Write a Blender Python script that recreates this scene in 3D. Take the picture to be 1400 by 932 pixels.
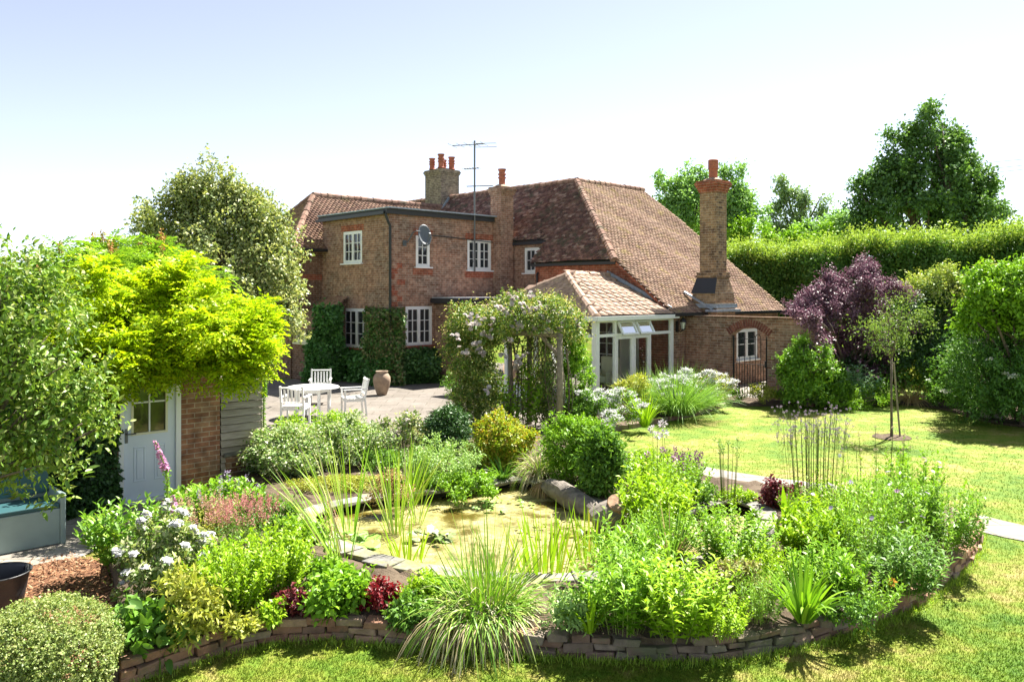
import bpy, math, random
import numpy as np
from mathutils import Vector, Matrix
from mathutils.geometry import delaunay_2d_cdt
for o in list(bpy.data.objects): bpy.data.objects.remove(o)
SC = bpy.context.scene
COL = SC.collection
R = math.radians
random.seed(5)

# ------------------------------------------------------------------ camera, sky, sun, exposure
CAM_Z, FPX, PX0, PY0 = 3.0, 1100.0, 700.0, 400.0       # eye height; focal length and horizon in photo pixels (1400 x 932)
cam = bpy.data.cameras.new('camera'); co = bpy.data.objects.new('camera', cam); COL.objects.link(co)
co.location = (0, 0, CAM_Z); co.rotation_euler = (R(90), 0, 0)
cam.sensor_fit = 'HORIZONTAL'; cam.sensor_width = 36.0; cam.lens = 36.0*FPX/1400.0
cam.shift_y = -(466.0-PY0)/1400.0
cam.clip_start = 0.1; cam.clip_end = 2000
SC.camera = co
SUN_AZ = math.atan2(0.655, 0.756); SUN_EL = R(56)
W = bpy.data.worlds.new('World'); SC.world = W; W.use_nodes = True
wn = W.node_tree.nodes; wl = W.node_tree.links
sky = wn.new('ShaderNodeTexSky'); sky.sky_type = 'NISHITA'; sky.sun_disc = False
sky.sun_elevation = SUN_EL; sky.sun_rotation = SUN_AZ; sky.air_density = 0.62; sky.dust_density = 0.3; sky.ozone_density = 3.0
hs = wn.new('ShaderNodeHueSaturation'); hs.inputs['Saturation'].default_value = .52
wl.new(sky.outputs[0], hs.inputs['Color']); stint = wn.new('ShaderNodeMix'); stint.data_type = 'RGBA'; stint.blend_type = 'MULTIPLY'; stint.inputs[0].default_value = 1.0; stint.inputs[7].default_value = (.985, .985, .99, 1)
wl.new(hs.outputs[0], stint.inputs[6]); wl.new(stint.outputs[2], wn['Background'].inputs[0]); wn['Background'].inputs[1].default_value = 0.070
sl = bpy.data.lights.new('sun', 'SUN'); sl.energy = 5.0; sl.angle = R(0.5); sl.color = (1.0, 0.95, 0.86)
so = bpy.data.objects.new('sun', sl); COL.objects.link(so)
sdir = Vector((math.sin(SUN_AZ)*math.cos(SUN_EL), math.cos(SUN_AZ)*math.cos(SUN_EL), math.sin(SUN_EL)))
so.rotation_euler = (-sdir).to_track_quat('-Z', 'Y').to_euler(); so.location = (20, 20, 40)
SC.view_settings.view_transform = 'Standard'; SC.view_settings.look = 'None'
SC.view_settings.exposure = 1.85; SC.view_settings.gamma = 1.0; SC.view_settings.use_curve_mapping = False
SC.render.engine = 'CYCLES'
SC.cycles.max_bounces = 8; SC.cycles.diffuse_bounces = 4; SC.cycles.transmission_bounces = 6; SC.cycles.transparent_max_bounces = 8
SC.cycles.use_denoising = True

# ------------------------------------------------------------------ placing helpers
def G(px, py, z=0.0):
    Y = (CAM_Z-z)*FPX/(py-PY0)
    return np.array(((px-PX0)/FPX*Y, Y, z))
def at(px, py, Y):
    return np.array(((px-PX0)/FPX*Y, Y, CAM_Z-(py-PY0)/FPX*Y))
US, UC = math.sin(R(46)), math.cos(R(46))
U3 = np.array((US, UC, 0.0)); T3 = np.array((UC, -US, 0.0)); Z3 = np.array((0, 0, 1.0))
C0 = np.array((-3.97, 26.0, 0.0))
def H(a, t, z=0.0):                       # house frame: a runs along the garden front, t towards the garden
    return C0 + a*U3 + t*T3 + z*Z3
def onwall(p0, d, px, py=None):           # where the sight line of a photo column meets an upright wall
    r = (px-PX0)/FPX
    s = (r*p0[1]-p0[0])/(d[0]-r*d[1])
    p = p0+s*np.asarray(d)
    if py is None: return s
    return s, CAM_Z-(py-PY0)/FPX*p[1]

# ------------------------------------------------------------------ object helpers
def empty(name, label, cat, loc, group=None, kind=None):
    o = bpy.data.objects.new(name, None); COL.objects.link(o)
    o.empty_display_size = 0.1
    o.location = tuple(loc); o['label'] = label; o['category'] = cat
    if group: o['group'] = group
    return o
def world_loc(o):
    v = Vector((0, 0, 0))
    while o is not None:
        v = v+o.location; o = o.parent
    return v
def tag(o, label=None, cat=None, group=None, kind=None):
    if label: o['label'] = label
    if cat: o['category'] = cat
    if group: o['group'] = group
    if kind: o['kind'] = kind
    return o
def link(name, me, mat, parent, base=None):
    o = bpy.data.objects.new(name, me); COL.objects.link(o)
    if mat is not None: me.materials.append(mat)
    off = None
    if parent is not None:
        o.parent = parent; off = world_loc(parent)
    elif base is not None:
        o.location = tuple(base); off = Vector(tuple(base))
    if off is not None and off.length > 0: me.transform(Matrix.Translation(-off))
    return o

class MB:                                  # a polygon mesh in world space with metric uv
    def __init__(s): s.v = []; s.f = []; s.smooth = False
    def face(s, pts):
        n = len(s.v); s.v += [tuple(p) for p in pts]; s.f.append(tuple(range(n, n+len(pts)))); return s
    def hexa(s, b, t):                     # bottom loop, top loop
        n = len(s.v); k = len(b); s.v += [tuple(p) for p in b]+[tuple(p) for p in t]
        s.f.append(tuple(range(n+k-1, n-1, -1))); s.f.append(tuple(range(n+k, n+2*k)))
        for i in range(k):
            j = (i+1) % k; s.f.append((n+i, n+j, n+k+j, n+k+i))
        return s
    def box(s, c, ex, ey, ez):             # centre and three half vectors
        c, ex, ey, ez = [np.asarray(q, float) for q in (c, ex, ey, ez)]
        b = [c-ex-ey-ez, c+ex-ey-ez, c+ex+ey-ez, c-ex+ey-ez]; t = [p+2*ez for p in b]
        return s.hexa(b, t)
    def bar(s, p0, p1, w, h, up=(0, 0, 1)):  # rectangular bar between two points
        p0 = np.asarray(p0, float); p1 = np.asarray(p1, float); d = p1-p0; L = np.linalg.norm(d); d /= L
        up = np.asarray(up, float)
        if abs(np.dot(d, up)) > 0.95: up = np.array((1.0, 0, 0)) if abs(d[0]) < .9 else np.array((0, 1.0, 0))
        x = np.cross(d, up); x /= np.linalg.norm(x); y = np.cross(x, d)
        return s.box((p0+p1)/2, d*L/2, x*w/2, y*h/2)
    def prism(s, poly, ext):               # polygon extruded along a vector
        ext = np.asarray(ext, float); return s.hexa(poly, [np.asarray(p)+ext for p in poly])
    def tube(s, pts, r, k=8, cap=True):
        pts = [np.asarray(p, float) for p in pts]; n0 = len(s.v)
        rr = r if hasattr(r, '__len__') else [r]*len(pts)
        x = None
        for i, p in enumerate(pts):
            d = pts[min(i+1, len(pts)-1)]-pts[max(i-1, 0)]; d = d/(np.linalg.norm(d)+1e-9)
            if x is None:
                a = np.array((0, 0, 1.0)) if abs(d[2]) < .9 else np.array((1.0, 0, 0)); x = np.cross(d, a)
            x = x-d*np.dot(x, d); x /= np.linalg.norm(x); y = np.cross(d, x)
            for j in range(k):
                an = 2*math.pi*j/k; s.v.append(tuple(p+rr[i]*(math.cos(an)*x+math.sin(an)*y)))
        for i in range(len(pts)-1):
            for j in range(k):
                a = n0+i*k+j; b = n0+i*k+(j+1) % k; s.f.append((a, b, b+k, a+k))
        if cap:
            s.f.append(tuple(range(n0+k-1, n0-1, -1))); m = n0+(len(pts)-1)*k; s.f.append(tuple(range(m, m+k)))
        return s
    def lathe(s, c, prof, k=20):           # (radius, height) profile about an upright axis
        c = np.asarray(c, float); n0 = len(s.v)
        for r, z in prof:
            for j in range(k):
                an = 2*math.pi*j/k; s.v.append((c[0]+r*math.cos(an), c[1]+r*math.sin(an), c[2]+z))
        for i in range(len(prof)-1):
            for j in range(k):
                a = n0+i*k+j; b = n0+i*k+(j+1) % k; s.f.append((a, b, b+k, a+k))
        s.f.append(tuple(range(n0+k-1, n0-1, -1))); m = n0+(len(prof)-1)*k; s.f.append(tuple(range(m, m+k)))
        return s
    def ball(s, c, r, k=8, squash=1.0):
        c = np.asarray(c, float)
        return s.lathe(c, [(max(r*math.sin(math.pi*i/k), r*.02), -r*squash*math.cos(math.pi*i/k)) for i in range(k+1)], k+2)
    def build(s, name, mat, parent=None, smooth=False, uv=True, base=None, bevel=0):
        me = bpy.data.meshes.new(name); me.from_pydata(s.v, [], s.f); me.update()
        if uv: metric_uv(me)
        if smooth: me.polygons.foreach_set('use_smooth', [True]*len(me.polygons))
        o = link(name, me, mat, parent, base)
        if bevel:
            m = o.modifiers.new('bevel', 'BEVEL'); m.width = bevel; m.segments = 2; m.limit_method = 'ANGLE'
        return o
def metric_uv(me):
    uvl = me.uv_layers.new(name='metres'); dat = [0.0]*(2*len(me.loops))
    vs = me.vertices
    for p in me.polygons:
        n = p.normal
        if abs(n.z) > 0.985: t = Vector((1, 0, 0)); b = Vector((0, 1, 0))
        else:
            t = Vector((0, 0, 1)).cross(n).normalized(); b = n.cross(t).normalized()
        for li in p.loop_indices:
            c = vs[me.loops[li].vertex_index].co
            dat[2*li] = c.dot(t); dat[2*li+1] = c.dot(b)
    uvl.data.foreach_set('uv', dat)

def quads_mesh(name, V, F, mat, parent=None, base=None, smooth=False):   # fast numpy mesh of quads or tris
    V = np.ascontiguousarray(V, np.float32).reshape(-1, 3); F = np.ascontiguousarray(F, np.int32); k = F.shape[1]
    me = bpy.data.meshes.new(name)
    me.vertices.add(len(V)); me.vertices.foreach_set('co', V.ravel())
    me.loops.add(F.size); me.loops.foreach_set('vertex_index', F.ravel())
    me.polygons.add(len(F)); me.polygons.foreach_set('loop_start', np.arange(0, F.size, k, dtype=np.int32))
    try: me.polygons.foreach_set('loop_total', np.full(len(F), k, np.int32))
    except Exception: pass
    me.update(calc_edges=True)
    if smooth: me.polygons.foreach_set('use_smooth', np.ones(len(F), bool))
    return link(name, me, mat, parent, base)

# ------------------------------------------------------------------ materials
def newmat(name):
    m = bpy.data.materials.new(name); m.use_nodes = True
    nt = m.node_tree; return m, nt.nodes, nt.links, nt.nodes['Principled BSDF']
def plain(name, c, rough=.6, metal=0.0, spec=.5, bump=0.0, bscale=40, var=.0):
    m, n, l, b = newmat(name)
    b.inputs['Roughness'].default_value = rough; b.inputs['Metallic'].default_value = metal
    b.inputs['Specular IOR Level'].default_value = spec; b.inputs['Base Color'].default_value = (*c, 1)
    if bump or var:
        tx = n.new('ShaderNodeNewGeometry'); no = n.new('ShaderNodeTexNoise'); no.inputs['Scale'].default_value = bscale
        no.inputs['Detail'].default_value = 6; l.new(tx.outputs['Position'], no.inputs['Vector'])
        if bump:
            bp = n.new('ShaderNodeBump'); bp.inputs['Strength'].default_value = bump; bp.inputs['Distance'].default_value = .02
            l.new(no.outputs['Fac'], bp.inputs['Height']); l.new(bp.outputs[0], b.inputs['Normal'])
        if var:
            rp = n.new('ShaderNodeValToRGB'); e = rp.color_ramp.elements
            e[0].position = .3; e[1].position = .7
            e[0].color = tuple(x*(1-var) for x in c)+(1,); e[1].color = tuple(min(x*(1+var), .95) for x in c)+(1,)
            l.new(no.outputs['Fac'], rp.inputs[0]); l.new(rp.outputs[0], b.inputs['Base Color'])
    return m
def ramp(n, cols, pos=None):
    rp = n.new('ShaderNodeValToRGB'); e = rp.color_ramp.elements
    while len(e) < len(cols): e.new(.5)
    for i, c in enumerate(cols):
        e[i].position = pos[i] if pos else i/max(len(cols)-1, 1); e[i].color = (*c, 1)
    return rp
def noise(n, l, vec, scale, detail=4, rough=.55):
    no = n.new('ShaderNodeTexNoise'); no.inputs['Scale'].default_value = scale; no.inputs['Detail'].default_value = detail
    no.inputs['Roughness'].default_value = rough; l.new(vec, no.inputs['Vector']); return no
def mixrgb(n, l, fac, a, b, mode='MIX'):
    mx = n.new('ShaderNodeMix'); mx.data_type = 'RGBA'; mx.blend_type = mode
    for s, v in ((0, fac), (6, a), (7, b)):
        if hasattr(v, 'is_output') or isinstance(v, bpy.types.NodeSocket): l.new(v, mx.inputs[s])
        elif isinstance(v, (int, float)): mx.inputs[s].default_value = v
        else: mx.inputs[s].default_value = (*v, 1)
    return mx.outputs[2]
def brickmat(name, c1, c2, mortar, patch=(.30, .24, .17), red=None):
    c1, c2, mortar, patch = [tuple(x*k for x, k in zip(c, (1.03, 1.0, 1.02))) for c in (c1, c2, mortar, patch)]
    m, n, l, b = newmat(name)
    uv = n.new('ShaderNodeUVMap'); uv.uv_map = 'metres'
    geo = n.new('ShaderNodeNewGeometry')
    def bt(a, c, mo):
        t = n.new('ShaderNodeTexBrick'); l.new(uv.outputs[0], t.inputs['Vector']); t.offset = .5
        t.inputs['Scale'].default_value = 1; t.inputs['Brick Width'].default_value = .225; t.inputs['Row Height'].default_value = .075
        t.inputs['Mortar Size'].default_value = .007; t.inputs['Mortar Smooth'].default_value = .15; t.inputs['Bias'].default_value = 0
        t.inputs['Color1'].default_value = (*a, 1); t.inputs['Color2'].default_value = (*c, 1); t.inputs['Mortar'].default_value = (*mo, 1)
        return t
    t1 = bt(c1, c2, mortar); t2 = bt(tuple(x*.62 for x in c1), tuple(x*.9 for x in patch), mortar)
    n1 = noise(n, l, geo.outputs['Position'], .9, 6); n2 = noise(n, l, geo.outputs['Position'], 7, 5); n3 = noise(n, l, geo.outputs['Position'], 60, 3)
    r1 = ramp(n, [(0, 0, 0), (1, 1, 1)], [.42, .62]); l.new(n1.outputs['Fac'], r1.inputs[0])
    col = mixrgb(n, l, r1.outputs[0], t1.outputs['Color'], t2.outputs['Color'])
    r2 = ramp(n, [(.62, .60, .58), (1.42, 1.38, 1.30)], [.3, .7]); l.new(n2.outputs['Fac'], r2.inputs[0])
    col = mixrgb(n, l, 1.0, col, r2.outputs[0], 'MULTIPLY')
    l.new(col, b.inputs['Base Color']); b.inputs['Roughness'].default_value = .9; b.inputs['Specular IOR Level'].default_value = .2
    ad = n.new('ShaderNodeMath'); ad.operation = 'MULTIPLY_ADD'; l.new(n3.outputs['Fac'], ad.inputs[0]); ad.inputs[1].default_value = .35
    iv = n.new('ShaderNodeMath'); iv.operation = 'SUBTRACT'; iv.inputs[0].default_value = 1; l.new(t1.outputs['Fac'], iv.inputs[1]); l.new(iv.outputs[0], ad.inputs[2])
    bp = n.new('ShaderNodeBump'); bp.inputs['Strength'].default_value = .6; bp.inputs['Distance'].default_value = .012
    l.new(ad.outputs[0], bp.inputs['Height']); l.new(bp.outputs[0], b.inputs['Normal'])
    return m
def islandmat(name, cols, rough=.8, bump=.3, bscale=50, moss=None, mossamt=.5, spec=.25):
    m, n, l, b = newmat(name)
    geo = n.new('ShaderNodeNewGeometry'); rp = ramp(n, cols); l.new(geo.outputs['Random Per Island'], rp.inputs[0])
    col = rp.outputs[0]
    n1 = noise(n, l, geo.outputs['Position'], 9, 6)
    r1 = ramp(n, [(.6, .6, .6), (1.2, 1.2, 1.2)], [.3, .7]); l.new(n1.outputs['Fac'], r1.inputs[0])
    col = mixrgb(n, l, 1.0, col, r1.outputs[0], 'MULTIPLY')
    if moss:
        n2 = noise(n, l, geo.outputs['Position'], 2.2, 8, .7); r2 = ramp(n, [(0, 0, 0), (1, 1, 1)], [.62-mossamt*.3, .70-mossamt*.2])
        l.new(n2.outputs['Fac'], r2.inputs[0]); col = mixrgb(n, l, r2.outputs[0], col, moss)
    l.new(col, b.inputs['Base Color']); b.inputs['Roughness'].default_value = rough; b.inputs['Specular IOR Level'].default_value = spec
    nb = noise(n, l, geo.outputs['Position'], bscale, 5); bp = n.new('ShaderNodeBump'); bp.inputs['Strength'].default_value = bump; bp.inputs['Distance'].default_value = .01
    l.new(nb.outputs['Fac'], bp.inputs['Height']); l.new(bp.outputs[0], b.inputs['Normal'])
    return m
LEAF = {}
LGAIN = 1.8
def leafmat(name, cols, trans=.40, gloss=.06, tint=(1.1, 1.12, .5), gain=None):
    if name in LEAF: return LEAF[name]
    gn = LGAIN if gain is None else gain; cols = [tuple(min(x*gn, .62) for x in c) for c in cols]; gloss *= .35; trans *= .8
    m, n, l, b = newmat(name); out = n['Material Output']; n.remove(b)
    geo = n.new('ShaderNodeNewGeometry'); rp = ramp(n, cols); l.new(geo.outputs['Random Per Island'], rp.inputs[0])
    d = n.new('ShaderNodeBsdfDiffuse'); t = n.new('ShaderNodeBsdfTranslucent'); g = n.new('ShaderNodeBsdfGlossy')
    g.inputs['Roughness'].default_value = .42; g.inputs['Color'].default_value = (.9, .95, .9, 1)
    l.new(rp.outputs[0], d.inputs['Color'])
    tc = mixrgb(n, l, 1.0, rp.outputs[0], tint, 'MULTIPLY'); l.new(tc, t.inputs['Color'])
    m1 = n.new('ShaderNodeMixShader'); m1.inputs[0].default_value = trans; l.new(d.outputs[0], m1.inputs[1]); l.new(t.outputs[0], m1.inputs[2])
    m2 = n.new('ShaderNodeMixShader'); m2.inputs[0].default_value = gloss; l.new(m1.outputs[0], m2.inputs[1]); l.new(g.outputs[0], m2.inputs[2])
    l.new(m2.outputs[0], out.inputs['Surface']); LEAF[name] = m
    return m
def glassmat(name, tint=(.9, .95, .95), refl=1.0):
    m, n, l, b = newmat(name); out = n['Material Output']; n.remove(b)
    lw = n.new('ShaderNodeFresnel'); lw.inputs['IOR'].default_value = 1.5
    tr = n.new('ShaderNodeBsdfTransparent'); tr.inputs[0].default_value = (*tint, 1)
    gl = n.new('ShaderNodeBsdfGlossy'); gl.inputs['Roughness'].default_value = .02
    mu = n.new('ShaderNodeMath'); mu.operation = 'MULTIPLY_ADD'; l.new(lw.outputs[0], mu.inputs[0]); mu.inputs[1].default_value = 1.3*refl; mu.inputs[2].default_value = .03
    mx = n.new('ShaderNodeMixShader'); l.new(mu.outputs[0], mx.inputs[0]); l.new(tr.outputs[0], mx.inputs[1]); l.new(gl.outputs[0], mx.inputs[2])
    l.new(mx.outputs[0], out.inputs['Surface']); return m

M = {}
M['brick'] = brickmat('buff_brick', (.27, .145, .098), (.35, .21, .145), (.35, .30, .25), (.30, .225, .175))
M['brick_dark'] = brickmat('brown_brick', (.16, .08, .05), (.22, .12, .08), (.30, .25, .19), (.16, .11, .08))
M['brick_red'] = brickmat('red_brick', (.34, .105, .06), (.27, .08, .05), (.33, .22, .16), (.30, .12, .075))
M['brick_chim'] = brickmat('chimney_brick', (.34, .22, .125), (.10, .06, .045), (.36, .31, .24), (.40, .28, .17))
M['brick_grey'] = brickmat('grey_chimney_brick', (.26, .21, .16), (.13, .10, .08), (.34, .31, .26), (.34, .29, .22))
M['brick_shed'] = brickmat('shed_brick', (.24, .115, .07), (.31, .16, .09), (.36, .30, .23))
M['white'] = plain('white_paint', (.80, .80, .79), .35, var=.03, bscale=6)
M['white_furn'] = plain('white_furniture_paint', (.82, .82, .80), .4, var=.03, bscale=9)
M['door_paint'] = plain('pale_blue_white_door', (.66, .72, .80), .4, var=.04, bscale=4)
M['cream'] = plain('cream_paint', (.72, .68, .48), .5)
M['black'] = plain('black_paint', (.018, .018, .02), .4)
M['lead'] = plain('lead_sheet', (.34, .38, .43), .5, .3, var=.25, bscale=8, bump=.2)
M['dark_felt'] = plain('dark_fascia', (.03, .03, .035), .6)
M['felt_top'] = plain('flat_roof_felt', (.42, .44, .47), .7, var=.15, bscale=5)
M['dark_room'] = plain('dim_interior', (.05, .05, .055), .9)
M['pane'] = plain('window_glass', (.028, .033, .038), .04, spec=.7)
M['glass'] = glassmat('clear_glass', refl=1.7)
M['tile_left'] = islandmat('mossy_clay_tiles', [(.20, .10, .08), (.13, .065, .058), (.28, .16, .125), (.09, .055, .05), (.23, .125, .11), (.38, .27, .22)], .9, .4, 60, (.10, .085, .06), .35)
M['tile_right'] = islandmat('warm_clay_tiles', [(.36, .225, .16), (.29, .175, .13), (.42, .29, .205), (.34, .225, .17), (.39, .25, .17), (.22, .13, .10)], .9, .35, 60, (.32, .23, .10), .3)
M['tile_wing'] = islandmat('orange_clay_tiles', [(.31, .18, .125), (.25, .14, .10), (.35, .22, .155), (.29, .175, .125), (.20, .115, .09)], .9, .35, 60, (.24, .17, .08), .15)
M['tile_con'] = islandmat('pink_concrete_tiles', [(.46, .315, .235), (.43, .29, .215), (.49, .34, .255), (.45, .31, .23)], .85, .2, 60)
M['tile_ridge'] = islandmat('ridge_tiles', [(.30, .17, .12), (.22, .13, .10), (.36, .22, .16)], .9, .35, 60, (.14, .12, .08), .3)
M['terracotta'] = plain('terracotta', (.36, .115, .07), .8, var=.25, bscale=7, bump=.1)
M['terracotta_pale'] = plain('pale_terracotta', (.31, .22, .155), .85, var=.25, bscale=9, bump=.15)
M['alu'] = plain('aluminium', (.14, .145, .15), .45, .3)
M['dish'] = plain('grey_dish', (.10, .115, .13), .45)
M['iron'] = plain('black_iron', (.02, .02, .022), .5, .4)
M['board'] = None
M['stone'] = islandmat('grey_stone', [(.24, .225, .20), (.17, .165, .15), (.31, .29, .255), (.26, .235, .20)], .9, .8, 35, (.24, .24, .09), .42)
M['edge_brick'] = islandmat('edging_brick', [(.30, .155, .10), (.36, .20, .13), (.24, .145, .105), (.40, .25, .165), (.31, .23, .17)], .92, .7, 45, (.13, .13, .07), .35)
M['edge_stone'] = islandmat('edging_stone_block', [(.24, .19, .15), (.20, .135, .10), (.30, .25, .20), (.22, .12, .085), (.26, .22, .18)], .92, .7, 45, (.14, .14, .08), .35)
M['liner'] = plain('black_pond_liner', (.016, .016, .017), .45)
M['wood'] = plain('grey_weathered_wood', (.24, .20, .15), .85, var=.3, bscale=14, bump=.4)
M['log'] = plain('silvered_log', (.17, .145, .12), .9, var=.45, bscale=9, bump=.8)
M['log_end'] = plain('log_end_grain', (.34, .21, .13), .9, var=.35, bscale=16, bump=.6)
M['bark'] = plain('bark', (.13, .10, .075), .95, var=.35, bscale=18, bump=.8)
M['teal'] = plain('teal_plastic', (.03, .095, .105), .45)
M['grey_green'] = plain('grey_green_plastic', (.25, .33, .32), .5, var=.08, bscale=5)
M['rubber'] = plain('black_rubber', (.025, .026, .03), .42)
def boardmat():
    m, n, l, b = newmat('silver_weatherboard'); geo = n.new('ShaderNodeNewGeometry')
    mp = n.new('ShaderNodeMapping'); mp.inputs['Scale'].default_value = (1.4, 1.4, 26); l.new(geo.outputs['Position'], mp.inputs[0])
    no = noise(n, l, mp.outputs[0], 3, 7, .65); rp = ramp(n, [(.24, .20, .16), (.40, .35, .29), (.50, .45, .39)], [.3, .55, .75]); l.new(no.outputs['Fac'], rp.inputs[0])
    isl = ramp(n, [(.75, .75, .75), (1.1, 1.08, 1.05)]); l.new(geo.outputs['Random Per Island'], isl.inputs[0])
    l.new(mixrgb(n, l, 1.0, rp.outputs[0], isl.outputs[0], 'MULTIPLY'), b.inputs['Base Color']); b.inputs['Roughness'].default_value = .9
    bp = n.new('ShaderNodeBump'); bp.inputs['Strength'].default_value = .4; bp.inputs['Distance'].default_value = .01; l.new(no.outputs['Fac'], bp.inputs['Height']); l.new(bp.outputs[0], b.inputs['Normal'])
    return m
M['board'] = boardmat()
def lawnmat(name, green, dry, trans=0.0):
    m, n, l, b = newmat(name); geo = n.new('ShaderNodeNewGeometry')
    n1 = noise(n, l, geo.outputs['Position'], .55, 5, .62); n2 = noise(n, l, geo.outputs['Position'], 3.2, 6, .7)
    mx = n.new('ShaderNodeMath'); mx.operation = 'MULTIPLY_ADD'; l.new(n1.outputs['Fac'], mx.inputs[0]); mx.inputs[1].default_value = .55
    m2 = n.new('ShaderNodeMath'); m2.operation = 'MULTIPLY'; l.new(n2.outputs['Fac'], m2.inputs[0]); m2.inputs[1].default_value = .45; l.new(m2.outputs[0], mx.inputs[2])
    rp = ramp(n, green+dry, [.37, .45, .515, .575, .65][:len(green+dry)]); l.new(mx.outputs[0], rp.inputs[0])
    isl = ramp(n, [(.7, .75, .7), (1.15, 1.1, 1.05)]); l.new(geo.outputs['Random Per Island'], isl.inputs[0])
    col = mixrgb(n, l, 1.0, rp.outputs[0], isl.outputs[0], 'MULTIPLY')
    l.new(col, b.inputs['Base Color']); b.inputs['Roughness'].default_value = .8; b.inputs['Specular IOR Level'].default_value = .2
    if trans:
        out = n['Material Output']; t = n.new('ShaderNodeBsdfTranslucent'); l.new(col, t.inputs['Color'])
        ms = n.new('ShaderNodeMixShader'); ms.inputs[0].default_value = trans; l.new(b.outputs[0], ms.inputs[1]); l.new(t.outputs[0], ms.inputs[2]); l.new(ms.outputs[0], out.inputs['Surface'])
    else:
        n3 = noise(n, l, geo.outputs['Position'], 45, 4); bp = n.new('ShaderNodeBump'); bp.inputs['Strength'].default_value = .7; bp.inputs['Distance'].default_value = .03
        l.new(n3.outputs['Fac'], bp.inputs['Height']); l.new(bp.outputs[0], b.inputs['Normal'])
    return m
GREENS = [(.065, .145, .010), (.115, .195, .015), (.175, .225, .024)]; DRYS = [(.27, .25, .07), (.35, .29, .125)]
M['lawn'] = lawnmat('mown_lawn', GREENS, DRYS); M['blade'] = lawnmat('grass_blades', GREENS, DRYS, .5)
def groundmat(name, cols, pos, s1=1.3, s2=14, bump=.6, rough=.95, bscale=70, slab=0):
    m, n, l, b = newmat(name); geo = n.new('ShaderNodeNewGeometry')
    n1 = noise(n, l, geo.outputs['Position'], s1, 5, .6); n2 = noise(n, l, geo.outputs['Position'], s2, 6, .7)
    mx = n.new('ShaderNodeMix'); mx.data_type = 'FLOAT'; mx.inputs[0].default_value = .5; l.new(n1.outputs['Fac'], mx.inputs[2]); l.new(n2.outputs['Fac'], mx.inputs[3])
    rp = ramp(n, cols, pos); l.new(mx.outputs[0], rp.inputs[0]); col = rp.outputs[0]
    if slab:
        uv = n.new('ShaderNodeUVMap'); uv.uv_map = 'metres'; bt = n.new('ShaderNodeTexBrick'); l.new(uv.outputs[0], bt.inputs['Vector'])
        for k_, v_ in (('Scale', 1), ('Brick Width', slab*1.4), ('Row Height', slab), ('Mortar Size', .010), ('Mortar Smooth', .6)): bt.inputs[k_].default_value = v_
        bt.inputs['Color1'].default_value = (1, 1, 1, 1); bt.inputs['Color2'].default_value = (.84, .83, .80, 1); bt.inputs['Mortar'].default_value = (.40, .42, .33, 1)
        col = mixrgb(n, l, 1.0, col, bt.outputs['Color'], 'MULTIPLY')
    l.new(col, b.inputs['Base Color'])
    b.inputs['Roughness'].default_value = rough; b.inputs['Specular IOR Level'].default_value = .2
    n3 = noise(n, l, geo.outputs['Position'], bscale, 5); bp = n.new('ShaderNodeBump'); bp.inputs['Strength'].default_value = bump; bp.inputs['Distance'].default_value = .03
    l.new(n3.outputs['Fac'], bp.inputs['Height']); l.new(bp.outputs[0], b.inputs['Normal']); return m
M['soil'] = groundmat('dry_soil', [(.06, .042, .028), (.115, .085, .058), (.17, .13, .09)], [.35, .5, .68])
M['mulch'] = groundmat('mulch_base', [(.10, .045, .025), (.20, .10, .055)], [.35, .6])
M['patio'] = groundmat('worn_patio', [(.125, .11, .095), (.19, .168, .148), (.25, .222, .195)], [.32, .5, .68], .8, 6, .25, .85, 50, .55)
M['path'] = groundmat('path_slabs', [(.21, .19, .165), (.29, .265, .23), (.35, .325, .285)], [.35, .5, .66], 1.5, 9, .3, .9, 45, .45)
M['algae'] = None
def watermat():
    m, n, l, b = newmat('algae_covered_water'); geo = n.new('ShaderNodeNewGeometry')
    n1 = noise(n, l, geo.outputs['Position'], 1.1, 6, .65); n2 = noise(n, l, geo.outputs['Position'], 30, 5, .75); n4 = noise(n, l, geo.outputs['Position'], 5, 6, .7)
    rp = ramp(n, [(.09, .095, .012), (.22, .20, .04), (.33, .29, .10), (.45, .40, .21)], [.32, .44, .56, .70]); l.new(n4.outputs['Fac'], rp.inputs[0])
    sp = ramp(n, [(.45, .42, .35), (1.15, 1.15, 1.1)], [.36, .56]); l.new(n2.outputs['Fac'], sp.inputs[0])
    col = mixrgb(n, l, 1.0, rp.outputs[0], sp.outputs[0], 'MULTIPLY')
    mk = ramp(n, [(0, 0, 0), (1, 1, 1)], [.40, .50]); l.new(n1.outputs['Fac'], mk.inputs[0])
    col = mixrgb(n, l, mk.outputs[0], (.10, .075, .015), col); l.new(col, b.inputs['Base Color'])
    r = ramp(n, [(.08, .08, .08), (.75, .75, .75)], [.40, .52]); l.new(n1.outputs['Fac'], r.inputs[0]); l.new(r.outputs[0], b.inputs['Roughness'])
    bp = n.new('ShaderNodeBump'); bp.inputs['Strength'].default_value = .5; bp.inputs['Distance'].default_value = .015; l.new(n2.outputs['Fac'], bp.inputs['Height']); l.new(bp.outputs[0], b.inputs['Normal'])
    return m
M['algae'] = watermat()
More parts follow.
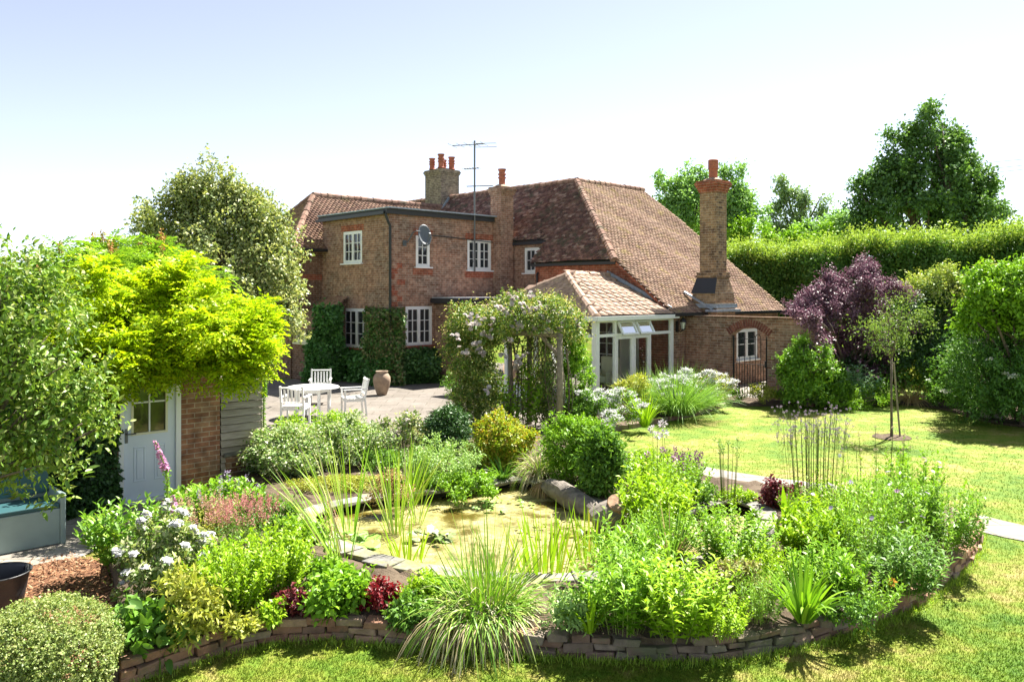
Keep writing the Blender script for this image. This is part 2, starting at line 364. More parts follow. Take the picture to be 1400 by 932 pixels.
# ------------------------------------------------------------------ setting
def inpoly(P, poly):
    P = np.asarray(P, float); x, y = P[..., 0], P[..., 1]; ins = np.zeros(x.shape, bool)
    q = [np.asarray(p)[:2] for p in poly]; k = len(q)
    for i in range(k):
        x1, y1 = q[i]; x2, y2 = q[(i+1) % k]
        c = ((y1 > y) != (y2 > y)); ins ^= c & (x < (x2-x1)*(y-y1)/((y2-y1) if y2 != y1 else 1e-9)+x1)
    return ins
def smooth_loop(poly, n=3):
    p = [np.asarray(q)[:2] for q in poly]
    for _ in range(n):
        o = []
        for i in range(len(p)):
            a, b = p[i], p[(i+1) % len(p)]; o += [a*.75+b*.25, a*.25+b*.75]
        p = o
    return p
def smooth_line(pts, n=3):
    p = [np.asarray(q, float) for q in pts]
    for _ in range(n):
        o = [p[0]]
        for i in range(len(p)-1): o += [p[i]*.75+p[i+1]*.25, p[i]*.25+p[i+1]*.75]
        p = o+[p[-1]]
    return p
def resample(pts, step):
    P = np.array(pts, float); d = np.r_[0, np.cumsum(np.linalg.norm(np.diff(P, axis=0), axis=1))]
    k = max(int(d[-1]/step), 1); s = np.linspace(0, d[-1], k+1)
    return np.stack([np.interp(s, d, P[:, i]) for i in range(P.shape[1])], 1)
def sheet(name, poly, z, mat, holes=(), step=None, bump=0.0, kind='structure', seed=1, skirt=0):
    rng = np.random.default_rng(seed)
    outl = [np.asarray(p)[:2] for p in poly]; V = [tuple(p) for p in outl]; E = [(i, (i+1) % len(V)) for i in range(len(V))]
    for h in holes:
        n = len(V); V += [tuple(np.asarray(p)[:2]) for p in h]; E += [(n+i, n+(i+1) % len(h)) for i in range(len(h))]
    nb = len(V)
    if step:
        A = np.array(outl); mn, mx = A.min(0), A.max(0)
        gx, gy = np.meshgrid(np.arange(mn[0], mx[0], step), np.arange(mn[1], mx[1], step)); P = np.stack([gx.ravel(), gy.ravel()], 1)
        P += rng.uniform(-.3, .3, P.shape)*step; k = inpoly(P, outl)
        for h in holes: k &= ~inpoly(P, h)
        V += [tuple(p) for p in P[k]]
    vo, eo, fo, ov, oe, of = delaunay_2d_cdt([Vector(v) for v in V], E, [], 0, 1e-5)
    vo = np.array([tuple(v) for v in vo]); cen = np.array([vo[list(f)].mean(0) for f in fo])
    k = inpoly(cen, outl)
    for h in holes: k &= ~inpoly(cen, h)
    mb = MB(); zz = np.full(len(vo), z)
    if bump:
        edge = np.array([any(i < nb for i in lst) for lst in ov]); zz = z+np.where(edge, 0, rng.uniform(0, bump, len(vo)))
    mb.v = [(x, y, q) for (x, y), q in zip(vo, zz)]; mb.f = [tuple(f) for f, q in zip(fo, k) if q]
    if skirt:
        for i in range(len(outl)):
            a, b = outl[i], outl[(i+1) % len(outl)]; mb.face([(*a, z), (*b, z), (*b, z-skirt), (*a, z-skirt)])
    o = mb.build(name, mat, None, base=(outl[0][0], outl[0][1], 0)); tag(o, kind=kind); return o

gm = MB(); S = 500.0
gm.face([(-S, -S, 0), (S, -S, 0), (S, S, 0), (-S, S, 0)])
tag(gm.build('ground', M['lawn']), kind='structure')

# raised round bed with the pond in it
BZ = .20
front_px = [(148, 960), (160, 938), (230, 915), (310, 888), (420, 868), (520, 876), (640, 886), (780, 896), (900, 901), (1000, 898), (1080, 884), (1160, 862), (1240, 832), (1300, 790), (1335, 748), (1330, 720)]
back_px = [(1275, 704), (1180, 690), (1090, 681), (1010, 674), (950, 664), (880, 640), (800, 612), (720, 606), (660, 612), (590, 612), (500, 622), (420, 632), (350, 645), (320, 668), (255, 700), (185, 722), (143, 752), (160, 820), (163, 880)]
front_line = [G(*p)[:2] for p in front_px]; back_line = [G(*p)[:2] for p in back_px]
BED = smooth_loop(front_line+back_line, 2)
pond_px = [(398, 716), (480, 694), (570, 684), (650, 675), (712, 662), (757, 674), (800, 692), (850, 716), (905, 722), (945, 704), (1000, 690), (1050, 705), (1068, 728), (1030, 770), (930, 800), (800, 815), (680, 818), (560, 800), (480, 780), (415, 750)]
POND = smooth_loop([G(*p, .06)[:2] for p in pond_px], 2)
sheet('bed_soil', BED, BZ-.03, M['soil'], [POND], .14, .07, skirt=.17)
sheet('pond_water', POND, .07, M['algae'], seed=3)
mb = MB()
for i in range(len(POND)):
    a, b = POND[i], POND[(i+1) % len(POND)]; mb.face([(*a, .0), (*b, .0), (*b, BZ-.02), (*a, BZ-.02)])
o = mb.build('pond_liner', M['liner'], None, base=(*POND[0], 0)); tag(o, 'black rubber pond liner hanging down round the algae covered pond', 'pond liner')

def stone_run(name, label, cat, line, mat, L, w, h, z0, seed, rows=1, jit=.012, inset=0.0, cap=None):
    rng = np.random.default_rng(seed); mb = MB()
    for r in range(rows):
        P = resample(line, .03); d = np.r_[0, np.cumsum(np.linalg.norm(np.diff(P, axis=0), axis=1))]; s = -L*.5*(r % 2)
        while s < d[-1]:
            l = L*rng.uniform(.75, 1.2)
            p, q = [np.array((np.interp(x, d, P[:, 0]), np.interp(x, d, P[:, 1]))) for x in (max(s+.006, 0), min(s+l-.006, d[-1]))]
            if np.linalg.norm(q-p) > .06 and not (r == rows-1 and rows > 1 and rng.random() < .10):
                t = (q-p)/np.linalg.norm(q-p); n = np.array((-t[1], t[0])); c = (p+q)/2+n*(inset+rng.uniform(-jit, jit))
                ww = w*rng.uniform(.85, 1.15); hh = h*rng.uniform(.92, 1.04); yaw = rng.uniform(-.05, .05); t2 = np.array((t[0]-n[0]*yaw, t[1]-n[1]*yaw)); n2 = np.array((-t2[1], t2[0]))
                ex = np.array((*t2, rng.uniform(-.02, .02)))*np.linalg.norm(q-p)/2; ey = np.array((*n2, rng.uniform(-.03, .03)))*ww/2; ez = np.array((0, 0, hh/2))
                k = len(mb.v); mb.box((*c, z0+r*h+hh/2), ex, ey, ez)
                mb.v[k:] = [tuple(np.array(v)+rng.uniform(-jit, jit, 3)*.6) for v in mb.v[k:]]
            s += l
    o = mb.build(name, mat, None, base=(*np.asarray(line[0])[:2], 0), bevel=.008); tag(o, label, cat); return o
fl = smooth_line(front_line[1:], 3)
cut = len(fl)
seg = lambda a, b: fl[int(a*cut):int(b*cut)]
stone_run('brick_edging', 'low weathered brick edging wall at the left front of the raised bed', 'edging wall', seg(0, .42), M['edge_brick'], .23, .12, .066, 0, 3, 3, .020)
stone_run('stone_edging', 'low wall of pale stone blocks and bricks under the leafy front of the raised bed', 'edging wall', seg(.405, .70), M['edge_stone'], .22, .13, .063, 0, 4, 3, .03)
stone_run('brick_edging', 'brown brick edging wall curving round the right side of the raised bed', 'edging wall', seg(.69, 1.0), M['edge_brick'], .24, .14, .066, 0, 5, 3, .028)
pl = [p for p in POND]+[POND[0]]
stone_run('stone_coping', 'ring of flat grey stone slabs round the pond edge', 'coping', pl, M['stone'], .36, .25, .045, BZ-.025, 6, 1, .02, inset=-.10)

# paved areas
patio = [G(300, 650)[:2], G(350, 641)[:2], G(450, 626)[:2], G(560, 608)[:2], G(650, 606)[:2], G(720, 600)[:2], G(800, 596)[:2], H(1.5, 7.6)[:2], H(4, 5)[:2], H(5.2, .2)[:2], H(.3, .3)[:2], H(.3, -3)[:2], H(-1.5, -4)[:2], H(-6, -4)[:2], H(-8.5, 1)[:2], np.array((-7.5, 15.0)), np.array((-4.6, 13.6))]
sheet('patio', patio, .006, M['patio'], step=1.2, bump=.0)
path = smooth_line([G(880, 628), G(960, 646), G(1020, 656), G(1100, 666), G(1180, 678), G(1260, 694), G(1340, 716), G(1420, 734), G(1600, 756)], 2)
def band(line, w):
    P = np.array([np.asarray(p)[:2] for p in line]); d = np.gradient(P, axis=0); n = np.stack([-d[:, 1], d[:, 0]], 1); n /= np.linalg.norm(n, axis=1)[:, None]
    return [p for p in P+n*w/2]+[p for p in (P-n*w/2)[::-1]]
PATH = band(path, .75)
sheet('path', PATH, .010, M['path'], step=.5, bump=.004)
gate_path = [H(5.35, 7.75)[:2], H(5.35, 10.6)[:2], H(11, 10.6)[:2], H(11, 7.75)[:2]]
sheet('paving', gate_path, .006, M['path'], step=.5, bump=.003)
mulch = [G(150, 1000)[:2], G(163, 880)[:2], G(160, 820)[:2], G(143, 770)[:2], G(100, 764)[:2], G(20, 780)[:2], G(-120, 800)[:2], G(-160, 1000)[:2]]
sheet('mulch_bed', mulch, .02, M['mulch'], step=.12, bump=.035, skirt=.03)
pave = [G(140, 750)[:2], G(180, 722)[:2], G(250, 700)[:2], G(262, 682)[:2], G(100, 700)[:2], G(-60, 735)[:2], G(-90, 800)[:2], G(20, 782)[:2], G(100, 766)[:2]]
sheet('stepping_pavement', pave, .012, M['path'], step=.4, bump=.012)
# border beds
fb_line = [G(770, 592), G(800, 593), G(850, 588), G(900, 578), (G(960, 566)), G(1000, 552)]
front_bed = [p[:2] for p in smooth_line(fb_line, 2)]+[H(5.3, 9.2)[:2], H(4.6, 7.9)[:2], H(.8, 7.9)[:2], G(750, 575)[:2]]
sheet('border_soil', front_bed, .08, M['soil'], step=.3, bump=.05, skirt=.09)
rb = smooth_line([G(1000, 556), G(1060, 555), G(1130, 553), G(1240, 552), G(1300, 562), G(1345, 578), G(1450, 590), G(1700, 600)], 2)
right_bed = [p[:2] for p in rb]+[np.array((26, 19)), np.array((22, 30)), H(8, 13)[:2], H(5.4, 12.5)[:2], H(5.3, 9.2)[:2]]
sheet('border_soil', right_bed, .05, M['soil'], step=.6, bump=.05, skirt=.06)
stone_run('border_kerb', 'low grey stone kerb between the lawn and the conservatory flower border', 'kerb', [p[:2] for p in smooth_line(fb_line, 3)], M['edge_stone'], .30, .12, .11, 0, 8, 1)
LAWN_HOLES = [BED, patio, PATH, mulch, pave, front_bed, right_bed]
tree_bed = [G(1219, 598)[:2]+np.array((math.cos(a), math.sin(a)))*.38 for a in np.linspace(0, 6.28, 14)[:-1]]
sheet('tree_pit', tree_bed, .012, M['soil'], step=.1, bump=.03); LAWN_HOLES.append(tree_bed)

# ------------------------------------------------------------------ wall, window and roof builders
def wall(mb, p0, d, L, z0, z1, holes=(), inward=(0, 0, 0), reveal=.11):
    p0 = np.asarray(p0, float); p0 = np.array((p0[0], p0[1], 0)); d = np.asarray(d, float); iw = np.asarray(inward, float)
    xs = sorted({0, L, *[h[0] for h in holes], *[h[1] for h in holes]}); zs = sorted({z0, z1, *[h[2] for h in holes], *[h[3] for h in holes]})
    for i in range(len(xs)-1):
        for j in range(len(zs)-1):
            cx, cz = (xs[i]+xs[i+1])/2, (zs[j]+zs[j+1])/2
            if any(h[0] < cx < h[1] and h[2] < cz < h[3] for h in holes): continue
            mb.face([p0+d*xs[i]+Z3*zs[j], p0+d*xs[i+1]+Z3*zs[j], p0+d*xs[i+1]+Z3*zs[j+1], p0+d*xs[i]+Z3*zs[j+1]])
    for a, b, c, e in holes:
        q = [p0+d*a+Z3*c, p0+d*b+Z3*c, p0+d*b+Z3*e, p0+d*a+Z3*e]
        for i in range(4): mb.face([q[i], q[(i+1) % 4], q[(i+1) % 4]+iw*reveal, q[i]+iw*reveal])
def window(parent, p0, d, inward, hole, cas=2, cols=2, rows=3, mat=None, sill=True, depth=.05, fw=.055, name='window', label=None, gap=0):
    p0 = np.asarray(p0, float); p0 = np.array((p0[0], p0[1], 0)); d = np.asarray(d, float); iw = np.asarray(inward, float); mat = mat or M['white']
    a, b, c, e = hole; mb = MB(); P = lambda s, z, k: p0+d*s+Z3*z+iw*k
    def fr(a, b, c, e, w, k, dep):
        mb.box(P((a+b)/2, c+w/2, k), d*(b-a)/2, iw*dep/2, Z3*w/2); mb.box(P((a+b)/2, e-w/2, k), d*(b-a)/2, iw*dep/2, Z3*w/2)
        mb.box(P(a+w/2, (c+e)/2, k), d*w/2, iw*dep/2, Z3*((e-c)/2-w)); mb.box(P(b-w/2, (c+e)/2, k), d*w/2, iw*dep/2, Z3*((e-c)/2-w))
    fr(a+.004, b-.004, c+.004, e-.004, fw, depth, .07)
    wd = (b-a-2*fw)/cas; panes = []
    for i in range(cas):
        x0, x1 = a+fw+i*wd+.004, a+fw+(i+1)*wd-.004; fr(x0, x1, c+fw+.004, e-fw-.004, .05, depth-.012, .06)
        i0, i1, j0, j1 = x0+.05, x1-.05, c+fw+.054, e-fw-.054
        for q in range(1, cols): mb.box(P(i0+(i1-i0)*q/cols, (j0+j1)/2, depth-.012), d*.011, iw*.018, Z3*(j1-j0)/2)
        for q in range(1, rows): mb.box(P((i0+i1)/2, j0+(j1-j0)*q/rows, depth-.014), d*(i1-i0)/2, iw*.016, Z3*.011)
        panes.append((i0, i1, j0, j1))
    w = mb.build(name, mat, parent)
    if label: w['label'] = label
    for (i0, i1, j0, j1) in panes:
        g = MB()
        for q in range(cols):                      # each light of leaded or barred glass sits at its own tiny tilt
            for r in range(rows):
                u0, u1 = i0+(i1-i0)*q/cols, i0+(i1-i0)*(q+1)/cols; v0, v1 = j0+(j1-j0)*r/rows, j0+(j1-j0)*(r+1)/rows
                t1, t2 = random.uniform(-.004, .004), random.uniform(-.004, .004)
                g.face([P(u0, v0, depth+t1), P(u1, v0, depth+t2), P(u1, v1, depth-t1), P(u0, v1, depth-t2)])
        g.build('pane', M['pane'], w)
    if sill:
        s = MB(); s.box(P((a+b)/2, c-.02, -.02), d*((b-a)/2+.06), iw*.07, Z3*.022); s.build('sill', M['brick_red'] if sill == 'brick' else mat, w)
    return w
def roof(name, parent, poly, mat, tw=.17, exposure=.10, thick=.014, seed=1, jit=.006, label=None, deck=True):
    rng = np.random.default_rng(seed); P = np.array(poly, float); n = np.zeros(3)
    for i in range(1, len(P)-1): n += np.cross(P[i]-P[0], P[i+1]-P[0])
    n /= np.linalg.norm(n); n = n if n[2] > 0 else -n
    h = np.cross(Z3, n); h /= np.linalg.norm(h); s = np.cross(n, h); o = P[0]
    Q = np.stack([(P-o)@h, (P-o)@s], 1); dm = MB(); dm.face([p-n*.02 for p in P]); d = dm.build(name, M['dark_felt'], parent)
    if label: d['label'] = label
    mn, mx = Q.min(0), Q.max(0); rows = int((mx[1]-mn[1])/exposure)+2; cols = int((mx[0]-mn[0])/tw)+2
    r, c = np.meshgrid(np.arange(rows), np.arange(cols), indexing='ij'); x = mn[0]+(c+.5*(r % 2))*tw; y = mn[1]+r*exposure
    C = np.stack([x.ravel(), (y+exposure*.5).ravel()], 1); k = inpoly(C, Q); C = C[k]; m = len(C)
    if name == 'roof':
        sag = 0.02*np.sin(C[:, 0]*.9)+.012*np.sin(C[:, 0]*2.3+C[:, 1]*1.7)
    else: sag = np.zeros(m)
    L = exposure*1.5; cx = C[:, 0]; y0 = C[:, 1]-exposure*.5+rng.uniform(-.4, .4, m)*jit*1.5; y1 = y0+L; hw = tw/2-.002
    zb = thick*2+rng.uniform(-.3, 1, m)*jit+sag; zt = thick*.6+sag; tl = rng.uniform(-1, 1, m)*jit*.8
    def pt(dx, yy, zz): return o+np.outer(cx+dx, h)+np.outer(yy, s)+np.outer(zz, n)
    V = np.stack([pt(-hw, y0, zb+tl), pt(hw, y0, zb-tl), pt(hw, y1, zt), pt(-hw, y1, zt), pt(-hw, y0, zb+tl-thick), pt(hw, y0, zb-tl-thick), pt(hw, y1, zt-thick), pt(-hw, y1, zt-thick)], 1).reshape(-1, 3)
    b = (np.arange(m)*8)[:, None, None]; F = (b+np.array([[0, 1, 2, 3], [4, 5, 1, 0], [5, 6, 2, 1], [7, 4, 0, 3]])[None]).reshape(-1, 4)
    quads_mesh('roof_tiles', V, F, mat, d); return d
def ridge(name, parent, p0, p1, r, mat, seed=1, L=.30, steps=5):
    rng = np.random.default_rng(seed); p0 = np.asarray(p0, float); p1 = np.asarray(p1, float); D = np.linalg.norm(p1-p0); t = (p1-p0)/D
    sd = np.cross(t, Z3); sd /= np.linalg.norm(sd); up = np.cross(sd, t); mb = MB(); k = max(int(D/L), 1)
    for i in range(k):
        a = p0+t*D*i/k; b = p0+t*D*(i+1.08)/k; rr = r*rng.uniform(.92, 1.08); lift = up*rng.uniform(-.01, .012); n0 = len(mb.v)
        for q, kk in ((a, rr*1.08), (b, rr*.9)):
            for j in range(steps+1):
                an = math.pi*(.5+(j/steps-.5)*1.15); mb.v.append(tuple(q+lift+sd*math.cos(an)*kk+up*(math.sin(an)*kk-.45*kk)))
        for j in range(steps): mb.f.append((n0+j, n0+j+1, n0+steps+2+j, n0+steps+1+j))
        mb.f.append(tuple(range(n0, n0+steps+1)))
    return mb.build(name, mat, parent, uv=False)
def pot(parent, c, h, r, style=0, mat=None):
    if style == 0: pr = [(r*1.0, 0), (r*1.05, .06*h), (r*.82, .1*h), (r*.8, .42*h), (r*1.02, .45*h), (r*1.02, .52*h), (r*.8, .55*h), (r*.8, .62*h), (r*1.02, .65*h), (r*1.02, .72*h), (r*.8, .75*h), (r*.8, .86*h), (r*1.0, .92*h), (r*1.05, h), (r*.6, h), (r*.6, .9*h)]
    else: pr = [(r*.95, 0), (r*.95, .5*h), (r*1.12, .52*h), (r*1.12, .96*h), (r*.9, h), (r*.5, h), (r*.5, .9*h)]
    mb = MB(); mb.lathe(c, pr, 14); return mb.build('chimney_pot', mat or M['terracotta'], parent, uv=False)

# ------------------------------------------------------------------ the house
house = empty('brick_house', 'rambling brown brick house with clay tiled roofs, tall chimneys and white casement windows', 'house', H(0, 0))
# flat-roofed block
FZ = 5.55; BL = 4.1; BA = 5.25
wb = MB(); pl0 = H(0, 0)
def hole_px(p0, d, x0, x1, y0, y1):
    xm = (x0+x1)/2; s0 = onwall(p0, d, x0); s1 = onwall(p0, d, x1); z1 = onwall(p0, d, xm, y0)[1]; z0 = onwall(p0, d, xm, y1)[1]
    return (s0, s1, z0, z1)
hl1 = hole_px(pl0, -T3, 495, 469, 316, 360); hl2 = hole_px(pl0, -T3, 505.5, 469, 421.5, 475.5)
wall(wb, pl0, -T3, BL, 0, FZ, [hl1, hl2], U3)
hr1 = hole_px(pl0, U3, 568.5, 588, 322, 365); hr2 = hole_px(pl0, U3, 639, 671.5, 328, 369.5); hr3 = hole_px(pl0, U3, 554.5, 591, 418.5, 472)
wall(wb, pl0, U3, BA, 0, FZ, [hr1, hr2, hr3], -T3)
wb.face([H(0, -BL, 0), H(BA, -BL, 0), H(BA, -BL, FZ), H(0, -BL, FZ)])
wb.build('wall', M['brick'], house)
window(house, pl0, -T3, U3, hl1, 2, 2, 3); window(house, pl0, -T3, U3, hl2, 2, 2, 3, sill='brick')
window(house, pl0, U3, -T3, hr1, 1, 2, 3, label='narrow upper casement window behind the satellite dish'); window(house, pl0, U3, -T3, hr2, 2, 2, 3); window(house, pl0, U3, -T3, hr3, 2, 2, 3, sill='brick')
fb = MB(); th = .17
fb.box(H(BA/2-.05, .06, FZ+th/2), U3*(BA/2+.12), T3*.05, Z3*th/2); fb.box(H(-.06, -BL/2-.02, FZ+th/2+.002), T3*(BL/2+.09), U3*.05, Z3*th/2)
fb.build('fascia', M['dark_felt'], house)
lt = MB(); lt.box(H(BA/2, -BL/2+.08, FZ+th+.02), U3*(BA/2+.16), T3*(BL/2+.16), Z3*.02); lt.build('flat_roof', M['lead'], house)
gt = MB(); gt.bar(H(-.17, .0, FZ+.03), H(-.17, -BL-.1, FZ+.01), .12, .10); gt.build('gutter', M['black'], house)
dp = MB(); dp.tube([H(-.17, .02, FZ), H(-.1, .07, FZ-.25), H(-.02, .08, FZ-.4), H(-.02, .08, .1)], .045, 8); dp.build('downpipe', M['black'], house, uv=False)
for p0, d, hh, iw in ((pl0, U3, hr1, -T3), (pl0, U3, hr2, -T3), (pl0, -T3, hl1, U3)):
    w = (hh[1]-hh[0]); a = np.asarray(p0)+d*(hh[0]+hh[1])/2; a[2] = 0
    rd = MB(); rd.box(a+Z3*(hh[3]+.11)-iw*.004, d*(w/2+.1), iw*.006, Z3*.10); rd.build('red_brick_lintel', M['brick_red'], house)
    if d is U3: rd = MB(); rd.box(a+Z3*(hh[2]-.16)-iw*.004, d*(w/2+.12), iw*.006, Z3*.11); rd.build('red_brick_band', M['brick_red'], house)
rd = MB()
for j in range(30):                                           # toothed red quoin bricks at the corner
    z = .1+j*.18; w = .22 if j % 2 else .34
    if 2.6 < z < 3.9: rd.box(H(w/2+.3*(j % 3 == 0), .0, z), U3*w/2, T3*.007, Z3*.085)
rd.build('red_brick_quoin', M['brick_red'], house)
pp = MB(); pp.tube([H(1.35, .03, 4.93), H(2.2, .03, 4.92), H(4.78, .03, 4.80), H(4.80, .03, 2.0)], .018, 6); pp.build('pipe', M['black'], house, uv=False)

# chimney rising from the inner corner
def stack(name, c, wa, wt, z0, z1, mat, cap, label, pots, capmat=None):
    mb = MB(); mb.box(H(c[0], c[1], (z0+z1-.1)/2), U3*wa/2, T3*wt/2, Z3*(z1-.1-z0)/2); s = mb.build(name, mat, house)
    s['label'] = label; cp = MB(); z = z1-cap*.075-.06
    for i in range(cap):
        e = .03*(i+1); cp.box(H(c[0], c[1], z+i*.075+.0375), U3*(wa/2+e), T3*(wt/2+e), Z3*.0374)
    e = .03*(cap-1); cp.box(H(c[0], c[1], z+cap*.075+.03), U3*(wa/2+e), T3*(wt/2+e), Z3*.03)
    cp.build('chimney_cap', capmat or M['brick_red'], s)
    ztop = z+cap*.075+.06; fl = MB(); b = [H(c[0]+i*wa/2*.9, c[1]+j*wt/2*.9, ztop) for i, j in ((-1, -1), (1, -1), (1, 1), (-1, 1))]; t = [H(c[0]+i*wa/2*.45, c[1]+j*wt/2*.45, ztop+.1) for i, j in ((-1, -1), (1, -1), (1, 1), (-1, 1))]
    fl.hexa(b, t); fl.build('flaunching', M['terracotta_pale'], s)
    for (da, dt, h, r, st) in pots: pot(s, H(c[0]+da, c[1]+dt, ztop+.05), h, r, st)
    return s
ck = stack('chimney', (4.86, .16), .62, .55, 0, 6.82, M['brick'], 3, 'slim brick chimney with one ribbed clay pot rising from the inner corner', [(0, 0, .62, .145, 0)], M['brick'])
# back wing on the left
ww = MB(); ww.face([H(-1.25, -BL, 0), H(0, -BL, 0), H(0, -BL, 4.58), H(-1.25, -BL, 4.58)]); ww.face([H(-1.25, -BL, 0), H(-1.25, -7.6, 0), H(-1.25, -7.6, 4.58), H(-1.25, -BL, 4.58)])
ww.face([H(-1.25, -7.6, 0), H(7, -7.6, 0), H(7, -7.6, 4.58), H(-1.25, -7.6, 4.58)]); ww.build('wall', M['brick_dark'], house)
band_ = MB(); band_.box(H(-.62, -BL+.005, 3.55), U3*.6, T3*.006, Z3*.10); band_.build('red_brick_band', M['brick_red'], house)
roof('roof', house, [H(-1.45, -3.8, 4.5), H(7, -3.8, 4.5), H(7, -5.8, 6.73), H(.6, -5.8, 6.73)], M['tile_wing'], seed=2)
roof('roof', house, [H(-1.45, -3.8, 4.5), H(.6, -5.8, 6.73), H(-1.45, -7.8, 4.5)], M['tile_wing'], seed=3)
mb = MB(); mb.face([H(-1.45, -7.8, 4.5), H(7, -7.8, 4.5), H(7, -5.8, 6.7), H(.6, -5.8, 6.7)]); mb.build('roof_slope', M['dark_felt'], house)
ridge('hip_tiles', house, H(-1.45, -3.8, 4.5), H(.6, -5.8, 6.75), .12, M['tile_ridge'], 4); ridge('hip_tiles', house, H(-1.45, -7.8, 4.5), H(.6, -5.8, 6.75), .12, M['tile_ridge'], 5)
ridge('ridge_tiles', house, H(.6, -5.8, 6.76), H(7.2, -5.8, 6.76), .12, M['tile_ridge'], 6)
gt = MB(); gt.bar(H(-1.5, -3.76, 4.5), H(-.02, -3.76, 4.5), .1, .1); gt.build('gutter', M['black'], house)
vp = MB(); vp.tube([H(2.2, -2.6, 5.6), H(2.2, -2.6, 6.05)], .05, 8); vp.build('vent_pipe', M['lead'], house, uv=False); vp = MB(); vp.tube([H(.9, -3.6, 5.6), H(.9, -3.6, 5.92)], .04, 8); vp.build('vent_pipe', M['lead'], house, uv=False)
# lean-to with the cream window
lean = MB(); lw0 = H(-1.2, -2.55)
hle = hole_px(lw0, -T3, 429, 404, 447, 469)
wall(lean, lw0, -T3, 2.6, 0, 1.86, [hle], U3); lean.face([H(-1.2, -2.55, 0), H(-.01, -2.55, 0), H(-.01, -2.55, 2.75), H(-1.2, -2.55, 1.86)]); lean.build('wall', M['brick_dark'], house)
window(house, lw0, -T3, U3, hle, 2, 2, 2, M['cream'], label='cream painted window under the lean-to roof')
roof('roof', house, [H(-1.4, -2.45, 1.76), H(-.01, -2.45, 2.85), H(-.01, -5.2, 2.85), H(-1.4, -5.2, 1.76)], M['tile_wing'], seed=8, label='small tiled lean-to roof')
# flat roofed porch on the garden side
pr = MB(); pr.face([H(1.85, .01, 0), H(1.85, 1.25, 0), H(1.85, 1.25, 2.62), H(1.85, .01, 2.62)]); pr.face([H(1.85, 1.25, 0), H(4.4, 1.25, 0), H(4.4, 1.25, 2.62), H(1.85, 1.25, 2.62)])
pr.build('porch_wall', M['brick'], house)
pf = MB(); pf.box(H(3.45, .74, 2.73), U3*1.8, T3*.70, Z3*.08); pfo = pf.build('porch_roof', M['dark_felt'], house); pf = MB(); pf.box(H(3.45, .73, 2.83), U3*1.75, T3*.66, Z3*.018); pf.build('roof_sheet', M['felt_top'], pfo)
# main range: wall facing left, gable end wall with sloping verge, garden front
mw = MB(); m0 = H(5.25, 0)
hm = hole_px(m0, T3, 717, 748, 338, 373)
wall(mw, m0, T3, 2.2, 0, 4.9, [hm], U3); mw.face([H(5.25, 2.2, 0), H(4.5, 2.2, 0), H(4.5, 2.2, 4.2), H(5.25, 2.2, 4.9)])
mw.build('wall', M['brick'], house)
window(house, m0, T3, U3, hm, 2, 2, 2)
def zR(t): return 4.02-.755*(t-5.82)                            # height of the garden-side roof slope
gw = MB(); gw.face([H(4.5, 2.2, 0), H(4.5, 7.75, 0), H(4.5, 7.75, zR(7.75)-.10), H(4.5, 5.9, 3.9), H(4.5, 2.2, 3.9)]); gw.build('gable_wall', M['brick_red'], house)
fw_ = MB(); f0 = H(4.5, 7.75); hf = hole_px(f0, U3, 1007, 1040, 449, 491)
hf = (hf[0], hf[0]+1.35, hf[2], hf[3])
wall(fw_, f0, U3, 6.4, 0, 2.42, [hf], -T3); fw_.face([H(10.9, 7.75, 0), H(10.9, -4, 0), H(10.9, -4, 2.4), H(10.9, 1.62, 6.9), H(10.9, 7.75, 2.4)]); fw_.build('wall', M['brick'], house)
window(house, f0, U3, -T3, hf, 2, 1, 2)
TE = 7.98
roof('roof', house, [H(5.1, -11, 4.865), H(5.1, 2.15, 4.865), H(4.3, 2.15, 4.02), H(4.3, 5.82, 4.02), H(7.3, 1.62, 7.19), H(7.3, -11, 7.19)], M['tile_left'], seed=11, jit=.014, label='dark mossy tiled roof slope facing the patio')
roof('roof', house, [H(4.3, 5.82, 4.02), H(4.3, TE, zR(TE)), H(11.1, TE, zR(TE)), H(11.35, 1.62, 7.19), H(7.3, 1.62, 7.19)], M['tile_right'], seed=12, jit=.008, label='long sunlit catslide roof slope')
mb = MB(); mb.face([H(7.3, 1.62, 7.16), H(11.35, 1.62, 7.16), H(11.35, -4.6, 2.5), H(7.3, -4.6, 2.5)]); mb.face([H(7.3, 1.62, 7.16), H(7.3, -11, 7.16), H(11.2, -11, 3.0), H(11.2, 1.62, 3.0)]); mb.build('roof_slope', M['dark_felt'], house)
ridge('ridge_tiles', house, H(7.3, 1.62, 7.2), H(7.3, -11, 7.2), .13, M['tile_ridge'], 14); ridge('ridge_tiles', house, H(7.3, 1.62, 7.2), H(11.35, 1.62, 7.2), .13, M['tile_ridge'], 15)
ridge('hip_tiles', house, H(4.28, 5.85, 4.03), H(7.3, 1.62, 7.2), .13, M['tile_ridge'], 16, .16)
vg = MB(); vg.bar(H(4.36, 5.84, 3.93), H(4.36, TE, zR(TE)-.09), .05, .10); vg.build('verge', M['brick_red'], house)
ev = MB(); ev.bar(H(5.16, -.0, 4.77), H(5.16, 2.15, 4.77), .08, .12); ev.bar(H(4.38, 2.15, 3.93), H(4.38, 5.8, 3.93), .08, .10); ev.bar(H(4.38, 2.12, 3.95), H(5.16, 2.12, 4.75), .06, .10); ev.build('eaves_board', M['dark_felt'], house)
gt = MB(); gt.bar(H(4.25, TE+.07, zR(TE)-.03), H(5.95, TE+.07, zR(TE)-.03), .11, .09); gt.bar(H(7.0, TE+.07, zR(TE)-.03), H(11.2, TE+.07, zR(TE)-.03), .11, .09); gt.build('gutter', M['black'], house)
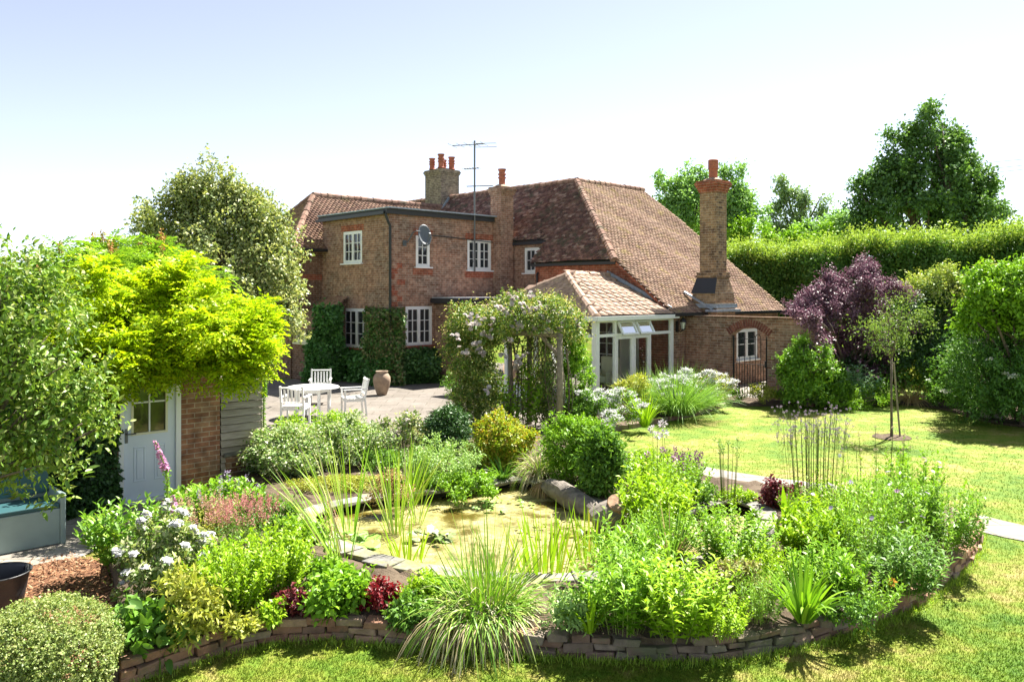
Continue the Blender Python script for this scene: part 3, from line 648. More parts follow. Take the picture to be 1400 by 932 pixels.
dp = MB(); dp.tube([H(4.62, 2.32, 3.8), H(4.44, 2.34, 3.6), H(4.44, 2.34, .1)], .04, 8); dp.build('downpipe', M['black'], house, uv=False); dp = MB(); dp.tube([H(7.0, 7.84, 2.3), H(7.0, 7.84, .1)], .04, 8); dp.build('downpipe', M['black'], house, uv=False)
# tall garden-front chimney
tc = stack('chimney', (6.45, 7.95), .58, .58, 3.42, 6.42, M['brick_chim'], 4, 'tall buff brick chimney with a single clay pot on the garden front', [(0, 0, .62, .14, 1)])
cb = MB()
cb.box(H(6.45, 7.98, 1.35), U3*.52, T3*.42, Z3*1.35)
cb.hexa([H(6.45+i*.56, 7.95+j*.40, 2.66) for i, j in ((-1, -1), (1, -1), (1, 1), (-1, 1))], [H(6.45+i*.54, 7.95+j*.39, 3.0) for i, j in ((-1, -1), (1, -1), (1, 1), (-1, 1))])
cb.hexa([H(6.45+i*.54, 7.95+j*.39, 3.0) for i, j in ((-1, -1), (1, -1), (1, 1), (-1, 1))], [H(6.45+i*.335, 7.95+j*.335, 3.5) for i, j in ((-1, -1), (1, -1), (1, 1), (-1, 1))])
for z, e in ((3.5, .05), (3.58, .03)): cb.box(H(6.45, 7.95, z), U3*(.33+e), T3*(.33+e), Z3*.037)
cb.build('chimney_breast', M['brick_chim'], tc)
sh = MB(); sh.face([H(5.88, 7.54, 2.99), H(5.88, 8.36, 2.99), H(6.10, 8.30, 3.46), H(6.10, 7.60, 3.46)]); sh.prism([H(5.885, 7.54, 2.98), H(5.885, 8.36, 2.98), H(6.11, 8.30, 3.45), H(6.11, 7.60, 3.45)], -U3*.03); sh.build('shoulder_tiles', M['dark_felt'], tc)
fl_ = MB(); fl_.box(H(6.45, 7.97, 2.60), U3*.60, T3*.46, Z3*.06); fl_.box(H(6.45, 8.30, 2.46), U3*.68, T3*.2, Z3*.035); fl_.bar(H(5.86, 8.3, 2.50), H(5.86, 7.3, 3.02), .10, .05); fl_.build('flashing', M['lead'], tc)
# ridge stack with the cluster of pots
rs = stack('chimney', (7.3, -6.3), 1.02, 1.12, 5.6, 8.38, M['brick_grey'], 2, 'broad grey brick ridge chimney carrying a cluster of clay pots', [(-.32, -.30, .50, .14, 0), (-.30, .30, .62, .15, 0), (.05, .02, .42, .13, 0), (.30, .30, .56, .15, 0), (.32, -.28, .5, .14, 0)], M['brick_grey'])
fz = MB(); fz.bar(H(6.72, -5.70, 6.5), H(7.3, -5.70, 7.25), .12, .10); fz.box(H(6.66, -6.3, 6.5), U3*.10, T3*.66, Z3*.06); fz.build('flashing', M['lead'], rs)
fz = MB(); fz.bar(H(5.22, .46, 4.85), H(5.55, .46, 5.25), .05, .14); fz.build('flashing', M['lead'], ck)

# ------------------------------------------------------------------ conservatory
con = empty('conservatory', 'white framed conservatory with pink tiled hipped roof and two open top windows', 'conservatory', H(1.0, 7.85))
CT, CT0, CA0, CA1, CE = 7.85, 3.1, 1.0, 4.49, 2.38
roof('roof', con, [H(CA0-.12, CT+.12, CE), H(CA1-.02, CT+.12, CE), H(CA1-.02, 5.47, 3.55), H(2.5, 5.47, 3.55)], M['tile_con'], .30, .26, .018, 21, .0012)
roof('roof', con, [H(CA0-.12, CT+.12, CE), H(2.5, 5.47, 3.55), H(CA0-.12, CT0-.12, CE)], M['tile_con'], .30, .26, .018, 22, .0012)
mb = MB(); mb.face([H(CA0-.12, CT0-.12, CE), H(2.5, 5.47, 3.53), H(CA1-.02, 5.47, 3.53), H(CA1-.02, CT0-.12, CE)]); mb.build('roof_slope', M['tile_con'], con)
ridge('hip_tiles', con, H(CA0-.1, CT+.1, CE+.02), H(2.5, 5.47, 3.57), .11, M['tile_con'], 23, .3); ridge('hip_tiles', con, H(CA0-.1, CT0-.1, CE+.02), H(2.5, 5.47, 3.57), .11, M['tile_con'], 24, .3); ridge('ridge_tiles', con, H(2.45, 5.47, 3.57), H(CA1-.03, 5.47, 3.57), .11, M['tile_con'], 25, .3)
lf = MB(); lf.bar(H(4.44, 5.4, 3.62), H(4.44, 7.8, 2.52), .05, .14); lf.build('flashing', M['lead'], con)
gu = MB(); gu.bar(H(CA0-.2, CT+.17, CE-.06), H(CA1-.02, CT+.17, CE-.06), .11, .11); gu.bar(H(CA0-.17, CT+.2, CE-.062), H(CA0-.17, CT0, CE-.062), .11, .11); gu.build('gutter', M['white'], con)
fp0 = H(CA0, CT); ZS, ZT, ZM = .30, 2.28, 1.86
bx = [CA0]+[CA0+onwall(fp0, U3, x) for x in (842, 866.5, 889)]+[CA1-.01]
fm = MB(); pn = []
for i, a in enumerate(bx):
    w = .08 if i in (1, 2, 3) else .14; fm.box(H(min(max(a, CA0+w/2), CA1-w/2), CT-.04, (ZS+ZT)/2), U3*w/2, T3*.04, Z3*(ZT-ZS)/2)
for z, hh in ((ZS+.04, .05), (ZM, .04), (ZT-.02, .05)): fm.box(H((CA0+CA1)/2, CT-.04, z), U3*((CA1-CA0)/2-.11), T3*.036, Z3*hh)
for i in range(4):
    x0, x1 = bx[i]+.06, bx[i+1]-.06
    if i in (1, 2):                                           # the glazed doors' own frames
        for q in (x0, x1): fm.box(H(q, CT-.03, (ZS+ZM)/2), U3*.03, T3*.03, Z3*((ZM-ZS)/2-.05))
        for q in (ZS+.13, ZM-.08): fm.box(H((x0+x1)/2, CT-.03, q), U3*((x1-x0)/2-.03), T3*.028, Z3*.035)
    pn.append((x0, x1, ZS+.08, ZM-.04))
    if i in (0, 3): pn.append((x0, x1, ZM+.04, ZT-.06))
fmo = fm.build('front_frame', M['white'], con)
for x0, x1, z0, z1 in pn:
    g = MB(); g.face([H(x0, CT-.05, z0), H(x1, CT-.05, z0), H(x1, CT-.05, z1), H(x0, CT-.05, z1)]); g.build('pane', M['glass'], fmo)
for i in (1, 2):                                              # top lights propped open
    x0, x1 = bx[i]+.045, bx[i+1]-.045; top = H(0, CT+.0, ZT-.05); out = T3*.20-Z3*.36; n_ = np.cross(out, U3); n_ /= np.linalg.norm(n_)
    A = lambda a, k: H(a, CT+.005, ZT-.05)+out*k
    vm = MB(); vm.bar(A(x0, .06), A(x1, .06), .05, .045, n_); vm.bar(A(x0, .94), A(x1, .94), .05, .045, n_)
    for q in (x0+.03, x1-.03): vm.bar(A(q, 0), A(q, 1), .06, .05, n_)
    v = vm.build('open_window', M['white'], con); g = MB(); g.face([A(x0, 0), A(x1, 0), A(x1, 1), A(x0, 1)]); g.build('pane', M['glass'], v)
sm = MB(); tt = [CT-.11, 6.75, 5.6, 4.4, CT0]
for t in tt: sm.box(H(CA0+.04, t, (ZS+ZT)/2), U3*.035, T3*.05, Z3*(ZT-ZS)/2)
for z in (ZS+.04, ZM, ZT-.02): sm.box(H(CA0+.04, (CT-.17+CT0)/2, z), U3*.032, T3*((CT-CT0)/2-.12), Z3*.045)
smo = sm.build('side_frame', M['white'], con)
for i in range(4):
    g = MB(); g.face([H(CA0+.04, tt[i]-.05, ZS+.08), H(CA0+.04, tt[i+1]+.05, ZS+.08), H(CA0+.04, tt[i+1]+.05, ZM-.04), H(CA0+.04, tt[i]-.05, ZM-.04)]); g.build('pane', M['glass'], smo)
pb = MB(); pb.box(H((CA0+CA1)/2, CT-.06, ZS/2), U3*(CA1-CA0)/2, T3*.055, Z3*ZS/2); pb.box(H(CA0+.06, (CT+CT0)/2-.08, ZS/2), U3*.05, T3*((CT-CT0)/2-.09), Z3*ZS/2); pb.build('plinth', M['white'], con)
fl0 = MB(); fl0.face([H(CA0+.1, CT-.1, .12), H(CA1, CT-.1, .12), H(CA1, CT0, .12), H(CA0+.1, CT0, .12)]); fl0.build('floor', M['terracotta_pale'], con)
bw = MB(); bw.face([H(CA0+.1, CT0, 0), H(CA1, CT0, 0), H(CA1, CT0, 2.5), H(CA0+.1, CT0, 2.5)]); bw.build('back_wall', M['brick'], con)
# glazed inner door on the house wall, seen through the glass
idr = MB(); t0_, t1_ = 4.95, 5.85
for t in (t0_+.05, t1_-.05, (t0_+t1_)/2): idr.box(H(4.43, t, 1.15), U3*.025, T3*(.05 if t != (t0_+t1_)/2 else .015), Z3*1.0)
for z, hh in ((.28, .12), (2.1, .05), (.75, .04), (1.08, .014), (1.42, .014), (1.76, .014)): idr.box(H(4.432, (t0_+t1_)/2, z), U3*.024, T3*(t1_-t0_)/2*.88, Z3*hh)
ido = idr.build('inner_door', M['white'], con); g = MB(); g.face([H(4.45, t0_, .2), H(4.45, t1_, .2), H(4.45, t1_, 2.15), H(4.45, t0_, 2.15)]); g.build('pane', M['pane'], ido)
pw = MB(); pw.face([H(4.485, 3.2, .13), H(4.485, 6.6, .13), H(4.485, 6.6, 2.4), H(4.485, 3.2, 2.4)]); pw.build('plastered_wall', plain('cream_plaster', (.62, .58, .50), .9), con)
ac = H(3.2, 6.3, .12); arm = empty('armchair', 'pale armchair inside the conservatory behind the glazed doors', 'armchair', ac)
q = MB(); q.box(ac+Z3*.36, U3*.30, T3*.30, Z3*.10); q.build('seat', M['cream'], arm, bevel=.04); q = MB(); q.box(ac+U3*.30+Z3*.68, U3*.07, T3*.33, Z3*.32); q.build('backrest', M['cream'], arm, bevel=.05)
for sg in (-1, 1): q = MB(); q.box(ac+T3*.34*sg+Z3*.42, U3*.28, T3*.06, Z3*.18); q.build('armrest', M['cream'], arm, bevel=.04)
for i_ in (-1, 1):
    for j_ in (-1, 1): q = MB(); q.box(ac+U3*.25*i_+T3*.25*j_+Z3*.13, U3*.03, T3*.03, Z3*.13); q.build('leg', M['wood'], arm)
# ------------------------------------------------------------------ garden wall, gate, lantern
WA = 5.33; gwt = empty('garden_wall', 'brown brick garden wall with a brick arch, running out from the house front', 'wall', H(WA, 8))
gs, ge = 9.31, 10.42; WT = .115; top = 2.33
w1 = MB()
def wbox(t0, t1, z0, z1, e=0): w1.box(H(WA, (t0+t1)/2, (z0+z1)/2), U3*(WT+e), T3*(t1-t0)/2, Z3*(z1-z0)/2)
wbox(7.77, gs, 0, top-.06); wbox(ge, 11.75, 0, top-.06); wbox(gs-.30, gs-.002, 0, 1.7, .03); wbox(11.5, 11.75, 0, top-.06, .04)
arc = [(gs+(ge-gs)*k/12, 1.80+.26*math.sin(math.pi*k/12)) for k in range(13)]
n0 = []
for k in range(12):
    (ta, za), (tb, zb) = arc[k], arc[k+1]
    w1.hexa([H(WA-WT, ta, za), H(WA-WT, tb, zb), H(WA+WT, tb, zb), H(WA+WT, ta, za)], [H(WA-WT, ta, top-.06), H(WA-WT, tb, top-.06), H(WA+WT, tb, top-.06), H(WA+WT, ta, top-.06)])
w1.build('wall', M['brick_dark'] if False else M['brick'], gwt)
wc = MB(); wc.box(H(WA, (7.77+11.80)/2, top-.03), U3*(WT+.03), T3*(11.80-7.77)/2, Z3*.03); wc.build('coping', M['brick_dark'], gwt)
vm = MB()
for k in range(19):
    f = (k+.5)/19; t = gs-.06+(ge-gs+.12)*f; z = 1.80+.26*math.sin(math.pi*f); sl_ = .26*math.pi/(ge-gs)*math.cos(math.pi*f); nn = -sl_*T3+Z3; nn /= np.linalg.norm(nn); tg = T3+sl_*Z3; tg /= np.linalg.norm(tg)
    vm.box(H(WA, t, z)+nn*.09, tg*.0275, U3*(WT+.012), nn*.105)
vm.build('arch', islandmat('arch_bricks', [(.22, .075, .06), (.17, .06, .05), (.26, .095, .07)], .85, .3), gwt)
gate = empty('garden_gate', 'black wrought iron gate with hooped bars in the brick arch', 'gate', H(WA-.05, gs))
gb = MB(); W_ = ge-gs; GA = WA-.06
for k in range(13):
    t = gs+.06+(W_-.12)*k/12; full = k % 2 == 0; zt = 1.72 if full else 1.0
    gb.tube([H(GA, t, .06), H(GA, t, zt)], .010, 6)
for k in (0, 2, 4, 6, 8, 10):
    ta = gs+.06+(W_-.12)*k/12; tb = gs+.06+(W_-.12)*(k+2)/12
    if k in (2, 6, 8): gb.tube([H(GA, (ta+tb)/2-(tb-ta)/2*math.cos(math.pi*j/6), 1.72+.12*math.sin(math.pi*j/6)) for j in range(7)], .010, 6)
gb.build('bars', M['iron'], gate, uv=False)
gr = MB()
for z in (.10, 1.0, 1.70): gr.bar(H(GA, gs+.03, z), H(GA, ge-.03, z), .035, .012)
for t in (gs+.035, ge-.035): gr.bar(H(GA, t, .04), H(GA, t, 1.78), .03, .03)
gr.build('gate_frame', M['iron'], gate)
lh = MB(); lh.box(H(WA-.09, ge-.05, 1.02), U3*.03, T3*.03, Z3*.09); lh.build('latch', M['iron'], gate)
lan = empty('wall_lantern', 'black wall lantern beside the conservatory on the garden front', 'lantern', H(4.78, 7.76, 1.9))
lb = MB(); lb.box(H(4.78, 7.775, 2.0), U3*.05, T3*.02, Z3*.16); lb.tube([H(4.78, 7.8, 1.9), H(4.78, 7.90, 1.85), H(4.78, 7.98, 1.92)], .014, 6); lb.build('bracket', M['black'], lan, uv=False)
lb = MB(); lb.lathe(H(4.78, 7.98, 1.9), [(.03, 0), (.06, .03), (.062, .035)], 6); lb.lathe(H(4.78, 7.98, 2.14), [(.11, 0), (.07, .07), (.02, .12), (.015, .16)], 6)
for k in range(6):
    an = math.pi/3*k; lb.tube([H(4.78, 7.98, 1.93)+np.array((math.cos(an)*.06, math.sin(an)*.06, 0)), H(4.78, 7.98, 2.14)+np.array((math.cos(an)*.095, math.sin(an)*.095, 0))], .006, 4)
lb.build('lantern_frame', M['black'], lan, uv=False)
lb = MB(); lb.lathe(H(4.78, 7.98, 1.94), [(.05, 0), (.085, .19)], 6); lb.build('lantern_glass', plain('frosted_glass', (.55, .57, .55), .2), lan, uv=False)

# dish and aerial
ds = empty('satellite_dish', 'dark grey satellite dish on a bracket beside the upper corner window', 'satellite dish', H(.62, .02, 4.7))
dx = MB(); dx.box(H(.60, .02, 4.62), U3*.07, T3*.015, Z3*.09); dx.tube([H(.60, .03, 4.62), H(.66, .12, 4.66), H(.72, .30, 4.95), H(.78, .42, 5.02), H(.92, .44, 5.0)], .02, 6); dx.build('arm', M['dish'], ds, uv=False)
dd = MB(); cc = H(1.05, .48, 4.86); ax = -U3*.25+T3*.86+Z3*.32; ax /= np.linalg.norm(ax); e1 = np.cross(ax, Z3); e1 /= np.linalg.norm(e1); e2 = np.cross(e1, ax); n0 = 0
for i in range(6):
    r = .36*i/5+.001
    for j in range(20):
        an = 2*math.pi*j/20; dd.v.append(tuple(cc+e1*r*.62*math.cos(an)+e2*r*math.sin(an)*1.05+ax*(r*r*.55)))
for i in range(5):
    for j in range(20): dd.f.append((i*20+j, i*20+(j+1) % 20, (i+1)*20+(j+1) % 20, (i+1)*20+j))
do = dd.build('reflector', M['dish'], ds, smooth=True, uv=False); so_ = do.modifiers.new('rim', 'SOLIDIFY'); so_.thickness = .015
dl = MB(); dl.tube([cc-e2*.36, cc+ax*.42-e2*.20], .014, 6); dl.tube([cc+ax*.40-e2*.19, cc+ax*.50-e2*.12], .035, 8); dl.build('receiver', M['dish'], ds, uv=False)
ae = empty('television_aerial', 'tall television aerial mast with three antenna heads fixed to the brick wall', 'aerial', H(3.55, .12, 4.0))
am = MB(); ab = H(3.55, .14, 0); am.tube([ab+Z3*3.75, ab+Z3*8.35], .032, 8); am.bar(ab+Z3*4.85-T3*.14, ab+Z3*4.85, .03, .03); am.bar(ab+Z3*4.1-T3*.14, ab+Z3*4.1, .03, .03); am.build('mast', M['alu'], ae, uv=False)
def yagi(z, L, n, el, d, sgn=1):
    y = MB(); d = np.asarray(d, float); s = np.cross(d, Z3); c = ab+Z3*z
    y.tube([c-d*L*.3, c+d*L*.7], .018, 5)
    for k in range(n):
        p = c+d*L*(-.3+k/(n-1)); y.tube([p-s*el, p+s*el], .009, 4)
    y.build('antenna', M['alu'], ae, uv=False)
yagi(8.22, 1.2, 5, .42, (-.95, .3, .0)); yagi(8.0-.62, .6, 7, .16, (-.9, .4, 0)); yagi(6.75, .95, 9, .12, (.97, -.2, 0))
ld = MB(); c = ab+Z3*8.2; ld.tube([c+np.array((.05, 0, .05)), c+np.array((.75, -.1, .05)), c+np.array((.78, -.1, -.08)), c+np.array((.05, 0, -.08)), c+np.array((.05, 0, .05))], .010, 4); ld.build('antenna', M['alu'], ae, uv=False)
# ------------------------------------------------------------------ plant builders (numpy)
def unit(v): return v/(np.linalg.norm(v, axis=-1, keepdims=True)+1e-9)
def rdir(rng, n): return unit(rng.normal(size=(n, 3)))
def leaf_quads(P, D, N, L, Wd, fold=.22, droop=.12, wide=.45):
    D = unit(D); S = unit(np.cross(D, N)); N = np.cross(S, D); L = L[:, None]; Wd = Wd[:, None]
    m = P+D*L*wide
    V = np.stack([P, m+S*Wd/2+N*Wd*fold, P+D*L-N*L*droop, m-S*Wd/2+N*Wd*fold], 1).reshape(-1, 3)
    F = np.arange(len(P)*4).reshape(-1, 4); return V, F
def oval_quads(P, D, N, L, Wd, fold=.2, droop=.2):            # broader leaf of two quads for plants seen close
    D = unit(D); S = unit(np.cross(D, N)); N = np.cross(S, D); L = L[:, None]; Wd = Wd[:, None]
    c = lambda k: P+D*L*k-N*L*droop*k*k
    V = np.stack([P, c(.28)+S*Wd*.42+N*Wd*fold, c(.30), c(.28)-S*Wd*.42+N*Wd*fold, c(.62)+S*Wd*.42+N*Wd*fold*.8, c(1.0), c(.62)-S*Wd*.42+N*Wd*fold*.8], 1).reshape(-1, 3)
    F = np.array([[0, 1, 2, 3], [1, 4, 5, 2], [3, 2, 5, 6]])[None]+(np.arange(len(P))*7)[:, None, None]
    return V, F.reshape(-1, 4)
def ribbons(P, D, L, Wd, bend, seg=5, taper=.9, rng=None, twist=0.0, tipw=.12):
    n = len(P); D = unit(D); s = np.linspace(0, 1, seg+1); down = np.array((0, 0, -1.0))
    hz = D.copy(); hz[:, 2] = 0; hz = unit(hz+1e-6*rdir(np.random.default_rng(1), n)*np.array((1, 1, 0)))
    S = np.stack([-hz[:, 1], hz[:, 0], np.zeros(n)], 1)
    if rng is not None:
        a = rng.uniform(0, 6.28, n)[:, None]*0+rng.normal(size=(n, 1))*.6; S = unit(S*np.cos(a)+np.cross(D, S)*np.sin(a))
    L = L[:, None, None]; b = bend[:, None, None]; ss = s[None, :, None]
    C = P[:, None]+D[:, None]*L*ss*(1-.35*b*ss)+down*L*b*ss**2*.9+hz[:, None]*L*b*ss**2*.25
    w = (Wd[:, None]*np.maximum((1-s[None]**2)**taper, tipw*.2)*np.minimum(.55+s[None]*3, 1))[..., None]/2
    V = np.stack([C-S[:, None]*w, C+S[:, None]*w], 2).reshape(-1, 3)
    k = (seg+1)*2; i = np.arange(seg)*2; q = np.stack([i, i+1, i+3, i+2], 1)
    F = (q[None]+(np.arange(n)*k)[:, None, None]).reshape(-1, 4); return V, F
def cat(parts):
    Vs, Fs, o = [], [], 0
    for V, F in parts:
        Vs.append(V); Fs.append(F+o); o += len(V)
    return np.concatenate(Vs), np.concatenate(Fs)
def fronds(P, D, N, L, pairs, ll, lw, rng, arch=.3, tail=True):    # pinnate leaves
    D = unit(D); S = unit(np.cross(D, N)); N = np.cross(S, D); n = len(P); out = []
    ks = (np.arange(pairs)+1)/(pairs+.6)
    for k in ks:
        c = P+D*(L*k)[:, None]-N*(L*arch*k*k)[:, None]
        sz = ll*(1-.45*abs(k-.45)); jit = lambda: rng.normal(size=(n, 3))*.18
        for sg in (-1, 1): out.append(leaf_quads(c, S*sg+D*.45+jit()-N*.15, N+jit(), np.full(n, sz), np.full(n, lw)*rng.uniform(.8, 1.2, n)))
    c = P+D*L[:, None]-N*(L*arch)[:, None]; out.append(leaf_quads(c-D*ll*.3, D-N*.4, N, np.full(n, ll*.9), np.full(n, lw)))
    return cat(out)
def lumps(rng, d, amp, k=7, f=2.2):                            # smooth bumps on the sphere of directions
    ph = rng.uniform(0, 6.28, k); ax = rdir(rng, k)*f*rng.uniform(.7, 1.8, (k, 1))
    return 1+amp*np.sin(d@ax.T+ph).sum(1)/math.sqrt(k)
def crown_points(rng, lobes, n, shell=.55, amp=.12, low=-.7):
    lb = np.array(lobes, float); A = (lb[:, 3]*lb[:, 4]+lb[:, 4]*lb[:, 5]+lb[:, 3]*lb[:, 5]); idx = rng.choice(len(lb), n, p=A/A.sum())
    d = rdir(rng, n); d[:, 2] = np.where(d[:, 2] < low, -d[:, 2], d[:, 2]); r = (shell+(1-shell)*rng.random(n)**.6)
    l = np.ones(n)
    for i in range(len(lb)):
        k = idx == i
        if k.any(): l[k] = lumps(rng, d[k], amp)
    B = lb[idx]; P = B[:, :3]+d*B[:, 3:6]*(r*l)[:, None]; return P, d
def tufted(rng, lobes, n, shell, amp, low, k=None, size=.30, stretch=1.5):
    """crown points gathered in separate tufts, so gaps and uneven edges appear between them"""
    k = k or max(n//26, 12); C, O = crown_points(rng, lobes, k, shell, amp, low); lb = np.array(lobes, float); rm = np.median(lb[:, 3:6])
    ax = unit(O+rdir(rng, k)*.45+np.array((0, 0, .35))); i = rng.integers(0, k, n); sz = rm*size*rng.uniform(.55, 1.35, k)
    d = rdir(rng, n)*(rng.random((n, 1))**.5); t = (d*ax[i]).sum(1, keepdims=True); d = d+ax[i]*t*(stretch-1)
    P = C[i]+d*sz[i][:, None]; return P, unit(O[i]*.6+d*.8)
def sprays(rng, P, O, per, spread, L, Wd, up=.6, droop=.15, fold=.22, outw=.6, gvt=.25, oval=False, lvar=.35):
    n = len(P)*per; C = np.repeat(P, per, 0); o = np.repeat(O, per, 0)
    tw = np.repeat(unit(O*outw+rdir(rng, len(P))*.7+np.array((0, 0, .35))), per, 0)         # each spray follows its own twig
    t = rng.random((n, 1)); C = C+tw*spread*(t*2-.6)+rng.normal(size=(n, 3))*spread*.33
    D = unit(tw*.55+rdir(rng, n)*.85+o*.25-np.array((0, 0, gvt)))
    N = unit(np.array((0, 0, up))+o*.35+rdir(rng, n)*.55)
    l = L*rng.uniform(1-lvar, 1+lvar, n); w = Wd*l/L*rng.uniform(.85, 1.15, n)
    return (oval_quads if oval else leaf_quads)(C, D, N, l, w, fold, droop)
def limbs(T, base, lobes, r0, name='trunk', mat=None, seed=0, fork=.35, sides=7, twigs=None):
    rng = np.random.default_rng(seed); mb = MB(); base = np.asarray(base, float); lb = np.array(lobes, float)
    ctr = lb[:, :3].mean(0); f = base+(ctr-base)*fork; f[:2] = base[:2]+(ctr[:2]-base[:2])*fork*.5
    mb.tube([base-Z3*.05, base+(f-base)*.12, base+(f-base)*.5+rng.normal(size=3)*r0*.3, f], [r0*1.35, r0*1.05, r0*.92, r0*.8], sides)
    for L_ in lb:
        e = L_[:3]+np.array((0, 0, L_[5]*.5)); m = (f+e)/2+rng.normal(size=3)*np.linalg.norm(e-f)*.07; m[2] += np.linalg.norm(e-f)*.04
        mb.tube([f-Z3*r0*.4, f+(m-f)*.5, m, e], [r0*.62, r0*.5, r0*.36, r0*.1], 6)
        for k in range(3):
            d = rdir(rng, 1)[0]; d[2] = abs(d[2])*.6; q = L_[:3]+d*L_[3:6]*.85; mb.tube([m, (m+q)/2+rng.normal(size=3)*.04, q], [r0*.26, r0*.17, r0*.05], 5)
    return mb.build(name, mat or M['bark'], T, smooth=True, uv=False)
def twig_mesh(name, P, O, L, r, mat, T, rng):
    n = len(P); a = P-unit(O)*L*.8; b = P+unit(O)*L*.4; V, F = ribbons(a, b-a, np.linalg.norm(b-a, axis=1), np.full(n, r*2), np.full(n, .1), 2); return quads_mesh(name, V, F, mat, T)
def tree(name, label, cat_, base, lobes, mat, n, per, spread, L, Wd, trunk_r, seed=1, shell=.5, amp=.14, group=None, kind='spray', up=.6, low=-.7, oval=False, fork=.35, core=0, gvt=.25, rel=True, tk=None, tsize=.34):
    rng = np.random.default_rng(seed); base = np.asarray(base, float); T = empty(name, label, cat_, base, group)
    lb = [((base[0] if rel else 0)+l[0], (base[1] if rel else 0)+l[1], (base[2] if rel else 0)+l[2], l[3], l[4], l[5]) for l in lobes]
    limbs(T, base, lb, trunk_r, 'trunk', None, seed, fork)
    P, O = tufted(rng, lb, n, shell, amp, low, tk, tsize); V, F = sprays(rng, P, O, per, spread, L, Wd, up=up, oval=oval, gvt=gvt)
    k = None
    quads_mesh('crown', V, F, mat, T); return T
def flower_parts(name, V, F, owner, mat, T, most=60):
    """each bloom its own part while they can be counted, one mesh beyond that"""
    k = int(owner.max())+1
    if k > most: return quads_mesh(name+'s', V, F, mat, T)
    Q = V.reshape(-1, 4, 3)
    for i in range(k):
        q = Q[owner == i].reshape(-1, 3); quads_mesh(name, q, np.arange(len(q)).reshape(-1, 4), mat, T)
def scaled(px, py, wpx, hpx, z):
    b = G(px, py, z); k = b[1]/FPX; return b, wpx*k/2, hpx*k
def fl_ball(rng, P, r, per, L, Wd):                            # rounded heads of many small petals
    n = len(P)*per; C = np.repeat(P, per, 0); d = rdir(rng, n); return leaf_quads(C+d*r*.6, d+rdir(rng, n)*.5, rdir(rng, n), np.full(n, L), np.full(n, Wd))
def fl_disc(rng, P, N, r, petals=8, w=.45):
    n = len(P); N = unit(N); a = unit(np.cross(N, rdir(rng, n))); b = np.cross(N, a); out = []
    for k in range(petals):
        an = 2*math.pi*k/petals; d = a*math.cos(an)+b*math.sin(an); out.append(leaf_quads(P, d+N*.25, N, np.full(n, r), np.full(n, r*w), .1, .1, .6))
    return cat(out)
FLM = {}
def petal(name, c, c2=None):
    if name not in FLM: FLM[name] = leafmat('petal_'+name, [c, c2 or tuple(min(x*1.25, .9) for x in c)], .35, .03, (1, 1, 1), 1.0)
    return FLM[name]
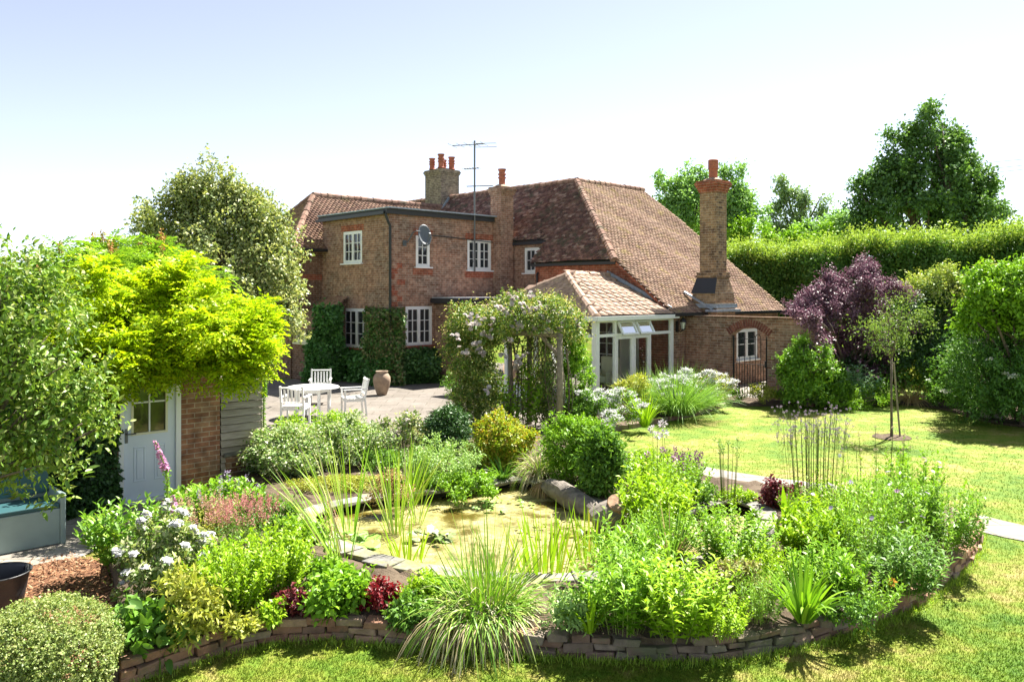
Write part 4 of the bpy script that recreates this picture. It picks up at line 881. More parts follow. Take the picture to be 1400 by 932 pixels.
def perennial(name, label, cat_, px, py, w, h, mat, n=60, m=22, L=.06, Wd=.02, z=BZ, seed=None, spread=.5, stem=.004, ang=.7, flower=None, fmat=None, fn=None, group=None, bare=.12, lean=(0, 0), oval=False, droop=.25, topleaf=1.0, stemmat=None, fs=1.0, hvar=.2, clump=.85):
    """many leafy upright stems from one rootstock; w and h are its width and height in the photo"""
    seed = seed if seed is not None else int(px*7+py*13) % 9999; rng = np.random.default_rng(seed)
    b, r, H_ = scaled(px, py, w, h, z); T = empty(name, label, cat_, b, group)
    a = rng.uniform(0, 6.28, n); q = np.sqrt(rng.random(n)); R0 = r*clump
    P = b+np.stack([np.cos(a)*q*R0*.75, np.sin(a)*q*R0*.75, np.zeros(n)], 1)
    D = unit(np.stack([np.cos(a)*q*spread+lean[0], np.sin(a)*q*spread+lean[1], np.ones(n)], 1)+rng.normal(size=(n, 3))*.07)
    hh = H_*(1-.38*q**2)*rng.uniform(1-hvar, 1+hvar*.35, n)/np.maximum(D[:, 2], .5)
    V, F = ribbons(P, D, hh, np.full(n, stem*2), np.full(n, .03), 3, tipw=2); quads_mesh('stems', V, F, stemmat or M['stem'], T)
    t = (np.arange(m)+.5)/m; t = bare+(1.0-bare)*t; tt = np.repeat(t[None], n, 0)+rng.uniform(-.5, .5, (n, m))/m
    C = P[:, None]+D[:, None]*(hh[:, None]*np.clip(tt, 0, 1))[..., None]
    az = rng.uniform(0, 6.28, (n, 1))+np.arange(m)[None]*2.4+rng.normal(size=(n, m))*.3
    el = ang*(.55+.75*tt)+rng.normal(size=(n, m))*.2
    LD = np.stack([np.cos(az)*np.cos(el), np.sin(az)*np.cos(el), np.sin(el)], -1).reshape(-1, 3); LN = unit(np.array((0, 0, 1.0))-LD*LD[:, 2:3]+rng.normal(size=LD.shape)*.25)
    ls = (L*(1.12-.5*np.abs(tt-.45)*topleaf)*rng.uniform(.75, 1.2, (n, m))).ravel()
    V, F = (oval_quads if oval else leaf_quads)(C.reshape(-1, 3), LD, LN, ls, ls*Wd/L, .2, droop); quads_mesh('leaves', V, F, mat, T)
    if flower:
        k = fn or n; ii = rng.choice(n, min(k, n), replace=False); tip = P[ii]+D[ii]*hh[ii][:, None]*1.0; f = fs
        m_ = len(ii); one = np.arange(m_)
        if flower == 'spike':
            s = np.linspace(-.25, .12, 16); C = (tip[:, None]+D[ii][:, None]*(s[None, :, None]*f*.5)).reshape(-1, 3); V, F = fl_ball(rng, C, .010*f, 3, .018*f, .012*f); ow = np.repeat(one, 48)
        elif flower == 'plume':
            s = rng.random((m_, 40)); dd = rdir(rng, m_*40).reshape(m_, 40, 3); C = tip[:, None]+D[ii][:, None]*(s[..., None]*.16*f)+dd*((1-s)*.045*f)[..., None]; C = C.reshape(-1, 3); V, F = leaf_quads(C, rdir(rng, len(C))+np.array((0, 0, 1.)), rdir(rng, len(C)), np.full(len(C), .022*f), np.full(len(C), .010*f)); ow = np.repeat(one, 40)
        elif flower == 'ball': V, F = fl_ball(rng, tip, .02*f, 26, .022*f, .016*f); ow = np.repeat(one, 26)
        elif flower == 'disc': V, F = fl_disc(rng, tip+D[ii]*.01, D[ii]+rng.normal(size=(m_, 3))*.4, .03*f, 9); ow = np.tile(one, 9)
        flower_parts('flower', V, F, ow, fmat, T, 40)
    return T
def grassclump(name, label, cat_, px, py, w, h, mats, n=120, Wd=.012, z=BZ, seed=None, spread=.9, bend=.5, base_r=.18, group=None, seg=6, part='blades', bendvar=.4, lean=(0, 0), hvar=.3, rad=None, stray=.35):
    """mats: list of (part name, material, share, extra bend)"""
    seed = seed if seed is not None else int(px*5+py*11) % 9999; rng = np.random.default_rng(seed); b, r, H_ = scaled(px, py, w, h, z)
    T = empty(name, label, cat_, b, group); r0 = r*base_r
    for pn, mat, share, xb in mats:
        k = int(n*share); a = rng.uniform(0, 6.28, k); q = np.sqrt(rng.random(k)); P = b+np.stack([np.cos(a)*q*r0, np.sin(a)*q*r0, np.zeros(k)], 1)
        a2 = a+rng.normal(size=k)*stray; D = unit(np.stack([np.cos(a2)*q*spread+lean[0], np.sin(a2)*q*spread+lean[1], np.ones(k)], 1)); bd = np.clip(bend*(.35+.9*q)+xb+rng.normal(size=k)*bendvar*.4, .02, 1.3)
        L = H_*1.08*rng.uniform(1-hvar, 1.1, k)*(1+.35*bd); V, F = ribbons(P, D, L, Wd*rng.uniform(.7, 1.25, k), bd, seg, .55, rng); quads_mesh(pn, V, F, mat, T)
    return T
def mound(name, label, cat_, px, py, w, h, mat, n=900, per=7, L=.03, Wd=.016, z=BZ, seed=None, group=None, shell=.6, amp=.14, flower=None, fmat=None, fn=60, fs=1.0, up=.6, depth=1.0, stems=True, oval=False, spread=None, base=None, rad=None, stemmat=None, squash=.52, gvt=.1, tuft=True):
    seed = seed if seed is not None else int(px*3+py*17) % 9999; rng = np.random.default_rng(seed)
    if base is None: b, r, H_ = scaled(px, py, w, h, z)
    else: b = np.asarray(base, float); r, H_ = rad
    T = empty(name, label, cat_, b, group); lobes = [(b[0], b[1], b[2]+H_*squash, r, r*depth, H_*(1-squash)*1.02)]
    for k in range(4):
        a = rng.uniform(0, 6.28); lobes.append((b[0]+math.cos(a)*r*.45, b[1]+math.sin(a)*r*.45*depth, b[2]+H_*rng.uniform(.4, .62), r*.55, r*.55*depth, H_*.36))
    P, O = (tufted(rng, lobes, n, shell, amp, -.95, max(n//11, 26), .27, 1.35) if tuft else crown_points(rng, lobes, n, shell, amp, -.95)); P[:, 2] = np.maximum(P[:, 2], b[2]+.02)
    V, F = sprays(rng, P, O, per, spread or L*1.3, L, Wd, up=up, oval=oval, gvt=gvt); quads_mesh('foliage', V, F, mat, T)
    if stems:
        mb = MB()
        for k in range(9):
            a = rng.uniform(0, 6.28); q = rng.uniform(.2, .8); e = b+np.array((math.cos(a)*q*r, math.sin(a)*q*r*depth, H_*rng.uniform(.5, .85))); mb.tube([b, (b+e)/2+np.array((0, 0, H_*.08)), e], [max(.008, r*.018), max(.006, r*.014), .004], 5)
        mb.build('stems', stemmat or M['bark'], T, uv=False)
    if flower:
        c_ = b+Z3*H_*.45; rel_ = (P-c_)/np.array((r, r*depth, H_*.55)); ext = np.linalg.norm(rel_, axis=1)
        score = ext*.8+.55*rel_[:, 2]-.25*rel_[:, 1]+rng.normal(size=len(P))*.28; k = np.argsort(-score)[:fn*3]; k = rng.choice(k, min(fn, len(k)), replace=False)
        OO = unit(rel_[k]+np.array((0, 0, .35))); C = P[k]+OO*L*1.5; one = np.arange(len(k))
        if flower == 'disc': V, F = fl_disc(rng, C, OO*.5+np.array((.1, -.2, .9)), .03*fs, 8); ow = np.tile(one, 8)
        elif flower == 'rose':
            out = [fl_disc(rng, C+OO*.012*i*fs, OO*.5+np.array((.15, -.15, .9))+rng.normal(size=(len(k), 3))*.2, .045*fs*(1-.22*i), 6, .8) for i in range(3)]; V, F = cat(out); ow = np.tile(one, 18)
        elif flower == 'umbel':
            kk = 30; dd = rdir(rng, len(k)*kk).reshape(len(k), kk, 3)*np.array((1, 1, .3)); Q = (C[:, None]+dd*.065*fs*rng.random((len(k), kk, 1))**.5).reshape(-1, 3); V, F = leaf_quads(Q, rdir(rng, len(Q)), np.array((0, -.3, 1.))+rdir(rng, len(Q))*.4, np.full(len(Q), .024*fs), np.full(len(Q), .020*fs)); ow = np.repeat(one, kk)
        flower_parts('flower', V, F, ow, fmat, T, 40)
    return T
M['stem'] = leafmat('green_stem', [(.12, .17, .04), (.17, .20, .06)], .1)
M['stem_brown'] = leafmat('brown_stem', [(.16, .10, .06), (.22, .15, .09)], .0)
g = leafmat
LM = dict(
 lime=g('lime_leaf', [(.13, .23, .010), (.18, .29, .014), (.22, .32, .02), (.09, .17, .010)], .40),
 lime2=g('fresh_leaf', [(.085, .18, .012), (.12, .23, .016), (.16, .27, .02), (.06, .13, .012)], .38),
 mid=g('mid_leaf', [(.065, .14, .02), (.09, .18, .022), (.05, .11, .018), (.12, .21, .03)], .38),
 dark=g('dark_leaf', [(.022, .06, .018), (.035, .085, .022), (.05, .11, .025), (.018, .045, .016)], .25, .10, gain=1.5),
 ivy=g('ivy_leaf', [(.028, .085, .020), (.045, .12, .026), (.06, .14, .03), (.02, .06, .016)], .3, .12, gain=2.3),
 golden=g('golden_leaf', [(.33, .42, .010), (.39, .46, .014), (.28, .39, .010), (.21, .34, .012), (.26, .38, .012), (.38, .44, .016)], .5, .04, gain=1.32),
 sumac=g('sumac_leaf', [(.12, .22, .02), (.17, .28, .025), (.08, .16, .022), (.20, .28, .03)], .4),
 holly=g('variegated_leaf', [(.06, .11, .035), (.34, .35, .15), (.10, .15, .05), (.24, .27, .10), (.09, .14, .045), (.44, .44, .20), (.30, .32, .12)], .35, .10, gain=1.55),
 apple=g('orchard_leaf', [(.06, .12, .018), (.10, .17, .025), (.15, .21, .035), (.045, .085, .015), (.24, .26, .09)], .40, .08, gain=2.0),
 euon=g('pale_variegated_leaf', [(.24, .29, .09), (.12, .19, .04), (.34, .37, .14), (.16, .23, .055)], .3, .06, gain=1.25),
 white_var=g('white_edged_leaf', [(.42, .46, .24), (.08, .19, .03), (.55, .56, .36), (.13, .25, .04), (.24, .34, .08)], .3, gain=1.25),
 silver=g('silver_leaf', [(.17, .27, .08), (.22, .31, .10), (.13, .22, .07)], .3),
 lav=g('lavender_leaf', [(.12, .22, .045), (.17, .27, .06), (.09, .17, .04)], .3),
 purple=g('purple_leaf', [(.075, .035, .055), (.12, .06, .085), (.05, .025, .045), (.20, .11, .14), (.09, .05, .07), (.22, .14, .17)], .3, .10, (1.1, .9, 1), gain=1.6),
 hedge=g('hedge_leaf', [(.06, .14, .025), (.09, .18, .03), (.04, .10, .02), (.12, .21, .035)], .38, .08, gain=1.75),
 hedge_tip=g('hedge_tip_leaf', [(.16, .24, .04), (.22, .28, .06), (.13, .21, .03)], .4),
 tree=g('tree_leaf', [(.05, .105, .03), (.07, .13, .036), (.04, .085, .028), (.10, .17, .045)], .4, .08, gain=2.1),
 tree_far=g('far_tree_leaf', [(.10, .18, .06), (.14, .23, .07), (.08, .15, .055)], .45, gain=2.2),
 spirea=g('gold_orange_leaf', [(.24, .31, .018), (.32, .34, .025), (.40, .24, .035), (.16, .27, .018), (.28, .35, .025), (.20, .30, .02)], .42, gain=1.25),
 red=g('red_leaf', [(.22, .012, .02), (.15, .010, .018), (.28, .025, .03), (.10, .01, .015)], .4, .08, (1.2, .8, .8), gain=1.1),
 maroon=g('maroon_leaf', [(.10, .02, .03), (.15, .035, .04), (.07, .018, .025)], .35, .08, (1.1, .8, .8), gain=1.5),
 straw=g('straw_blade', [(.42, .36, .22), (.52, .46, .30), (.34, .27, .15), (.30, .30, .12)], .25, .05, (1, 1, .9), gain=1.25),
 sedge=g('sedge_blade', [(.07, .16, .018), (.11, .21, .024), (.16, .25, .035), (.24, .27, .08)], .35, .06),
 reed=g('reed_blade', [(.12, .24, .018), (.17, .29, .025), (.22, .32, .04), (.26, .30, .08)], .4, .06),
 yellow=g('yellow_green_leaf', [(.32, .35, .06), (.40, .40, .08), (.22, .28, .04), (.30, .28, .06)], .4, gain=1.25),
 blue=g('blue_green_leaf', [(.14, .26, .14), (.18, .31, .17), (.10, .20, .10)], .4, gain=2.5),
 tan=g('tan_blade', [(.38, .26, .12), (.46, .34, .18), (.32, .20, .09), (.30, .30, .10)], .3, .05, (1, 1, .9), gain=1.25),
 lily=g('lily_pad', [(.10, .19, .03), (.14, .24, .04), (.07, .14, .03)], .1, .15),
 gate_green=g('glossy_leaf', [(.09, .19, .02), (.13, .25, .025), (.06, .14, .018), (.20, .30, .03)], .35, .10),
)
PW = petal('white', (.75, .76, .68)); PPINK = petal('pale_pink', (.86, .50, .46), (.92, .74, .68)); PMAG = petal('mauve', (.50, .26, .48), (.62, .38, .58)); PPUR = petal('purple', (.20, .07, .17)); PROS = petal('dusty_rose', (.55, .22, .22), (.62, .33, .28)); PLAV = petal('lilac', (.42, .34, .52)); POR = petal('orange', (.75, .25, .04)); PCRM = petal('cream', (.70, .66, .46)); PFOX = petal('foxglove', (.58, .22, .42), (.70, .36, .55))
# ------------------------------------------------------------------ garden shed
S0 = np.array((-5.53, 11.3, 0.0)); V3 = -T3
shed = empty('garden_shed', 'small brick and weatherboard garden shed with a pale half glazed door, under golden foliage', 'shed', S0)
def Sp(s, k, z=0.0): return S0+U3*s+V3*k+Z3*z               # along the front, back into the shed, up
sd = MB(); wall(sd, Sp(-2.2, 0), U3, 2.2, 0, 2.1, (), V3)
wall(sd, Sp(.87, 0), U3, .60, 0, 2.1, (), V3); wall(sd, Sp(0, 0), U3, .87, 1.98, 2.1, (), V3)
sd.face([Sp(-2.2, 0), Sp(-2.2, 2.4), Sp(-2.2, 2.4, 2.1), Sp(-2.2, 0, 2.1)]); sd.face([Sp(1.47, .02), Sp(1.47, 2.4), Sp(1.47, 2.4, 2.1), Sp(1.47, .02, 2.1)]); sd.face([Sp(-2.2, 2.4), Sp(1.47, 2.4), Sp(1.47, 2.4, 2.1), Sp(-2.2, 2.4, 2.1)])
sd.build('wall', M['brick_shed'], shed)
ro = MB(); ro.box(Sp(-.35, 1.2, 2.14), U3*2.0, V3*1.35, Z3*.035); ro.build('roof', M['dark_felt'], shed)
df = MB()
for s in (.035, .835): df.box(Sp(s, .03, .99), U3*.035, V3*.05, Z3*.99)
df.box(Sp(.435, .03, 1.945), U3*.364, V3*.05, Z3*.035); df.box(Sp(.435, .0, .02), U3*.364, V3*.07, Z3*.02); dfo = df.build('door_frame', M['white'], shed)
dr = MB(); d0, d1 = .075, .795; gx0, gx1, gz0, gz1 = .195, .675, .98, 1.82
for s0, s1, z0, z1 in ((d0, gx0, .045, 1.905), (gx1, d1, .045, 1.905), (gx0, gx1, .045, gz0), (gx0, gx1, gz1, 1.905)): dr.box(Sp((s0+s1)/2, .045, (z0+z1)/2), U3*(s1-s0)/2, V3*.022, Z3*(z1-z0)/2)
dro = dr.build('door', M['door_paint'], shed); dro['label'] = 'pale blue-white door with four panes over two panels'
bd = MB()
for s in (gx0+.0, gx1): bd.box(Sp(s, .026, (gz0+gz1)/2), U3*.016, V3*.014, Z3*(gz1-gz0)/2)
for z in (gz0, gz1): bd.box(Sp((gx0+gx1)/2, .027, z), U3*((gx1-gx0)/2+.016), V3*.013, Z3*.016)
bd.build('glazing_bead', M['cream'], dro)
bd = MB(); bd.box(Sp((gx0+gx1)/2, .034, (gz0+gz1)/2), U3*.011, V3*.010, Z3*((gz1-gz0)/2-.017)); bd.box(Sp((gx0+gx1)/2, .035, gz0+(gz1-gz0)*.53), U3*((gx1-gx0)/2-.017), V3*.009, Z3*.011); bd.build('glazing_bar', M['white'], dro)
gl = MB()
for i in (0, 1):
    for j in (0, 1):
        u0, u1 = gx0+(gx1-gx0)*i/2, gx0+(gx1-gx0)*(i+1)/2; w0, w1 = gz0+(gz1-gz0)*j/2, gz0+(gz1-gz0)*(j+1)/2; e = random.uniform(-.004, .004); gl.face([Sp(u0, .045+e, w0), Sp(u1, .045-e, w0), Sp(u1, .045, w1), Sp(u0, .045, w1)])
gl.build('pane', plain('shed_glass', (.035, .035, .02), .05, spec=.8, var=.4, bscale=6), dro)
for s0, s1 in ((.215, .375), (.50, .66)):
    p = MB(); z0, z1 = .30, .80
    for a, b, c, e in ((s0, s1, z0, z0+.02), (s0, s1, z1-.02, z1), (s0, s0+.02, z0+.021, z1-.021), (s1-.02, s1, z0+.021, z1-.021)): p.box(Sp((a+b)/2, .022, (c+e)/2), U3*(b-a)/2, V3*.008, Z3*(e-c)/2)
    p.box(Sp((s0+s1)/2, .020, (z0+z1)/2), U3*((s1-s0)/2-.04), V3*.006, Z3*((z1-z0)/2-.04)); p.build('panel_moulding', M['door_paint'], dro, bevel=.004)
hd = MB(); hd.box(Sp(.115, .018, .97), U3*.02, V3*.006, Z3*.10); hd.tube([Sp(.115, .01, 1.0), Sp(.115, -.04, 1.0), Sp(.225, -.045, 1.0)], .010, 6); hd.build('handle', M['alu'], dro, uv=False)
wbd = MB(); n = 13
for j in range(n):
    z = .05+j*.115; L0 = 1.49+.0; L1 = 2.17; zz = min(z+.101, 1.60); tilt = .018
    wbd.hexa([Sp(L0, -.01, z), Sp(L1, -.01, z), Sp(L1, .012, z), Sp(L0, .012, z)], [Sp(L0, .030, zz), Sp(L1, .030, zz), Sp(L1, .052, zz), Sp(L0, .052, zz)])
wbd.build('weatherboard', M['board'], shed); wbd = MB(); wbd.face([Sp(1.485, .062, .02), Sp(2.165, .062, .02), Sp(2.165, .062, 1.6), Sp(1.485, .062, 1.6)]); wbd.build('board_shadow_backing', M['dark_felt'], shed); wbd = MB()  # dark sheet behind the gaps stands in for the shadow lines between boards
for j in range(n):
    z = .05+j*.115; wbd.hexa([Sp(2.16, .06, z), Sp(2.16, 1.6, z), Sp(2.185, 1.6, z), Sp(2.185, .06, z)], [Sp(2.155, .06, z+.13), Sp(2.155, 1.6, z+.13), Sp(2.17, 1.6, z+.13), Sp(2.17, .06, z+.13)])
wbd.build('weatherboard', M['board'], shed)
cp_ = MB(); cp_.tube([Sp(1.48, .02, 1.62), Sp(1.8, .0, 1.66), Sp(2.2, .0, 1.60)], .035, 6); cp_.box(Sp(1.82, .8, 1.60), U3*.40, V3*.80, Z3*.02); cp_.build('bin_store_roof', M['wood'], shed)

pier = empty('brick_pier', 'short brick pier topped with a flat stone in front of the weatherboards', 'pier', G(318, 662, 0)); b = G(318, 662, 0)
pm = MB(); pm.box(b+Z3*.24, U3*.17, V3*.14, Z3*.24); pm.build('pier', M['brick_shed'], pier)
pm = MB(); pm.box(b+Z3*.51, U3*.21+Z3*.01, V3*.18, Z3*.03); pm.build('cap_stone', M['stone'], pier, bevel=.01)
tb = MB(); tb.box(b+np.array((.03, -.02, .575)), U3*.08, V3*.05, Z3*.033); o = tb.build('loose_brick', M['edge_brick'], None, base=b+Z3*.54, bevel=.006); tag(o, 'loose brick lying on top of the short pier', 'brick')

# storage bench, tub
bn = empty('storage_bench', 'teal and grey green plastic storage bench beside the ivy clad wall', 'storage bench', G(45, 748)); c0 = G(90, 742, .012)
bx_ = lambda a, k, z: c0-U3*a+V3*k+Z3*z
q = MB(); q.box(bx_(.72, .02, .22), U3*.66, V3*.02, Z3*.21); q.box(bx_(.72, .56, .40), U3*.66, V3*.02, Z3*.39); q.build('box', M['grey_green'], bn, bevel=.01)
q = MB(); q.box(bx_(.03, .29, .30), U3*.03, V3*.30, Z3*.30); q.build('side_panel', M['grey_green'], bn, bevel=.012); q = MB(); q.box(bx_(1.41, .29, .30), U3*.03, V3*.30, Z3*.30); q.build('side_panel', M['grey_green'], bn, bevel=.012)
q = MB(); q.box(bx_(.72, .27, .46), U3*.655, V3*.27, Z3*.025); q.build('seat', M['teal'], bn, bevel=.012); q = MB(); q.box(bx_(.72, .50, .70), U3*.655, V3*.03, Z3*.16); q.build('backrest', M['teal'], bn, bevel=.012)
tubp = G(-4, 838, .03); tub = empty('rubber_tub', 'flexible black rubber tub standing on the wood chips', 'tub', tubp)
q = MB(); q.lathe(tubp, [(.20, .01), (.235, .20), (.265, .36), (.285, .375), (.285, .385), (.262, .383), (.255, .36), (.225, .20), (.19, .03)], 32); q.build('bucket', M['rubber'], tub, smooth=True, uv=False)
q = MB(); q.tube([tubp+np.array((.24*math.cos(a), .24*math.sin(a), .345+.06*math.sin((a-.2)/.8*math.pi)))*1.0 for a in np.linspace(.2, 1.0, 8)], .014, 6); q.build('handle', M['rubber'], tub, uv=False)

# ------------------------------------------------------------------ garden table and chairs, urn, walls on the patio
tc_ = G(428, 570); tab = empty('garden_table', 'round white wooden garden table on the patio', 'table', tc_)
q = MB(); q.lathe(tc_+Z3*.70, [(.59, .0), (.62, .008), (.62, .030), (.60, .038)], 40); q.build('table_top', M['white_furn'], tab)
for a in (.6, 2.2, 3.75, 5.3):
    q = MB(); d = np.array((math.cos(a), math.sin(a), 0)); q.box(tc_+d*.40+Z3*.35, np.array((.032, 0, 0)), np.array((0, .032, 0)), Z3*.35); q.build('leg', M['white_furn'], tab)
q = MB()
for a, b_ in ((.6, 2.2), (2.2, 3.75), (3.75, 5.3), (5.3, .6)):
    d1, d2 = [np.array((math.cos(x), math.sin(x), 0))*.40 for x in (a, b_)]; q.bar(tc_+d1*.96+d2*.04+Z3*.645, tc_+d1*.04+d2*.96+Z3*.645, .022, .09)
q.build('apron', M['white_furn'], tab)
def chair(px, py, face, label):
    b = G(px, py, .006); T = empty('garden_chair', label, 'chair', b, 'white chairs round the patio table'); f = np.array((math.cos(face), math.sin(face), 0)); s = np.array((-f[1], f[0], 0)); m = M['white_furn']
    P = lambda x, y, z: b+f*x+s*y+Z3*z
    def part(name, fn):
        q = MB(); fn(q); return q.build(name, m, T, bevel=.004)
    for y in (-.25, .25):
        part('leg', lambda q: q.bar(P(.24, y, 0), P(.24, y, .63), .045, .045, f)); part('leg', lambda q: (q.bar(P(-.28, y, 0), P(-.235, y, .44), .045, .045, f), q.bar(P(-.235, y, .43), P(-.33, y, .90), .045, .040, f)))
        part('armrest', lambda q: q.box(P(-.01, y*1.06, .645), f*.29, s*.03, Z3*.013))
    def seat(q):
        for k in range(6): q.box(P(-.20+k*.086, 0, .425+.006*abs(k-2.5)), f*.037, s*.275, Z3*.011)
        q.box(P(.235, 0, .385), f*.014, s*.225, Z3*.03); q.box(P(-.235, 0, .385), f*.014, s*.225, Z3*.03)
        for y in (-.25, .25): q.box(P(0, y, .385), f*.22, s*.014, Z3*.03)
    part('seat', seat)
    def back(q):
        q.bar(P(-.322, -.225, .865), P(-.322, .225, .865), .075, .026, Z3); q.bar(P(-.258, -.225, .52), P(-.258, .225, .52), .05, .022, Z3)
        for k in range(5):
            y = -.16+k*.08; q.bar(P(-.263, y, .545), P(-.315, y, .83), .045, .014, f)
    part('backrest', back)
ctr = tc_
for px, py, lab in ((404, 580, 'white slatted armchair on the near side of the round table, its back to the pond'), (438, 551, 'white slatted armchair behind the round table, nearest the ivy'), (483, 567, 'white slatted armchair to the right of the round table, seen from its side')):
    b = G(px, py); d = ctr-b; chair(px, py, math.atan2(d[1], d[0])+(.1 if px == 404 else 0), lab)
pb_ = G(522, 540); urn = empty('terracotta_urn', 'large pale terracotta urn standing against the ivy', 'urn', pb_)
q = MB(); q.lathe(pb_, [(r_*.9, z_*.92) for r_, z_ in [(.15, .0), (.17, .05), (.25, .28), (.285, .45), (.275, .58), (.21, .68), (.17, .71), (.20, .75), (.205, .77), (.17, .77), (.15, .71), (.18, .55)]], 28); q.build('vessel', M['terracotta_pale'], urn, smooth=True, uv=False)
q = MB()
for a in np.linspace(0, 6.28, 10)[:-1]: q.lathe(pb_+np.array((.245*math.cos(a), .245*math.sin(a), .44)), [(.015, -.03), (.04, 0), (.015, .03)], 8)
lw_ = empty('patio_wall', 'low stone capped brick wall at the edge of the patio beside the dark round shrub', 'wall', G(596, 606)); b = G(596, 606)
q = MB(); q.box(b+Z3*.16+V3*.35, U3*.10, V3*.55, Z3*.16); q.build('wall', M['brick_shed'], lw_); q = MB(); q.box(b+Z3*.345+V3*.35, U3*.15, V3*.6, Z3*.025); q.build('coping', M['stone'], lw_, bevel=.01)

# ------------------------------------------------------------------ rose arch
b0 = G(765, 594); b1 = G(697, 584); 
arch = empty('rose_arch', 'rustic wooden garden arch of grey posts with a trellis side', 'garden arch', b0)
dx_ = np.array((.80, .60, 0)); sx = -T3*0+np.array((-.2, 1.0, 0)); sx /= np.linalg.norm(sx)
posts = [b0, b0+sx*1.35+np.array((-.35, 0, 0)), b1, b1+sx*1.2+np.array((-.75, .1, 0))]; hh = [2.12, 2.12, 1.9, 2.05]
for p, h_, r in zip(posts, hh, (.075, .065, .05, .06)):
    q = MB(); q.tube([p, p+Z3*h_*.5+np.array((.012, 0, 0)), p+Z3*h_], [r, r*.95, r*.9], 10); q.build('post', M['wood'], arch, smooth=True)
q = MB()
for i, j in ((0, 1), (2, 3), (0, 2), (1, 3)): q.tube([posts[i]+Z3*2.10, posts[j]+Z3*2.10], .05, 8)
q.build('beam', M['wood'], arch, uv=False)
q = MB(); q.tube([posts[0]+Z3*1.65, posts[0]+(posts[2]-posts[0])*.38+Z3*2.1], .045, 8); q.build('brace', M['wood'], arch, uv=False)
q = MB(); p, e = posts[0], posts[1]; d = e-p; Ld = np.linalg.norm(d); d /= Ld
for k in range(-9, 14):
    for sg in (-1, 1):
        a0 = k*.17; pts = []
        for z in np.linspace(.1, 2.2, 22):
            s_ = a0+sg*(z-.1)*.8+(0 if sg > 0 else .4)
            if .08 < s_ < Ld-.08: pts.append(p+d*s_+Z3*z+np.array((.008*sg, 0, 0)))
        if len(pts) > 1: q.bar(pts[0], pts[-1], .022, .008, np.cross(d, Z3))
q.build('trellis', M['wood'], arch)

rng = np.random.default_rng(77)
mid = (posts[0]+posts[1]+posts[2]+posts[3])/4
rose = empty('climbing_rose', 'rambling rose with pale pink blooms smothering the wooden arch', 'climbing rose', posts[3])
yc = mid[1]
def lp(px, py, Y, r, ry, rz): p = at(px, py, Y); return (p[0], p[1], p[2], r, ry, rz)
lobes = [lp(705, 428, yc, .62, .8, .40), lp(655, 452, yc-.1, .62, .75, .42), lp(755, 436, yc-.1, .60, .75, .42), lp(640, 485, yc, .50, .6, .55), lp(656, 520, yc+.1, .52, .6, .6), lp(668, 560, yc+.1, .46, .55, .5), lp(626, 462, yc, .30, .4, .3), lp(780, 448, yc-.1, .28, .5, .38), lp(740, 424, yc, .5, .7, .28), lp(635, 436, yc-.1, .34, .6, .28), lp(680, 462, yc, .5, .7, .32)]
pm_ = (posts[0]+posts[1])/2; lobes += [(pm_[0]+.08, pm_[1], 1.3, .10, .62, .75), (pm_[0]+.08, pm_[1]+.2, .6, .12, .6, .6), (posts[1][0], posts[1][1], 1.2, .22, .25, .9), lp(640, 545, yc+.1, .45, .5, .5), lp(755, 436, b0[1]-.05, .42, .35, .32), lp(715, 436, b0[1]+.05, .48, .35, .30), lp(675, 445, b0[1]+.1, .42, .35, .32), lp(786, 450, b0[1]+.1, .16, .3, .30)]
P, O = crown_points(rng, lobes, 3300, .45, .16, -.85)
V, F = sprays(rng, P, O, 11, .11, .065, .034, up=.55, gvt=.3); quads_mesh('foliage', V, F, LM['rose'] if 'rose' in LM else leafmat('rose_leaf', [(.045, .095, .018), (.07, .13, .022), (.11, .16, .03), (.19, .20, .06), (.035, .07, .016)], .38, .08), rose)
V2, F2 = sprays(rng, P[::3]+O[::3]*.10, O[::3], 5, .14, .05, .022, up=.5); quads_mesh('new_shoots', V2, F2, leafmat('rose_shoot', [(.34, .24, .12), (.28, .30, .08), (.40, .30, .18), (.24, .28, .06)], .4), rose)
q = MB()
for k in range(34):
    p = posts[rng.choice([3, 2, 1, 1, 0])]; s0 = p+np.array((*rng.normal(0, .12, 2), 0)); e = s0+np.array((*rng.normal(0, .22, 2), rng.uniform(1.4, 2.2))); m_ = (s0+e)/2+np.array((*rng.normal(0, .16, 2), 0)); q.tube(smooth_line([s0, m_, e], 2), rng.uniform(.006, .018), 5)
q.build('stems', M['bark'], rose, uv=False)
cl = np.array([at(px, py, yc-.72+.1*abs(px-700)/100) for px, py in ((641, 445), (648, 440), (663, 456), (668, 459), (657, 478), (661, 481), (686, 484), (714, 416), (722, 425), (729, 424), (735, 448), (744, 436), (770, 440), (766, 447), (705, 444), (712, 446), (708, 441), (692, 428), (700, 412), (690, 425), (672, 440), (656, 436), (716, 487), (712, 492), (704, 502), (666, 533), (622, 463), (634, 480), (760, 425), (778, 428), (740, 418), (726, 405), (790, 444), (652, 470), (700, 406), (640, 432), (750, 455), (680, 420), (694, 466))])
cl = np.repeat(cl, 5, 0)+rng.normal(size=(len(cl)*5, 3))*np.array((.055, .04, .045)); cl[:, 1] -= .50; cl[:, 0] *= 1-.50/yc; cl[:, 2] = 3+(cl[:, 2]-3)*(1-.50/yc); nrm = unit(np.array((.15, -.5, .8))+rng.normal(size=cl.shape)*.4)
V, F = cat([fl_disc(rng, cl+nrm*.014*i, nrm+rng.normal(size=cl.shape)*.15, .060*(1-.2*i), 7, .8) for i in range(3)]); flower_parts('bloom_cluster', V, F, np.tile(np.repeat(np.arange(len(cl)//5), 5), 21), PPINK, rose)
